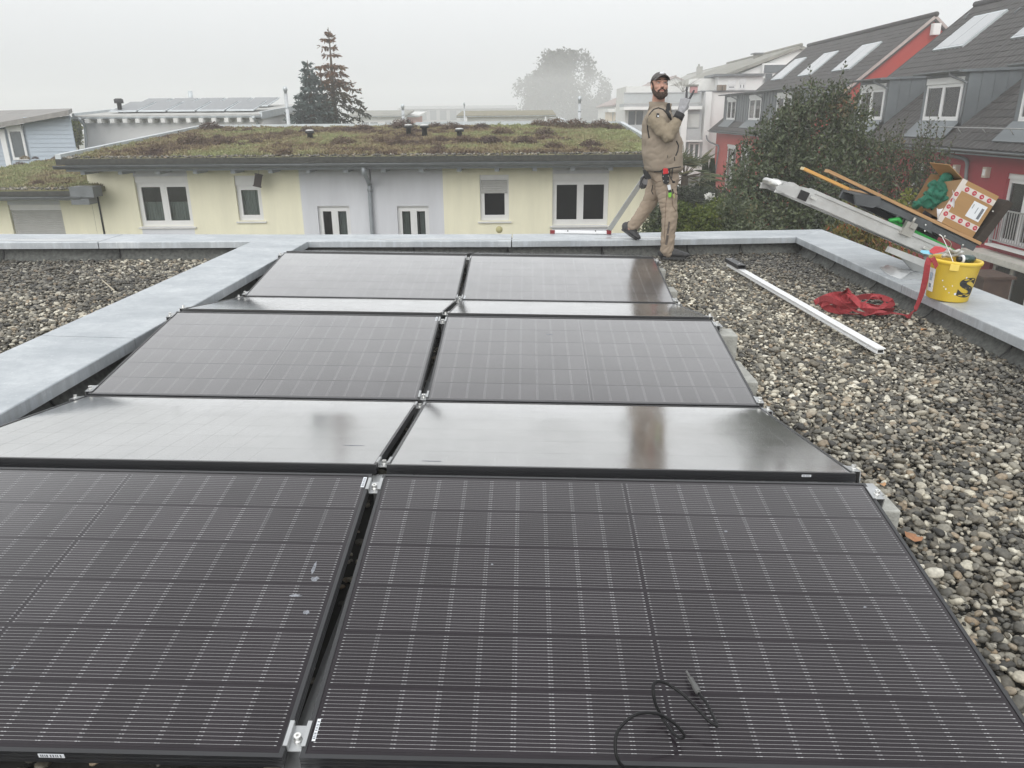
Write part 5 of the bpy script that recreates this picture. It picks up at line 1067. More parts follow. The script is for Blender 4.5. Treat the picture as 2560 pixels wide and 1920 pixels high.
# ---- conifers behind the planted roof
def conifer(lab,px,pyt,pyb,Y,hwpx,m_,tonef,n_wh,droop,dens,bare):
    t=thing('spruce',lab,'conifer',far=True); A=FP(px,pyt,'y',Y); B2=FP(px,pyb,'y',Y); H_=A.z-B2.z; R0=hwpx/1906*Y; mb=MB(); mb.tube([(A.x,Y,GROUND),(A.x,Y,B2.z),(A.x+.02,Y,A.z-H_*.2),(A.x,Y,A.z)],[.22,.15,.035,.012],7); obj('trunk',mb,M_bark,t)
    P=[];D=[];T=[];br=MB()
    for w_ in range(n_wh):
        s=(w_+rng.random()*.5)/n_wh; z=A.z-H_*(.03+.97*s**.92)*1.22; R_=R0*(s**.92)*1.12+.07; nb=int(4+3*s*dens) if s>bare else 4
        for k in range(nb):
            a=6.28*k/nb+rng.normal(0,.3)+w_; L_=R_*rng.uniform(.55,1.18); d=np.array([math.cos(a),math.sin(a),0]); q=np.array([A.x,Y,z])
            up0=.35 if s<.25 else .05; pts=[]
            for j in range(7):
                f=j/6; pts.append(q+d*L_*f+np.array([0,0,L_*(up0*f-droop*f*f*(.35+.65*s)+.10*f**3)]))
            br.tube([tuple(p) for p in pts],[.022*(1-.8*j/6) for j in range(7)],4,0)
            if s<bare: 
                kk=4
            else: kk=int(26*dens*(L_/R0)+8)
            for j in range(kk):
                f=.12+.88*(j+rng.random())/kk; i=min(int(f*6),5); p=pts[i]+(pts[i+1]-pts[i])*(f*6-i); side=np.array([-math.sin(a),math.cos(a),0])*rng.choice([-1,1])
                sp=(1-f*.75)*L_*.42; dd=d*rng.uniform(.4,.9)+side*rng.uniform(.3,1)+np.array([0,0,rng.normal(-.25,.3)]); 
                for e in range(3): P.append(p+unit(dd)*sp*e/3.2+rng.normal(0,.02,3)); D.append(dd*.8+np.array([0,0,-.5*droop])+rng.normal(0,.35,3)); T.append(tonef(s)+rng.normal(0,.14))
    obj('branches',br,M_bark,t)['kind']='stuff'; P=np.array(P); leaves('crown',P,np.array(D),rng.uniform(.16,.30,len(P)),.085,np.array(T),m_,t,fold=.1)
conifer('shorter blue grey spruce, left of the pair behind the planted roof',768,150,314,38,64,M_spr,lambda s:.55,17,.16,.8,.15)
conifer('taller browning spruce, right of the pair behind the planted roof',820,68,314,39.5,98,M_fir,lambda s:.85-.75*min(1,max(0,(s-.33)/.35)),17,.6,.8,.24)
# ---- big broadleaf tree in the mist
t=thing('broadleaf_tree','big round broadleaf tree fading into the mist','tree',far=True); YT=330
ell=[E_(1405,240,YT,92,85),E_(1380,180,YT,52,50),E_(1440,175,YT,48,45),E_(1330,235,YT,48,48),E_(1485,235,YT,42,50),E_(1345,285,YT,62,38),E_(1470,290,YT,62,40),E_(1408,155,YT,40,30),E_(1310,262,YT,28,20),E_(1506,270,YT,24,30),E_(1365,150,YT,22,20)]
P=wpts(ell,26000,.65); cl=vnoise(P[:,0],P[:,2]+P[:,1]*.5,.17,41); k=cl+rng.normal(0,.10,len(P))>.37; P=P[k]; leaves('crown',P,rng.normal(size=P.shape)+np.array([0,0,-.3]),rng.uniform(.9,1.6,len(P)),.75,np.clip(.4+rng.normal(0,.25,len(P)),0,1),M_mtree,t)
bs=Vector(FP(1408,320,'y',YT)); bs.z=GROUND; trunk_limbs(t,bs,[(e[0],.08) for e in ell[:8]],.45)
t=thing('autumn_tree','yellowing tree between the blue house and the white house','tree',far=True)
P=wpts([E_(189,330,41,14,34),E_(192,310,41,12,16)],1500,.3); leaves('crown',P,rng.normal(size=P.shape),.14,.09,np.clip(.6+rng.normal(0,.25,len(P)),0,.95),M_lite,t); bs=Vector(FP(190,380,'y',41)); bs.z=GROUND; trunk_limbs(t,bs,[(tuple(FP(190,320,'y',41)),.03)],.12)
# ================================================================ mist
m=bpy.data.materials.new('mist'); m.use_nodes=True; nt_=m.node_tree; nt_.nodes.clear(); o_=nt_.nodes.new('ShaderNodeOutputMaterial'); pv=nt_.nodes.new('ShaderNodeVolumePrincipled'); nt_.links.new(pv.outputs[0],o_.inputs['Volume'])
pv.inputs['Density'].default_value=.0032; pv.inputs['Color'].default_value=(.99,.995,1,1); pv.inputs['Anisotropy'].default_value=.0
mb=MB(); mb.bb(-410,410,-70,430,GROUND-1.3,13.5); hz=obj('haze',mb,m,None,True); tag(hz,kind='stuff')
# ================================================================ things on the roof
def RP_(px,py,axis,val):
    """roof coordinates: point of the sight line through a photo pixel on the plane axis=val"""
    d=A_[2]+A_[0]*((px-1280)/1905.8)-A_[1]*((py-960)/1905.8); i='xyz'.index(axis)
    return EYE+d*((val-EYE[i])/d[i])
def frame3(o,ex,ey,ez): 
    m=Matrix((ex,ey,ez)).transposed().to_4x4(); m.translation=o; return m
# ---- loose mounting rail on the gravel
A=RP_(1822,664,'z',-.062); B=RP_(2200,884,'z',-.062); L_=(B-A).length
t=thing('mounting_rail','long bright aluminium mounting rail lying loose on the gravel','rail'); ex=(B-A).normalized(); ey=Vector((-ex.y,ex.x,0)); t.matrix_world=frame3(A,ex,ey,Vector((0,0,1)))
M_brt=mat('bright aluminium',(.86,.87,.88),.4,.2,.04,8,spec=.5)
m=MB(); pr=[(-.034,.036),(.034,.036),(.034,.031),(.022,.031),(.022,.009),(.028,.009),(.028,0),(-.028,0),(-.028,.009),(-.022,.009),(-.022,.031),(-.034,.031)]
m.prism([(0,y,z) for y,z in pr],(L_,0,0)); obj('profile',m,M_brt,t); m=MB(); m.bb(-.0,L_+.002,-.018,.018,.006,.026); obj('groove',m,M_black,t)
t2=thing('rail_connector','black rail connector piece lying on the far end of the loose rail','connector'); t2.matrix_world=frame3(A+Vector((0,0,.037)),ex,ey,Vector((0,0,1)))
m=MB(); m.bb(-.03,.40,-.042,.042,0,.010); m.bb(-.03,.40,-.042,-.034,.01,.036); m.bb(-.03,.40,.034,.042,.01,.036); m.bb(-.03,.40,-.042,.042,.034,.040); bevel(obj('channel',m,mat('black anodised channel',(.035,.036,.04),.4,.2),t2),.002)
for x in (.05,.32): m=MB(); m.lathe([(.008,.04),(.008,.045),(.001,.045)],10,(x,0,0)); obj('screw',m,M_steel,t2)
# ---- red lashing strap: one ribbon from the heap up into the bucket
M_strap=mat('red polyester strap',(.36,.040,.048),.75,0,.12,40,bump=.4,bscale=300,stretch=(1,1,1))
q=random.Random(21); hp=RP_(2150,765,'z',-.085); P=[];Wv=[]
def rpz(px,py,z): return RP_(px,py,'z',z)
seq=[(2036,757),(2070,740),(2108,736),(2146,752),(2122,770),(2084,764),(2092,748),(2118,728),(2124,729),(2122,748),(2166,741),(2206,744),(2232,758),(2196,770),(2156,760),(2120,752),(2080,752),(2058,764),(2100,780),(2140,768),(2176,746),(2198,742),(2212,762),(2176,780),(2140,778),(2098,758),(2066,746),(2048,752),(2078,770),(2130,760),(2180,768),(2232,776),(2204,782),(2160,770),(2128,740),(2110,744),(2094,766),(2112,782),(2160,786),(2200,779),(2244,784),(2272,789)]
hz_=[0,.03,.05,.02,0,.03,.06,.13,.15,.09,.05,.04,.01,.0,.05,.08,.07,.02,0,.03,.07,.06,.02,0,.03,.08,.08,.03,.0,.06,.08,.02,0,.06,.11,.10,.04,.0,.01,.02,.01,.005]
for i,((px,py),h) in enumerate(zip(seq,hz_)):
    P.append(rpz(px,py,-.078+h*1.25)); a=q.uniform(0,6.28); k=.0 if i>36 else q.uniform(.15,1.0)
    Wv.append(Vector((math.cos(a)*(1-k)*.7,math.sin(a)*(1-k)+.35*(1-k),k*q.choice([1,.8]))).normalized())
Wv[-1]=Vector((.3,.95,0)); Wv[-2]=Vector((.05,1,.05)); Wv[-3]=Vector((0,1,.15))
for (px,py,y,wv) in ((2281,783,4.42,(.5,.85,.2)),(2292,765,4.42,(.85,.4,.35)),(2304,735,4.41,(.95,.25,.15)),(2311,708,4.39,(1,.1,0)),(2316,682,4.37,(1,.1,0)),(2319,660,4.36,(1,.1,0)),(2324,648,4.37,(.9,.3,0)),(2334,650,4.40,(.8,.5,0)),(2342,668,4.42,(.8,.5,0))):
    P.append(RP_(px,py,'y',y)); Wv.append(Vector(wv).normalized())
for i in range(1,len(Wv)):
    if Wv[i].dot(Wv[i-1])<0: Wv[i]=-Wv[i]
P2=catmull(P,6); W2=[v.normalized() for v in catmull(Wv,6)]; m=MB(); hw_=.024; n=len(P2); vs=[]
for i,(p,wv) in enumerate(zip(P2,W2)):
    d=(P2[min(i+1,n-1)]-P2[max(i-1,0)]).normalized(); wv=(wv-d*wv.dot(d)); wv=wv.normalized() if wv.length>1e-4 else Vector((0,0,1)); nn=d.cross(wv)*.0011
    vs+=[p-wv*hw_-nn,p+wv*hw_-nn,p+wv*hw_+nn,p-wv*hw_+nn]
    for k in range(-4,0):
        if vs[k].z<-.094: vs[k].z=-.094
m.add(vs,[(4*i+j,4*i+(j+1)%4,4*i+4+(j+1)%4,4*i+4+j) for i in range(n-1) for j in range(4)]+[(3,2,1,0),(4*n-4,4*n-3,4*n-2,4*n-1)],0,False)
tag(obj('strap',m,M_strap),'red lashing strap heaped on the gravel, one end running up into the yellow bucket','strap')
# ---- yellow bucket with its contents
M_ylw=mat('scuffed yellow plastic',(.80,.56,.035),.42,0,.06,5,bump=.06,bscale=30,spec=.5,col2=(.74,.53,.08))
BC=RP_(2366,746,'z',CT+.006); kx=(RP_(2441,652,'y',BC.y)-RP_(2319,652,'y',BC.y)).length; r1=kx/2; r0=r1*.79; bh=RP_(2380,646,'y',BC.y).z-BC.z
t=thing('bucket','big yellow plastic bucket marked with a black S, standing on the right coping','bucket',BC,(.02,.035,0))
ri=r1*.925; m=MB(); prof=[(.001,0),(r0-.008,0),(r0,.008),(ri,bh-.05),(ri+.004,bh-.046),(ri+.004,bh-.030),(r1,bh-.026),(r1+.003,bh-.008),(r1-.002,bh),(ri-.004,bh-.001),(ri-.006,bh-.02),(r0-.006,.014),(.001,.012)]
m.lathe(prof,48,cap=False); obj('pail',m,M_ylw,t)
def rad(z): return r0+(ri-r0)*z/(bh-.05)
def wrap(z,a,off=.0012): 
    r=rad(z)+off; return Vector((r*math.cos(a),r*math.sin(a),z))
# raised letter S wrapped round the side
fc=bpy.data.curves.new('letter','FONT'); fc.body='S'; fc.size=1; fc.offset=.035; fc.resolution_u=6
fo=bpy.data.objects.new('letter',fc); me=bpy.data.meshes.new_from_object(fo); bpy.data.objects.remove(fo)
xs=[v.co.x for v in me.vertices]; ys=[v.co.y for v in me.vertices]; x0,x1,y0,y1=min(xs),max(xs),min(ys),max(ys)
aS=math.radians(-71); hS=.155; zS=.045; wS=.15
bm=bmesh.new(); bm.from_mesh(me); bmesh.ops.triangulate(bm,faces=bm.faces[:]); bmesh.ops.subdivide_edges(bm,edges=bm.edges[:],cuts=1)
for v in bm.verts:
    z=zS+hS*(v.co.y-y0)/(y1-y0); a=aS+(wS*((v.co.x-x0)/(x1-x0)-.5))/rad(z); v.co=wrap(z,a,.0016)
bm.to_mesh(me); bm.free(); me.materials.clear(); me.materials.append(mat('black print',(.02,.02,.022),.5,0,.5,25)); me.name='letter_s'; link('letter_s',me,t)
def patch(name,a0,a1,z0,z1,mt,off=.0014,n=8):
    m=MB(); vs=[]
    for i in range(n+1):
        a=a0+(a1-a0)*i/n; vs+=[wrap(z0,a,off),wrap(z1,a,off)]
    m.add(vs,[(2*i,2*i+2,2*i+3,2*i+1) for i in range(n)],0,True); return obj(name,m,mt,t)
d2=math.radians
lb=patch('side_label',d2(-119-70),d2(-119-44),.055,.235,mat('torn white label',(.66,.67,.68),.6,0,.2,30)); 
patch('label_print',d2(-119-64),d2(-119-52),.14,.20,mat('grey label print',(.30,.36,.42),.6,0,.5,40),.0022); patch('label_print',d2(-119-63),d2(-119-53),.085,.115,mat('dark label print',(.16,.18,.2),.6,0,.5,60),.0022)
for q_,(a,z,s) in enumerate(((-8,.10,.006),(6,.13,.004),(18,.07,.009),(-20,.16,.005),(2,.075,.004),(35,.20,.006),(-14,.115,.004))):
    m=MB(); a=d2(-119+a); m.add([wrap(z+s*math.sin(k*PI/3)*(1.4 if k%2 else 1),a+s*math.cos(k*PI/3)/rad(z),.0012) for k in range(6)],[tuple(range(6))]); obj('paint_splash',m,M_stick,t)
al=d2(-119); lug=wrap(bh-.05,al,.004)
m=MB(); m.box(lug+Vector((-.002,-.004,.008)),(.062,.014,.05),Matrix.Rotation(d2(-29),3,'Z')); bevel(obj('handle_lug',m,mat('pale yellow plastic',(.78,.58,.12),.45),t),.003)
top=t.matrix_world.inverted() if 0 else None
tp=RP_(2345,590,'y',BC.y+.02)-BC
m=MB(); m.tube(catmull([lug+Vector((0,-.008,.01)),lug+Vector((-.012,.02,.05)),lug*.5+tp*.5+Vector((0,-.03,0)),tp+Vector((0,-.02,-.006)),tp+Vector((-.006,.01,0)),tp*.55+Vector((-lug.x,r1*.6,bh*.45)),Vector((-.01,r1+.002,bh-.04))],5),.0027,6); obj('wire_handle',m,M_steel,t)
# contents, each its own thing
def bk(px,py,dy=0): return RP_(px,py,'y',BC.y+dy)
th=thing('spray_can','dark green spray can with black cap lying across the bucket rim','can'); a,b=bk(2402,648,-.01),bk(2436,648,.0); d=(b-a)
m=MB(); m.tube([a,a+d*.06,a+d*.07,a+d*.82,a+d*.86,b],[.018,.030,.034,.034,.03,.02],16); obj('can_body',m,mat('dark green lacquer',(.02,.05,.045),.22,.3,.2,coat=.6),th)
m=MB(); m.tube([a-d*.28,a-d*.24,a],[.010,.02,.022],12); obj('cap',m,M_black,th); m=MB(); m.tube([a+d*.0,a+d*.12],[.0345,.035],16); obj('label_band',m,M_stick,th)
th=thing('work_glove','crumpled whitish work glove hanging over the bucket rim','glove'); m=MB()
for P_ in ([(2365,630),(2378,628),(2392,632),(2405,633)],[(2362,636),(2374,640),(2388,636),(2400,640)],[(2372,622),(2384,630),(2398,626)],[(2358,640),(2368,634),(2380,634)]): m.tube(catmull([bk(x,y,-.05+.04*k) for k,(x,y) in enumerate(P_)],4),.013,8)
obj('knit',m,mat('dirty white cotton',(.50,.49,.46),.9,0,.25,25,bump=.5,bscale=200),th)
def slab_px(name,lab,cat,pts,dy,thk,mt):
    m=MB(); Q=[bk(x,y,dy+0.02*i) for i,(x,y) in enumerate(pts)]; m.prism(Q,(.0,thk,.004)); tag(obj(name,m,mt),lab,cat)
slab_px('cleaning_cloth','folded red cloth sticking out of the yellow bucket','cloth',[(2334,635),(2365,628),(2366,622),(2352,621)],-.04,.09,mat('red cloth',(.50,.05,.06),.85,0,.15,12,bump=.4,bscale=80))
slab_px('tape_pack','light blue plastic strip poking out left of the bucket rim','plastic strip',[(2308,634),(2333,637),(2334,630),(2310,629)],-.02,.05,mat('light blue plastic',(.20,.52,.66),.4))
slab_px('wooden_stick','flat yellow wooden stick lying in the bucket mouth','stick',[(2356,646),(2400,640),(2400,635),(2358,640)],.02,.03,mat('yellow wood',(.58,.40,.12),.6))
th=thing('drill_bit_case','clear plastic screw box with a shiny lid at the back of the bucket','box',bk(2396,633,.10)); m=MB(); m.bb(-.03,.03,-.02,.02,-.03,.02); bevel(obj('case',m,mat('milky plastic',(.5,.53,.53),.2,0,.1,coat=.5),th),.004)
# ---- inclined ladder lift leaning on the right parapet
M_rail=mat('scuffed aluminium rail',(.56,.565,.56),.42,.55,.12,7,bump=.12,bscale=18,stretch=(1,1,1)); M_dgr=mat('dark grey painted steel',(.085,.092,.098),.5,.2,.2,6); M_grn=mat('green painted steel',(.025,.30,.055),.4,.1,.12)
M_ply=mat('plywood edge',(.42,.25,.12),.65,0,.2,6,stretch=(.4,1,12)); M_orw=mat('orange planed board',(.62,.34,.10),.6,0,.15,4,stretch=(.3,1,8)); M_brd=mat('weathered brown board',(.035,.026,.02),.75,0,.35,5,stretch=(.5,1,6),bump=.3,bscale=40)
YN=5.62
S0=RP_(2325,639,'y',YN); S1=RP_(1936,472,'y',YN); ee=(S1-S0).normalized(); ee.y=0; ee.normalize(); en=Vector((-ee.z*-1,0,0)); en=ee.cross(Vector((0,1,0))); 
if en.z<0: en=-en
LT=thing('ladder_lift','aluminium inclined ladder lift leaning on the right parapet beside the bucket','ladder lift'); LT.matrix_world=frame3(S0,ee,Vector((0,1,0)),en); Ls=(S1-S0).length
iv=LT.matrix_world.inverted()
def lp(px,py,y=YN): return iv@RP_(px,py,'y',y)     # local: x along the rail upwards, y away, z above
hb=lp(2029,473).z
for w_ in (0,.47):
    m=MB(); sgn=1 if w_==0 else -1
    m.prism([(-.22,w_,0),(Ls-.02,w_,0),(Ls,w_,.02),(Ls-.16,w_,hb*.82),(Ls-.30,w_,hb),(-.22,w_,hb)],(0,.006*sgn,0)); m.bb(-.22,Ls-.30,min(w_,w_+.045*sgn),max(w_,w_+.045*sgn),hb,hb+.006); m.bb(-.22,Ls-.1,min(w_,w_+.06*sgn),max(w_,w_+.06*sgn),-.006,0)
    m.bb(-.22,Ls-.35,min(w_-.012*sgn,w_),max(w_-.012*sgn,w_),hb*.80,hb); m.bb(-.22,Ls-.35,min(w_-.012*sgn,w_),max(w_-.012*sgn,w_),0,hb*.16); obj('rail',m,M_rail,LT)
dn=Vector((math.cos(d2(66)),0,-math.sin(d2(66)))); dl=iv.to_3x3()@dn; dn_n=Vector((-dl.z,0,dl.x)); dn_n=dn_n if dn_n.z>0 else -dn_n
for w_ in (0,.464):
    m=MB(); a_=Vector((-.19,w_,.0)); m.prism([a_,a_+dn_n*hb,a_+dn_n*hb+dl*5.5,a_+dl*5.5],(0,.006,0)); m.prism([a_+dn_n*(hb-.02)-Vector((0,.01,0)),a_+dn_n*hb-Vector((0,.01,0)),a_+dn_n*hb+dl*5.5-Vector((0,.01,0)),a_+dn_n*(hb-.02)+dl*5.5-Vector((0,.01,0))],(0,.009,0)); obj('lower_rail',m,M_rail,LT)
for k in range(11): m=MB(); p=Vector((-.19,.01,0))+dn_n*hb*.4+dl*(.35+.46*k); m.tube([p,p+Vector((0,.45,0))],.017,8); obj('rung',m,M_rail,LT)
for k in range(4): m=MB(); x=.12+k*.46; m.tube([(x,.01,hb*.3),(x,.46,hb*.3)],.017,8); obj('rung',m,M_rail,LT)
hq=[lp(1936,481),lp(1943,466),lp(1962,460),lp(1976,455),lp(1986,457),lp(2012,474),lp(2029,474)]
m=MB(); P_=[(q_.x,.006,q_.z) for q_ in hq]+[(hq[-1].x,.006,hb*.5)]; m.prism(P_,(0,.012,0)); m.prism([(x,.452,z) for x,_,z in P_],(0,.012,0)); obj('head_plate',m,M_rail,LT)
m=MB(); m.hexa([(hq[3].x,.02,hq[3].z-.03),(hq[5].x,.02,hq[5].z-.03),(hq[5].x,.45,hq[5].z-.03),(hq[3].x,.45,hq[3].z-.03),(hq[3].x,.02,hq[3].z-.004),(hq[5].x,.02,hq[5].z-.006),(hq[5].x,.45,hq[5].z-.006),(hq[3].x,.45,hq[3].z-.004)]); obj('head_cover',m,M_rail,LT)
m=MB(); m.tube([(hq[1].x-.02,.02,hb*.45),(hq[1].x-.02,.45,hb*.45)],.03,10); obj('pulley_axle',m,M_steel,LT)
c=lp(2008,488); m=MB(); m.bb(c.x-.042,c.x+.042,-.015,-.002,c.z-.042,c.z+.036); obj('slot',m,M_black,LT)
for px,py in ((2030,494),(2312,620)):
    c=lp(px,py); m=MB(); m.tube([(c.x,-.035,c.z),(c.x,0,c.z)],[.012,.016],10); m.box((c.x,-.04,c.z),(.06,.012,.022)); obj('wing_bolt',m,M_steel,LT)
c=lp(2268,572); m=MB(); m.box((c.x,-.02,c.z),(.10,.05,.12)); m.box((c.x-.01,-.05,c.z+.04),(.05,.03,.05)); m.lathe([(.012,0),(.012,.05)],8,(c.x,-.03,c.z+.06)); obj('catch',m,mat('bare steel catch',(.42,.41,.38),.45,.6),LT)
a,b=lp(2226,617,5.5),lp(2318,652,5.5); m=MB(); m.prism([a,b,b+Vector((0,0,-.06)),a+Vector((0,0,-.05))],(0,.05,0)); obj('support_arm',m,M_rail,LT)
a=lp(2255,640,5.7); m=MB(); m.prism([lp(2238,628,5.7),lp(2320,660,5.7),lp(2320,684,5.7),lp(2282,676,5.7)],(0,.03,0)); obj('foot_plate',m,mat('dull aluminium plate',(.34,.35,.35),.55,.4),LT)
# carriage with plywood deck
D0,D1=lp(2455,606),lp(2074,424); dx=(D1-D0).normalized(); dz=Vector((-dx.z,0,dx.x)); 
if dz.z<0: dz=-dz
CR=thing('lift_carriage','lift platform with plywood deck, dark side plates and green chassis riding on the rail','lift platform'); CR.matrix_world=LT.matrix_world@frame3(D0,dx,Vector((0,1,0)),dz); ic=CR.matrix_world.inverted()
def cp(px,py,y=YN): return ic@RP_(px,py,'y',y)
Ld=(D1-D0).length
m=MB(); m.bb(0,Ld,0,.10,-.026,0); m.bb(.0,Ld*.66,.102,.72,-.020,-.002); obj('deck',m,M_ply,CR)
m=MB(); m.bb(0,Ld*.92,.004,.09,-.036,-.028); obj('deck_underlay',m,M_black,CR)
m=MB(); m.bb(.02,Ld*.70,.012,.70,-.060,-.038); m.bb(.02,Ld*.70,.012,.04,-.095,-.061); m.bb(.02,Ld*.70,.66,.70,-.12,-.061); m.bb(Ld*.30,Ld*.33,.04,.66,-.11,-.061); obj('side_plate',m,M_dgr,CR)
for px,py in ((2312,562),(2360,590),(2405,612),(2310,577)): c=cp(px,py); m=MB(); m.lathe([(.008,0),(.008,.006),(.001,.008)],8); m.v=[(c.x+v[0],-.012-v[2],c.z+v[1]) for v in m.v]; obj('rivet',m,M_steel,CR)
m=MB(); m.prism([cp(2136,486,5.58),cp(2202,492,5.58),cp(2200,512,5.58),cp(2182,520,5.58),cp(2140,512,5.58)],(0,.03,0)); obj('flap_hinge',m,M_dgr,CR)
m=MB(); m.prism([cp(2180,512),cp(2195,503),cp(2330,556),cp(2330,585),cp(2250,540)],(0,.04,0)); obj('side_gusset',m,M_dgr,CR)
m=MB(); m.prism([cp(2228,556,5.66),cp(2240,552,5.66),cp(2300,580,5.66),cp(2385,622,5.66),cp(2420,646,5.66),cp(2392,650,5.66),cp(2330,622,5.66),cp(2262,592,5.66)],(0,.10,0)); bevel(obj('chassis',m,M_grn,CR),.006)
m=MB(); m.tube([cp(2222,552,5.64),cp(2245,548,5.64),cp(2252,556,5.64)],.02,8); m.tube([cp(2256,540,5.7),cp(2242,556,5.7)],.022,8); obj('chassis_lug',m,M_grn,CR)
m=MB(); m.box(cp(2250,546,5.72),(.05,.06,.09)); obj('chassis_bracket',m,M_rail,CR)
e0=cp(2440,598); e1=cp(2520,500); dd=(e1-e0); m=MB(); nx=Vector((dd.z,0,-dd.x)).normalized()*.085
if nx.x>0: nx=-nx
m.hexa([e0,e0+nx,e0+nx+Vector((0,.62,0)),e0+Vector((0,.62,0)),e1,e1+nx*.75,e1+nx*.75+Vector((0,.62,0)),e1+Vector((0,.62,0))]); bevel(obj('end_flap',m,M_brd,CR),.004)
c=cp(2482,528); m=MB(); m.box((c.x,-.002,c.z),(.012,.006,.012)); obj('flap_bolt',m,M_steel,CR)
t=thing('board','pale orange planed board sticking up beside the deck, end furthest left','board'); a,b=RP_(2012,418,'y',6.35),RP_(2178,494,'y',6.35); ex=(b-a).normalized(); ez=Vector((ex.z*-1,0,ex.x)); ez=ez if ez.z>0 else -ez; t.matrix_world=frame3(a,ex,ez.cross(ex),ez)
m=MB(); m.bb(0,(b-a).length,0,.10,-.028,0); obj('plank',m,M_orw,t); m=MB(); m.bb(-.001,0,.0,.10,-.028,0); obj('sawn_end',m,mat('sawn end grain',(.62,.54,.34),.8),t)
# ---- cardboard box, cloth, paper on the deck
M_card=mat('brown cardboard',(.36,.215,.095),.85,0,.06,3,bump=.08,bscale=60,stretch=(1,1,8)); M_cardin=mat('cardboard inside',(.24,.15,.075),.9,0,.1); M_tape=mat('pale parcel tape',(.62,.57,.53),.35,0,.06,20); M_tred=mat('red tape print',(.44,.035,.06),.5,0,.1)
b0=cp(2435,588,5.66); BXs=(cp(2346,544,5.66)-b0).length; BXh=(cp(2501,484,5.66)-b0).length
BX=thing('cardboard_box','opened brown cardboard box with printed tape and white address label on the lift deck','box'); e1_=(cp(2346,544,5.66)-b0).normalized(); e3=Vector((-e1_.z,0,e1_.x)); e3=e3 if e3.z>0 else -e3
bo=Vector((b0.x,.04,.004)); BX.matrix_world=CR.matrix_world@frame3(bo,e1_,Vector((0,1,0)),e3); bd=.40
m=MB(); tk=.005; m.bb(0,BXs,0,tk,0,BXh); m.bb(0,BXs,bd-tk,bd,0,BXh); m.bb(0,tk,tk,bd-tk,0,BXh); m.bb(tk,BXs,tk,bd-tk,0,tk); m.bb(tk,BXs,tk,bd-tk,BXh-tk,BXh); obj('carton',m,M_card,BX)
# the open side faces up the slope: four flaps
m=MB(); m.hexa([(BXs,tk,BXh-tk),(BXs,bd-tk,BXh-tk),(BXs+.16,bd-.02,BXh+.05),(BXs+.16,.03,BXh+.05),(BXs,tk,BXh),(BXs,bd-tk,BXh),(BXs+.16,bd-.02,BXh+.055),(BXs+.16,.03,BXh+.055)]); obj('flap',m,M_card,BX)
m=MB(); m.hexa([(BXs,bd-tk,0),(BXs+.07,bd+.02,0.02),(BXs+.07,bd+.02,BXh-.02),(BXs,bd-tk,BXh),(BXs,bd,0),(BXs+.07,bd+.025,.02),(BXs+.07,bd+.025,BXh-.02),(BXs,bd,BXh)]); obj('flap',m,M_cardin,BX)
m=MB(); m.hexa([(BXs,0,0.02),(BXs+.10,.16,.05),(BXs+.10,.16,BXh*.75),(BXs,0,BXh-.01),(BXs,.005,.02),(BXs+.10,.165,.05),(BXs+.10,.165,BXh*.75),(BXs,.005,BXh-.01)]); obj('flap',m,M_cardin,BX)
def disc(x,z,r): 
    m=MB(); m.add([(x+r*math.cos(k*PI/9),-.0022,z+r*math.sin(k*PI/9)) for k in range(18)],[tuple(range(18))]); o=obj('tape_print',m,M_tred,BX)
    m=MB(); s=r*.42
    for (u0,v0,u1,v1) in ((-1,-.6,-.7,.7),(-.7,0,.0,.7),(-.7,0,.1,-.6),(.2,-.6,.9,.1),(.2,.15,.9,.7)):
        d=Vector((u1-u0,0,v1-v0)).normalized(); nn=Vector((-d.z,0,d.x))*.16; A=Vector((u0,0,v0));B=Vector((u1,0,v1)); m.add([Vector((x,-.003,z))+(p)*s for p in (A-nn,B-nn,B+nn,A+nn)],[(0,1,2,3)])
    obj('tape_mark',m,M_tape,o)
for z0,z1,st in ((BXh*.77,BXh*.895,.05),(BXh*.14,BXh*.265,.0)):
    m=MB(); m.bb(0,BXs,-.0012,0,z0,z1); obj('tape',m,M_tape,BX)
    for k in range(5): 
        x=BXs*(.90-.205*k)-st
        if x>.03: disc(x,(z0+z1)/2,.0215)
m=MB(); m.bb(BXs-.05,BXs,-.0016,-.0012,0,BXh); obj('tape',m,M_tape,BX)
for k in range(3): disc(BXs-.025,BXh*(.36+.15*k),.020)
lx0,lx1,lz0,lz1=.035,.175,BXh*.34,BXh*.70
m=MB(); m.bb(lx0,lx1,-.0016,0,lz0,lz1); LBL=obj('address_label',m,mat('white paper label',(.70,.72,.76),.6,0,.03),BX)
for (u0,v0,u1,v1,mt) in ((.10,.12,.28,.80,M_gry if 0 else mat('label bar code',(.14,.15,.17),.6,0,.4,80)),(.50,.35,.56,.75,mat('label text',(.3,.32,.35),.6)),(.85,.55,.91,.82,mat('label text',(.3,.32,.35),.6))):
    m=MB(); m.bb(lx0+(lx1-lx0)*u0,lx0+(lx1-lx0)*u1,-.0026,-.0016,lz0+(lz1-lz0)*v0,lz0+(lz1-lz0)*v1); obj('label_print',m,mt,LBL)
def evalmesh(o):
    dg=bpy.context.evaluated_depsgraph_get(); return bpy.data.meshes.new_from_object(o.evaluated_get(dg))
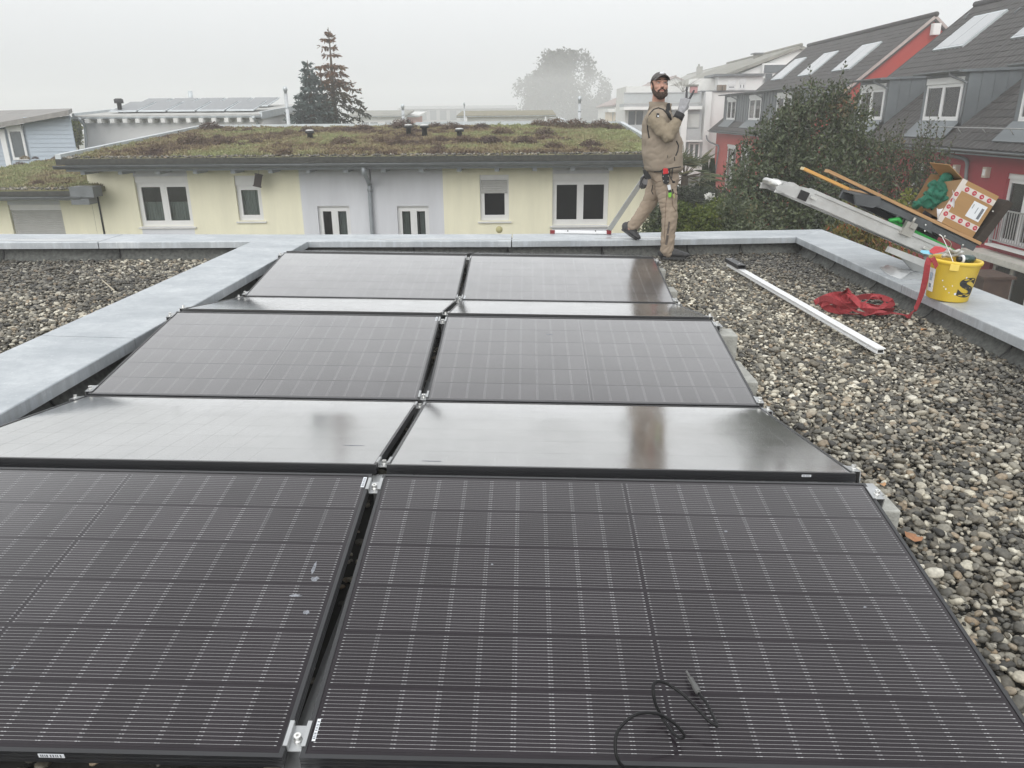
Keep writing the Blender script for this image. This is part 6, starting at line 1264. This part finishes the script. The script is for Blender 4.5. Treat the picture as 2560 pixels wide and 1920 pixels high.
def organic(name,mb,voxel,smooth,mats,parent=None,disp=None,pick=None,decim=None):
    """union of overlapping shapes fused to one skin, softened, then creased by noise"""
    me=mb.mesh(name,M_black); o=bpy.data.objects.new(name,me); C.objects.link(o)
    r=o.modifiers.new('r','REMESH'); r.mode='VOXEL'; r.voxel_size=voxel
    if smooth: s=o.modifiers.new('s','SMOOTH'); s.factor=.5; s.iterations=smooth
    bpy.context.view_layer.update(); me2=evalmesh(o); bpy.data.objects.remove(o); bpy.data.meshes.remove(me)
    if disp:
        for v,nv in zip(me2.vertices,[v.normal.copy() for v in me2.vertices]): v.co+=nv*disp(v.co)
    me2.materials.clear()
    for m_ in (mats if isinstance(mats,(list,tuple)) else [mats]): me2.materials.append(m_)
    for p in me2.polygons:
        p.use_smooth=True
        p.material_index=pick(p.center) if pick else 0
    me2.name=name; me2.update(); return link(name,me2,parent)
_ico=bmesh.new(); bmesh.ops.create_icosphere(_ico,subdivisions=3,radius=1); ICO_V=[v.co.copy() for v in _ico.verts]; ICO_F=[tuple(v.index for v in f.verts) for f in _ico.faces]; _ico.free()
def ell_(mb,c,r,rot=None):
    c=Vector(c); r=(r,r,r) if not hasattr(r,'__len__') else r
    P=[Vector((v.x*r[0],v.y*r[1],v.z*r[2])) for v in ICO_V]
    if rot is not None: P=[rot@p for p in P]
    mb.add([p+c for p in P],ICO_F); return mb
def cap_(mb,a,b,r0,r1):
    a=Vector(a);b=Vector(b); ell_(mb,a,r0); ell_(mb,b,r1); mb.tube([a,b],[r0*.998,r1*.998],20); return mb
# green jacket bundle and dark bag beside the box
g=MB(); 
for px,py,y,r in ((2296,512,5.72,.05),(2308,500,5.75,.055),(2325,490,5.75,.08),(2345,468,5.78,.075),(2368,450,5.82,.06),(2385,440,5.86,.04),(2318,520,5.72,.05),(2335,510,5.72,.06),(2352,490,5.75,.06),(2330,525,5.70,.035)): ell_(g,RP_(px,py,'y',y),(r,r*1.2,r*.8))
gj=organic('jacket_bundle',g,.010,4,mat('green work cloth',(.012,.105,.065),.85,0,.2,8),None,lambda c: .045*mnoise.noise(Vector((c.x*5+c.z*4,c.y*6,c.z*5-c.x*4)))-.030*max(0,1-5*abs(mnoise.noise(Vector((c.x*9+c.z*7,c.y*9,c.z*6-c.x*5+3)))))-.02*max(0,1-6*abs(mnoise.noise(Vector((c.x*16+c.z*11,c.y*14,c.z*9-c.x*7)))))); tag(gj,'crumpled green work jacket lying beside the cardboard box','jacket')
g=MB()
for px,py,y,r in ((2320,535,5.80,.05),(2345,530,5.85,.07),(2365,505,5.95,.09),(2380,480,6.0,.08),(2350,545,5.78,.045)): ell_(g,RP_(px,py,'y',y),(r,r,r))
gb=organic('bag',g,.015,2,mat('black nylon bag',(.018,.016,.02),.7,0,.3,10),None,lambda c:.02*mnoise.noise(c*14)); tag(gb,'black nylon bag stuffed behind the green jacket','bag')
A=iv; m=MB(); vs=[]; n=14
for i in range(n+1):
    a=PI*1.15*i/n; px=2342+ (2384-2342)*(.5-.5*math.cos(a)); py=520-40*(i/n)**1.3+12*math.sin(a)
    p=RP_(px,py,'y',5.62+.05*math.sin(a)); vs+=[p,p+Vector((.035,.02,-.10+.03*i/n))]
m.add(vs,[(2*i,2*i+2,2*i+3,2*i+1) for i in range(n)],0,True); o=obj('paper_sheet',m,mat('white paper',(.72,.72,.76),.7,0,.04)); s=o.modifiers.new('thick','SOLIDIFY'); s.thickness=.002; tag(o,'curled white paper sheet between green jacket and cardboard box','paper')
# ---- straight edge tool with red ends, held by the worker
TY=7.86
a=RP_(1381,580,'y',TY); b=RP_(1522,580,'y',TY); t=thing('levelling_bar','aluminium bar with red end caps and long leaning handle, behind the worker','tool')
m=MB(); m.box((a+b)/2,((b-a).length,.05,.03)); obj('bar',m,M_brt,t)
for p in (a,b): m=MB(); m.box(p,(.055,.06,.042)); obj('end_cap',m,mat('dark red rubber',(.20,.015,.02),.6),t)
hd0=b+Vector((.0,0,.02)); hd1=RP_(1616,436,'y',7.66); m=MB(); dv=(hd1-hd0).normalized(); sd_=dv.cross(Vector((0,1,0))).normalized(); 
m.hexa([hd0-sd_*.027+Vector((0,-.02,0)),hd0+sd_*.027+Vector((0,-.02,0)),hd0+sd_*.027+Vector((0,.02,0)),hd0-sd_*.027+Vector((0,.02,0)),hd1-sd_*.027+Vector((0,-.02,0)),hd1+sd_*.027+Vector((0,-.02,0)),hd1+sd_*.027+Vector((0,.02,0)),hd1-sd_*.027+Vector((0,.02,0))]); obj('handle',m,mat('grey aluminium pole',(.38,.385,.37),.5,.3),t)
m=MB(); m.bb(hd0.x+.0,hd0.x+.01,hd0.y-.022,hd0.y+.022,hd0.z-.02,hd0.z+.03); obj('joint',m,M_black,t)
for k in (.27,.76): p=a+(b-a)*k; m=MB(); m.box(p+Vector((0,-.02,.016)),(.012,.02,.012)); obj('screw',m,M_black,t)
# ---- dry leaves on the gravel
def leaf_thing(lab,px,py,s,ang,col):
    P=RP_(px,py,'z',-.085); m=MB(); r=[(0,0),(.25,.30),(.5,.38),(.8,.2),(1,0),(.8,-.2),(.5,-.38),(.25,-.3)]
    vs=[(x*s,y*s,.008+.012*math.sin(x*5+y*6)) for x,y in r]+[(.5*s,0,.0)]; m.add(vs,[(i,(i+1)%8,8) for i in range(8)]); o=obj('dry_leaf',m,mat('dry brown leaf',col,.8,0,.25,30),None,False,P,(.2,.1,ang)); tag(o,lab,'leaf')
leaf_thing('rust brown dry leaf on the gravel beside the nearest right panel edge',2262,1345,.09,.4,(.33,.16,.08)); leaf_thing('small orange brown dry leaf on the gravel in front of the parapet',2318,826,.06,2.2,(.36,.19,.09)); leaf_thing('yellowish dry leaf on the gravel near the front ridge block',2200,1215,.05,1.0,(.42,.24,.12))
m=MB(); m.tube([RP_(255,700,'z',-.08),RP_(285,726,'z',-.078)],.006,5); tag(obj('twig',m,mat('bleached twig',(.48,.43,.33),.8)),'bleached twig lying on the left gravel roof','twig')
# ================================================================ the worker
M_skin=mat('skin',(.52,.30,.23),.5,0,.08,20,spec=.4); M_jack=mat('beige fleece jacket',(.29,.242,.19),.95,0,.03,3,bump=.12,bscale=200); M_slv=mat('olive beige sleeve',(.25,.208,.15),.95,0,.03,3,bump=.12,bscale=200); M_trs=mat('beige work trousers',(.335,.268,.205),.9,0,.035,5,bump=.1,bscale=200)
M_blk=mat('black webbing',(.014,.014,.015),.7,0,.3); M_shoe=mat('black work shoe',(.03,.03,.032),.55,0,.25,12,bump=.2,bscale=90); M_hair=mat('brown hair',(.05,.030,.020),.8,0,.35,60,bump=.6,bscale=160); M_capm=mat('grey cap cloth',(.105,.098,.095),.85,0,.1,12,bump=.2,bscale=300)
M_glv=mat('grey knitted glove',(.38,.38,.40),.9,0,.1,60,bump=.5,bscale=420); M_gld=mat('dark coated fingertips',(.055,.055,.06),.6,0,.3,60)
def Q(px,py,y): return RP_(px,py,'y',y)
YB=7.32
def loft(mb,secs,n=28):
    """closed loft through ellipses: (centre, rx, ry, yaw)"""
    vs=[]
    for c,rx,ry,yw in secs:
        for k in range(n):
            a=2*PI*k/n; x=rx*math.cos(a); y=ry*math.sin(a); vs.append((c.x+x*math.cos(yw)-y*math.sin(yw),c.y+x*math.sin(yw)+y*math.cos(yw),c.z))
    m=len(secs); mb.add(vs,[(i*n+k,i*n+(k+1)%n,(i+1)*n+(k+1)%n,(i+1)*n+k) for i in range(m-1) for k in range(n)]+[tuple(range(n-1,-1,-1)),tuple((m-1)*n+k for k in range(n))])
def sec(py,l,r,ry,y=YB,yw=0): a,b=Q(l,py,y),Q(r,py,y); return ((a+b)/2,(b-a).length/2,ry,yw)
# head frame
HO=Q(1648.5,214,7.27); az=math.radians(-83); el=math.radians(15)
hx=Vector((math.cos(az)*math.cos(el),math.sin(az)*math.cos(el),math.sin(el))); hy=Vector((-math.sin(az),math.cos(az),0)); hzv=hx.cross(hy)
HM=frame3(HO,hx,hy,hzv); H3=HM.to_3x3()
hp=lambda x,y,z: HM@Vector((x,y,z))
sh=1.03
# ---- body: one continuous skin (head, neck, trunk, limbs); clothes lie over it
b=MB()
def he(c,r): ell_(b,hp(*[v*sh for v in c]),tuple(v*sh for v in r),H3)
def hc(a,c,r0,r1): cap_(b,hp(*[v*sh for v in a]),hp(*[v*sh for v in c]),r0*sh,r1*sh)
he((-.012,0,.035),(.098,.077,.098)); he((.03,0,-.035),(.062,.061,.085)); he((.042,0,-.09),(.045,.047,.036))
hc((.085,0,.004),(.106,0,-.036),.0095,.0150); he((.098,.011,-.040),(.010,.009,.008)); he((.098,-.011,-.040),(.010,.009,.008))
for s in (-1,1):
    hc((.080,s*.048,.024),(.089,s*.014,.021),.0085,.0105); he((.062,s*.044,-.032),(.026,.022,.022)); he((-.004,s*.080,-.010),(.019,.009,.034))
hc((.085,-.016,-.072),(.085,.016,-.072),.0085,.0085); hc((.083,-.013,-.082),(.083,.013,-.082),.0085,.0085)
NK=Q(1645,268,7.33); cap_(b,hp(-.015,0,-.07),NK,.064,.07)
SHr,ELr,WRr=Q(1641,296,7.15),Q(1671,342,7.00),Q(1701,284,7.04)
SHl,ELl,WRl=Q(1650,296,7.50),Q(1632,365,7.66),Q(1617,434,7.66)
HPr,KNr,ANr=Q(1660,440,7.26),Q(1672,538,7.24),Q(1668,624,7.27)
HPl,KNl,ANl=Q(1643,440,7.42),Q(1624,507,7.50),Q(1578,570,7.56)
loft(b,[sec(430,1625,1690,.12),sec(380,1620,1692,.12),sec(330,1618,1692,.15),sec(295,1622,1685,.17),sec(272,1632,1665,.09)])
cap_(b,SHr,ELr,.05,.042); cap_(b,ELr,WRr,.042,.031); cap_(b,SHl,ELl,.05,.042); cap_(b,ELl,WRl,.042,.031)
cap_(b,HPr,KNr,.082,.058); cap_(b,KNr,ANr,.055,.042); cap_(b,HPl,KNl,.078,.058); cap_(b,KNl,ANl,.055,.04)
PER_=organic('person',b,.0055,2,M_skin); tag(PER_,'bearded worker in beige clothes and grey cap by the far parapet giving a V sign','person')
# ---- face details
for s in (-1,1):
    m=MB(); ell_(m,hp(.082*sh,s*.0315*sh,.002*sh),(.009,.0135,.0078),H3); o=obj('eye',m,mat('eye white',(.50,.47,.45),.3),PER_); [setattr(p,'use_smooth',True) for p in o.data.polygons]
    m=MB(); ell_(m,hp(.0885*sh,s*.0315*sh,.002*sh),(.004,.0062,.0062),H3); obj('iris',m,mat('dark iris',(.03,.025,.02),.25),o)
    m=MB(); m.tube([hp(.083*sh,s*.050*sh,.007*sh),hp(.0935*sh,s*.034*sh,.0128*sh),hp(.0905*sh,s*.016*sh,.006*sh)],[.002,.0042,.002],6); obj('eyelid',m,mat('shaded eyelid',(.30,.16,.12),.6),o)
    m=MB(); m.tube([hp(.080*sh,s*.058*sh,.027*sh),hp(.0955*sh,s*.036*sh,.034*sh),hp(.1005*sh,s*.014*sh,.027*sh)],[.003,.0055,.004],6); obj('eyebrow',m,M_hair,PER_)
    m=MB(); ell_(m,hp(.108*sh,s*.007*sh,-.0475*sh),(.004,.0045,.0028),H3); obj('nostril',m,mat('nostril shade',(.06,.025,.02),.8),PER_)
m=MB(); m.tube([hp(.0875*sh,-.024*sh,-.0785*sh),hp(.0955*sh,-.010*sh,-.0765*sh),hp(.0955*sh,.010*sh,-.0765*sh),hp(.0875*sh,.024*sh,-.0785*sh)],[.002,.0045,.0045,.002],8); obj('lips',m,mat('lips',(.34,.13,.11),.45),PER_)
m=MB(); 
def be(c,r): ell_(m,hp(*[v*sh for v in c]),tuple(v*sh for v in r),H3)
be((.052,0,-.118),(.046,.050,.034)); be((.068,0,-.108),(.030,.034,.030))
for s in (-1,1):
    cap_(m,hp(.0,s*.067*sh,-.01),hp(.012*sh,s*.066*sh,-.055*sh),.010,.018); cap_(m,hp(.012*sh,s*.063*sh,-.055*sh),hp(.045*sh,s*.047*sh,-.1*sh),.020,.026)
    cap_(m,hp(.094*sh,s*.006*sh,-.0585*sh),hp(.078*sh,s*.034*sh,-.074*sh),.0085,.0095); cap_(m,hp(.078*sh,s*.035*sh,-.074*sh),hp(.070*sh,s*.030*sh,-.105*sh),.0095,.013)
be((.083,0,-.098),(.014,.014,.010))
organic('beard',m,.0042,1,M_hair,PER_,lambda c:.0035*mnoise.noise(c*140))
m=MB(); ell_(m,hp(-.03,0,.012),(.083,.083,.088),H3); ell_(m,hp(-.062,0,-.04),(.040,.062,.045),H3)
for s in (-1,1): cap_(m,hp(.012,s*.076,.02),hp(.008,s*.074,-.015),.012,.009)
organic('hair',m,.006,2,M_hair,PER_,lambda c:.004*mnoise.noise(c*120))
# ---- cap
m=MB(); vs=[]; nu,nv=32,10; tl=.16
for j in range(nv+1):
    ph=(PI/2)*j/nv
    for i in range(nu):
        a=2*PI*i/nu; x=-.008+.112*math.cos(a)*math.cos(ph); y=.0885*math.sin(a)*math.cos(ph); z=.040+.090*math.sin(ph)**.85
        z+=(.05 if 0 else -x*-.0)+x*.14; vs.append(hp(x,y,z))
m.add(vs,[(j*nu+i,j*nu+(i+1)%nu,(j+1)*nu+(i+1)%nu,(j+1)*nu+i) for j in range(nv) for i in range(nu)],0,True); cap=obj('cap',m,M_capm,PER_); s_=cap.modifiers.new('t','SOLIDIFY'); s_.thickness=.004
m=MB(); top=[];bot=[]; nb=14
for i in range(nb+1):
    a=-1.12+2.24*i/nb
    for q_ in (0,.5,1):
        ex_=.100+ .078*q_*math.cos(a*.78)**.6; y=.086*math.sin(a)*(1+.04*q_); x=.1*math.cos(a)*(1-q_)+q_*(.025+.155*math.cos(a*.86)); z=.044+x*.14-.018*q_*q_-.020*abs(math.sin(a))**2*(.6+q_)
        top.append(hp(x,y,z+.004)); bot.append(hp(x,y,z))
k=3; m.add(top,[(i*k+j,i*k+j+1,(i+1)*k+j+1,(i+1)*k+j) for i in range(nb) for j in range(2)],0,True); m.add(bot,[(i*k+j,(i+1)*k+j,(i+1)*k+j+1,i*k+j+1) for i in range(nb) for j in range(2)],1,True)
N3=len(top); m.f+= [(i*k+2,N3+i*k+2,N3+(i+1)*k+2,(i+1)*k+2) for i in range(nb)]; m.mi+=[0]*nb; m.sm+=[False]*nb; obj('brim',m,[M_capm,M_blk],cap)
m=MB(); ell_(m,hp(.093,0,.098),(.012,.026,.014),H3); obj('embroidery',m,M_stick,cap)
m=MB(); ell_(m,hp(-.008,0,.131),(.009,.009,.005),H3); obj('button',m,M_capm,cap)
# ---- jacket: body, sleeve over it, collar, trims
def fold(sx_,sz_,amp,sh_=0): 
    return lambda c: amp*mnoise.noise(Vector((c.x*sx_+c.z*sh_,c.y*sx_,c.z*sz_-c.x*sh_)))-amp*.28*max(0,1-4*abs(mnoise.noise(Vector((c.x*sx_*1.1+c.z*sh_,c.y*sx_,c.z*sz_*1.1-c.x*sh_*1.6+7)))))-amp*.12*max(0,1-5*abs(mnoise.noise(Vector((c.x*sx_*2-c.z*sh_,c.y*sx_*2,c.z*sz_*1.5+c.x*sh_*2)))))
j=MB()
loft(j,[sec(428,1613,1703,.185),sec(420,1609,1707,.205),sec(400,1605,1709,.215),sec(370,1604,1708,.21),sec(340,1603,1704,.205),sec(312,1606,1694,.215),sec(292,1612,1683,.222),sec(276,1622,1672,.17),sec(266,1630,1666,.11)])
cap_(j,SHr+Vector((-.01,.05,.0)),SHl+Vector((0,-.05,0)),.095,.095)
JK=organic('jacket',j,.010,4,M_jack,PER_,fold(5,8,.017,5))
j=MB(); cap_(j,SHr+Vector((-.015,.015,-.01)),(SHr+ELr)/2+Vector((-.01,0,-.01)),.088,.080); cap_(j,(SHr+ELr)/2+Vector((-.01,0,-.01)),ELr,.080,.068); wr2=ELr+(WRr-ELr)*.80; cap_(j,ELr,(ELr+wr2)/2,.068,.062); cap_(j,(ELr+wr2)/2,wr2,.062,.050)
organic('sleeve',j,.009,3,M_slv,PER_,fold(9,14,.015,9))
j=MB(); cap_(j,SHl,ELl,.09,.068); cap_(j,ELl,ELl+(WRl-ELl)*.85,.068,.05); organic('sleeve',j,.010,3,M_slv,PER_,fold(9,13,.008,9))
fd=(WRr-ELr).normalized(); m=MB(); m.tube([wr2-fd*.012,wr2+fd*.055],[.053,.050],20); m.tube([wr2+fd*.054,wr2+fd*.030],[.044,.044],20); obj('cuff',m,M_blk,PER_)
fl=(WRl-ELl).normalized(); m=MB(); m.tube([WRl-fl*.06,WRl-fl*.005],[.05,.046],16); obj('cuff',m,M_blk,PER_)
# armhole piping: follows the shoulder seam
def on_surface(o,P,dirv=Vector((0,1,0)),lift=.002):
    ok,loc,nrm,_=o.ray_cast(o.matrix_world.inverted()@P,dirv)
    return (loc+nrm*lift) if ok else None
def trace(name,o,pix,r,mt,y0=6.2,lift=.001,n=5,par=None):
    pts=[]
    for a,c in zip(pix,pix[1:]):
        for k in range(n):
            px=a[0]+(c[0]-a[0])*k/n; py=a[1]+(c[1]-a[1])*k/n; P=Q(px,py,y0); d=(Q(px,py,9)-P).normalized(); h=on_surface(o,P,d,lift)
            if h is not None: pts.append(h)
    if len(pts)>1: m=MB(); m.tube(pts,r,6); return obj(name,m,mt,par or PER_)
trace('armhole_piping',JK,[(1623,345),(1619,322),(1619,303),(1624,286),(1634,274),(1646,270),(1658,274),(1667,284),(1674,298)],.0075,M_blk)
trace('pocket_zip',JK,[(1691,352),(1696,364),(1694,378),(1688,392)],.007,M_blk); trace('pocket_zip',JK,[(1686,392),(1687,404)],.004,M_blk); trace('hem_trim',JK,[(1610,427),(1626,430),(1650,428),(1680,420),(1707,416)],.006,M_blk); trace('seam',JK,[(1669,388),(1669,396)],.003,M_blk)
# sleeve badge
SL_=[c for c in PER_.children if c.name.startswith('sleeve')][0]
def badge(o,px,py,w,h,mt,name,off=.002,tilt=0):
    P=[]; 
    for a,c in ((-1,-1),(1,-1),(1,1),(-1,1)):
        x=px+(a*w*math.cos(tilt)-c*h*math.sin(tilt))/2; y=py+(a*w*math.sin(tilt)+c*h*math.cos(tilt))/2; p0=Q(x,y,6.2); hh=on_surface(o,p0,(Q(x,y,9)-p0).normalized(),off)
        if hh is None: return
        P.append(hh)
    m=MB(); nrm=(P[1]-P[0]).cross(P[3]-P[0]).normalized(); nrm=nrm if nrm.y<0 else -nrm; m.prism(P,nrm*.003); return obj(name,m,mt,PER_)
badge(SL_,1644,289,6.5,10,M_blk,'sleeve_badge',.003,.12); badge(SL_,1645,292,3,3,M_stick,'badge_print',.0065,.12)
# collar
m=MB(); vs=[]; n=24
for i in range(n+1):
    a=math.radians(-55+ -250*i/n+ 20); ca,sa=math.cos(a),math.sin(a)
    fx_c=.105+.0*ca
    for (q_,rr,zz) in ((0,1.12,-.005),(.5,1.02,.045),(1,1.08,.085)):
        vs.append(NK+Vector((.030+fx_c*rr*ca*1.05,.085*rr*sa,zz-.030+(.035*ca if ca>0 else .0)*-.6)))
m.add(vs,[(i*3+j_,(i+1)*3+j_,(i+1)*3+j_+1,i*3+j_+1) for i in range(n) for j_ in (0,1)],0,True); o=obj('collar',m,M_jack,PER_); s_=o.modifiers.new('t','SOLIDIFY'); s_.thickness=.012; o.data.materials.append(M_blk)
m=MB(); p0,p1=Q(1671,258,7.2),Q(1676,258,7.25); m.hexa([Q(1665,276,7.18),Q(1672,280,7.16),Q(1676,276,7.26),Q(1669,272,7.28),Q(1667,259,7.20),Q(1674,257,7.18),Q(1675,257,7.26),Q(1668,258,7.28)]); bevel(obj('collar_flap',m,M_blk,PER_),.004)
m=MB(); m.tube([Q(1666,274,7.13),Q(1674,288,7.08),Q(1678,300,7.09)],[.012,.015,.008],8); obj('zip_lining',m,M_blk,PER_)
# ---- trousers
tr=MB(); loft(tr,[sec(462,1634,1694,.13,7.33),sec(445,1624,1698,.175,7.33),sec(425,1622,1692,.17,7.33),sec(412,1624,1690,.165,7.33)])
mid=lambda a,c,t_: a+(c-a)*t_
Kr=[(Q(1662,450,7.26),.118),(Q(1668,488,7.25),.110),(Q(1673,525,7.24),.094),(Q(1674,548,7.235),.090),(Q(1671,580,7.25),.085),(Q(1668,608,7.26),.080),(Q(1667,628,7.265),.076)]
for (p,r),(q2,r2) in zip(Kr,Kr[1:]): cap_(tr,p,q2,r,r2)
Kl=[(Q(1645,448,7.42),.112),(Q(1634,480,7.46),.098),(Q(1622,508,7.50),.088),(Q(1603,538,7.53),.080),(Q(1585,562,7.56),.072)]
for (p,r),(q2,r2) in zip(Kl,Kl[1:]): cap_(tr,p,q2,r,r2)
def tfold(c): 
    k=-.006*max(0,1-4*abs(mnoise.noise(Vector((c.x*6+c.z*3,c.y*6,c.z*14-c.x*9)))))+.008*mnoise.noise(Vector((c.x*4,c.y*4,c.z*11+c.x*6)))+.005*(.3-abs(mnoise.noise(Vector((c.x*9+c.z*5,c.y*9,c.z*28))))); return k*(1.5 if c.z<.25 else 1)
TRZ=organic('trousers',tr,.009,2,M_trs,PER_,tfold)
trace('pocket_seam',TRZ,[(1626,446),(1642,455),(1656,452)],.004,mat('dark seam',(.17,.12,.085),.9)); trace('pocket_seam',TRZ,[(1686,482),(1698,490),(1700,500),(1692,503)],.005,mat('dark seam',(.17,.12,.085),.9)); trace('pocket_seam',TRZ,[(1678,478),(1682,515),(1690,528),(1698,522)],.004,mat('dark seam',(.17,.12,.085),.9)); trace('side_seam',TRZ,[(1668,470),(1664,520),(1662,570),(1660,618)],.003,mat('dark seam',(.17,.12,.085),.9)); trace('side_seam',TRZ,[(1632,462),(1629,478),(1634,488)],.005,M_blk)
for px,py,w,h in ((1667,600,6,24),(1670,578,5,26),(1672,562,4,16)): 
    badge(TRZ,px,py,w,h,mat('dirt on trousers',(.12,.10,.085),.95,0,.3,30),'dirt_stain',.0005,.16)
m=MB(); n=30; vs=[]
for i in range(n):
    a=2*PI*i/n; c,rx,ry,_=sec(422,1620,1694,.178,7.33)
    for zz in (-.02,.02): vs.append((c.x+rx*1.02*math.cos(a),c.y+ry*math.sin(a),c.z+zz))
m.add(vs,[(2*i,(2*i+2)%(2*n),(2*i+3)%(2*n),2*i+1) for i in range(n)],0,True); obj('belt',m,M_blk,PER_)
# ---- tools on the belt
yy=7.10
def plate(name,pix,y,thk,mt,par=PER_): 
    m=MB(); m.prism([Q(px,py,y) for px,py in pix],(0,thk,0)); return bevel(obj(name,m,mt,par),.003)
hol=plate('tool_holster',[(1657,423),(1671,421),(1673,440),(1673,456),(1668,462),(1660,459),(1656,445)],yy,.035,M_blk)
plate('red_grip',[(1658,422),(1663,420),(1670,422),(1671,434),(1658,436)],yy-.012,.02,mat('red plastic grip',(.50,.015,.02),.4),hol)
for px,py in ((1658,441),(1671,440),(1659,452),(1670,453),(1658,430),(1671,430)): m=MB(); ell_(m,Q(px,py,yy-.004),.005); obj('rivet',m,M_steel,hol)
m=MB(); m.tube(catmull([Q(1674,420,yy),Q(1674,435,yy-.01),Q(1678,448,yy-.015),Q(1684,455,yy-.01)],4),.011,6,flat=.5); m.tube(catmull([Q(1682,419,yy+.03),Q(1680,436,yy),Q(1679,446,yy-.01)],4),.010,6,flat=.5); ell_(m,Q(1684,455,yy-.01),(.018,.012,.012)); obj('hammer_strap',m,M_blk,PER_)
plate('tool_pouch',[(1608,426),(1613,424),(1626,438),(1628,446),(1621,449),(1612,440)],7.20,.05,M_blk)
pk=plate('marker_pen',[(1668,463),(1676,461),(1678,474),(1671,476)],7.115,.014,M_stick); plate('pen_cap',[(1671,476),(1678,474),(1679,481),(1672,482)],7.115,.014,M_blk,pk); plate('green_marker',[(1671,482),(1679,481),(1679,490),(1675,495),(1671,492)],7.115,.014,mat('lime green plastic',(.22,.55,.06),.4),pk)
pk=plate('pencil',[(1680,473),(1683,472),(1685,484),(1682,485)],7.12,.01,M_blk); plate('pencil_body',[(1682,485),(1686,484),(1687,495),(1684,496)],7.12,.01,mat('yellow green pencil',(.38,.40,.14),.5),pk)
# ---- shoes
def shoe(A,B,up,side,name):
    """A heel, B toe on the sole; up = sole normal"""
    A=Vector(A);B=Vector(B); f=(B-A).normalized(); L_=(B-A).length; s=side.normalized(); u=up.normalized(); m=MB()
    for t_,w,h in ((.10,.042,.056),(.3,.042,.062),(.5,.046,.054),(.7,.052,.043),(.88,.044,.034)): ell_(m,A+f*L_*t_+u*(h*.9+.012),(.075,w,h),Matrix((f,s,u)).transposed())
    cap_(m,A+f*L_*.18+u*.05,A+f*L_*.17+u*.10,.045,.044); o=organic(name,m,.007,2,M_shoe,PER_)
    m=MB(); pr=[(0,.034),(.12,.042),(.4,.038),(.68,.052),(.88,.044),(1.0,.018)]; P=[A+f*L_*t_+s*w for t_,w in pr]+[A+f*L_*t_-s*w for t_,w in pr[::-1]]; m.prism(P,u*.022); bevel(obj('sole',m,mat('shoe sole',(.05,.05,.05),.8),o),.004)
    for k in range(4): 
        c=A+f*L_*(.42+.09*k)+u*(.098-.014*k); m=MB(); m.tube([c-s*.028-u*.012,c+u*.003,c+s*.028-u*.012],.0035,5); obj('lace',m,mat('dark lace',(.07,.07,.07),.8),o)
shoe(Q(1655,648,7.25)+Vector((0,.02,0)),Q(1714,647,7.22)+Vector((0,0,0)),Vector((0,0,1)),Vector((-.05,1,0)),'shoe')
tA,tB=Q(1561,574,7.56),Q(1581,601,7.56); fdir=(tB-tA).normalized(); un=Vector((-fdir.z,0,fdir.x)); un=un if un.x>0 else -un
tA=Q(1557,577,7.66); tB=Q(1589,600,7.47)
fdir=(tB-tA).normalized(); un=Vector((.35,.1,.9)); un=(un-fdir*un.dot(fdir)).normalized(); shoe(tA+Vector((0,.0,.0)),tB,un,fdir.cross(un),'shoe')
# ---- gloves
def glove(W_,fing,palm_n,spread,curl,thumb_side,name,vsign):
    """W_ wrist, fing direction of the fingers, palm_n from the palm outwards, thumb_side +-1 along the knuckle axis"""
    f=fing.normalized(); pn=(palm_n-f*palm_n.dot(f)).normalized(); s=f.cross(pn)*thumb_side; g=MB()
    G=1.14; kn=[(.031*G,.098*G),(.010*G,.103*G),(-.011*G,.099*G),(-.030*G,.090*G)]; ln=[(.044*G,.027*G,.023*G),(.048*G,.031*G,.024*G),(.045,.028,.023),(.035,.022,.020)]
    P=lambda a,c,d=0: W_+s*a+f*c+pn*d
    cap_(g,P(0,-.045),P(0,.015),.036,.033)
    for (a,c),(q0,q1,q2),i in zip(kn,ln,range(4)):
        cap_(g,P(a*.7,.015),P(a,c),.0185,.0165)
        up=vsign and i<2
        if up: sp=(.20 if i==0 else -.30); d=(f*math.cos(sp)+s*math.sin(sp)); b1,b2=.05,.10
        else: d=f; b1,b2=curl
        p=P(a,c); r=.0125 if i<3 else .011; ang=.06 if up else b1
        for q_,k in ((q0,0),(q1,1),(q2,2)):
            dd=d*math.cos(ang)+pn*math.sin(ang); p2=p+dd*q_; cap_(g,p,p2,r,r*.93); p=p2; r*=.93; ang+=(.05 if up else b2)
    t0=P(.030,.020,.008); t1=P(.048,.052,.024)
    if vsign: t2=P(.020,.080,.046); t3=P(-.006,.088,.050)
    else: t2=P(.050,.085,.035); t3=P(.045,.108,.040)
    cap_(g,t0,t1,.0165,.0145); cap_(g,t1,t2,.0145,.0125); cap_(g,t2,t3,.0125,.0105)
    inv=lambda c: (c-W_).dot(f); ipn=lambda c:(c-W_).dot(pn)
    return organic(name,g,.0042,1,[M_glv,M_gld],PER_,None,lambda c:1 if (inv(c)>.128 or ipn(c)>.020) else 0)
gw=Q(1704,277,7.04); gk=Q(1714,246,7.045)
glove(gw,gk-gw,Vector((.25,1,.1)),0,(1.35,1.15),-1,'glove',True)
glove(WRl+fl*.02,fl+Vector((-.25,0,-.2)),Vector((0.2,-1,0)),0,(1.0,1.0),1,'glove',False)
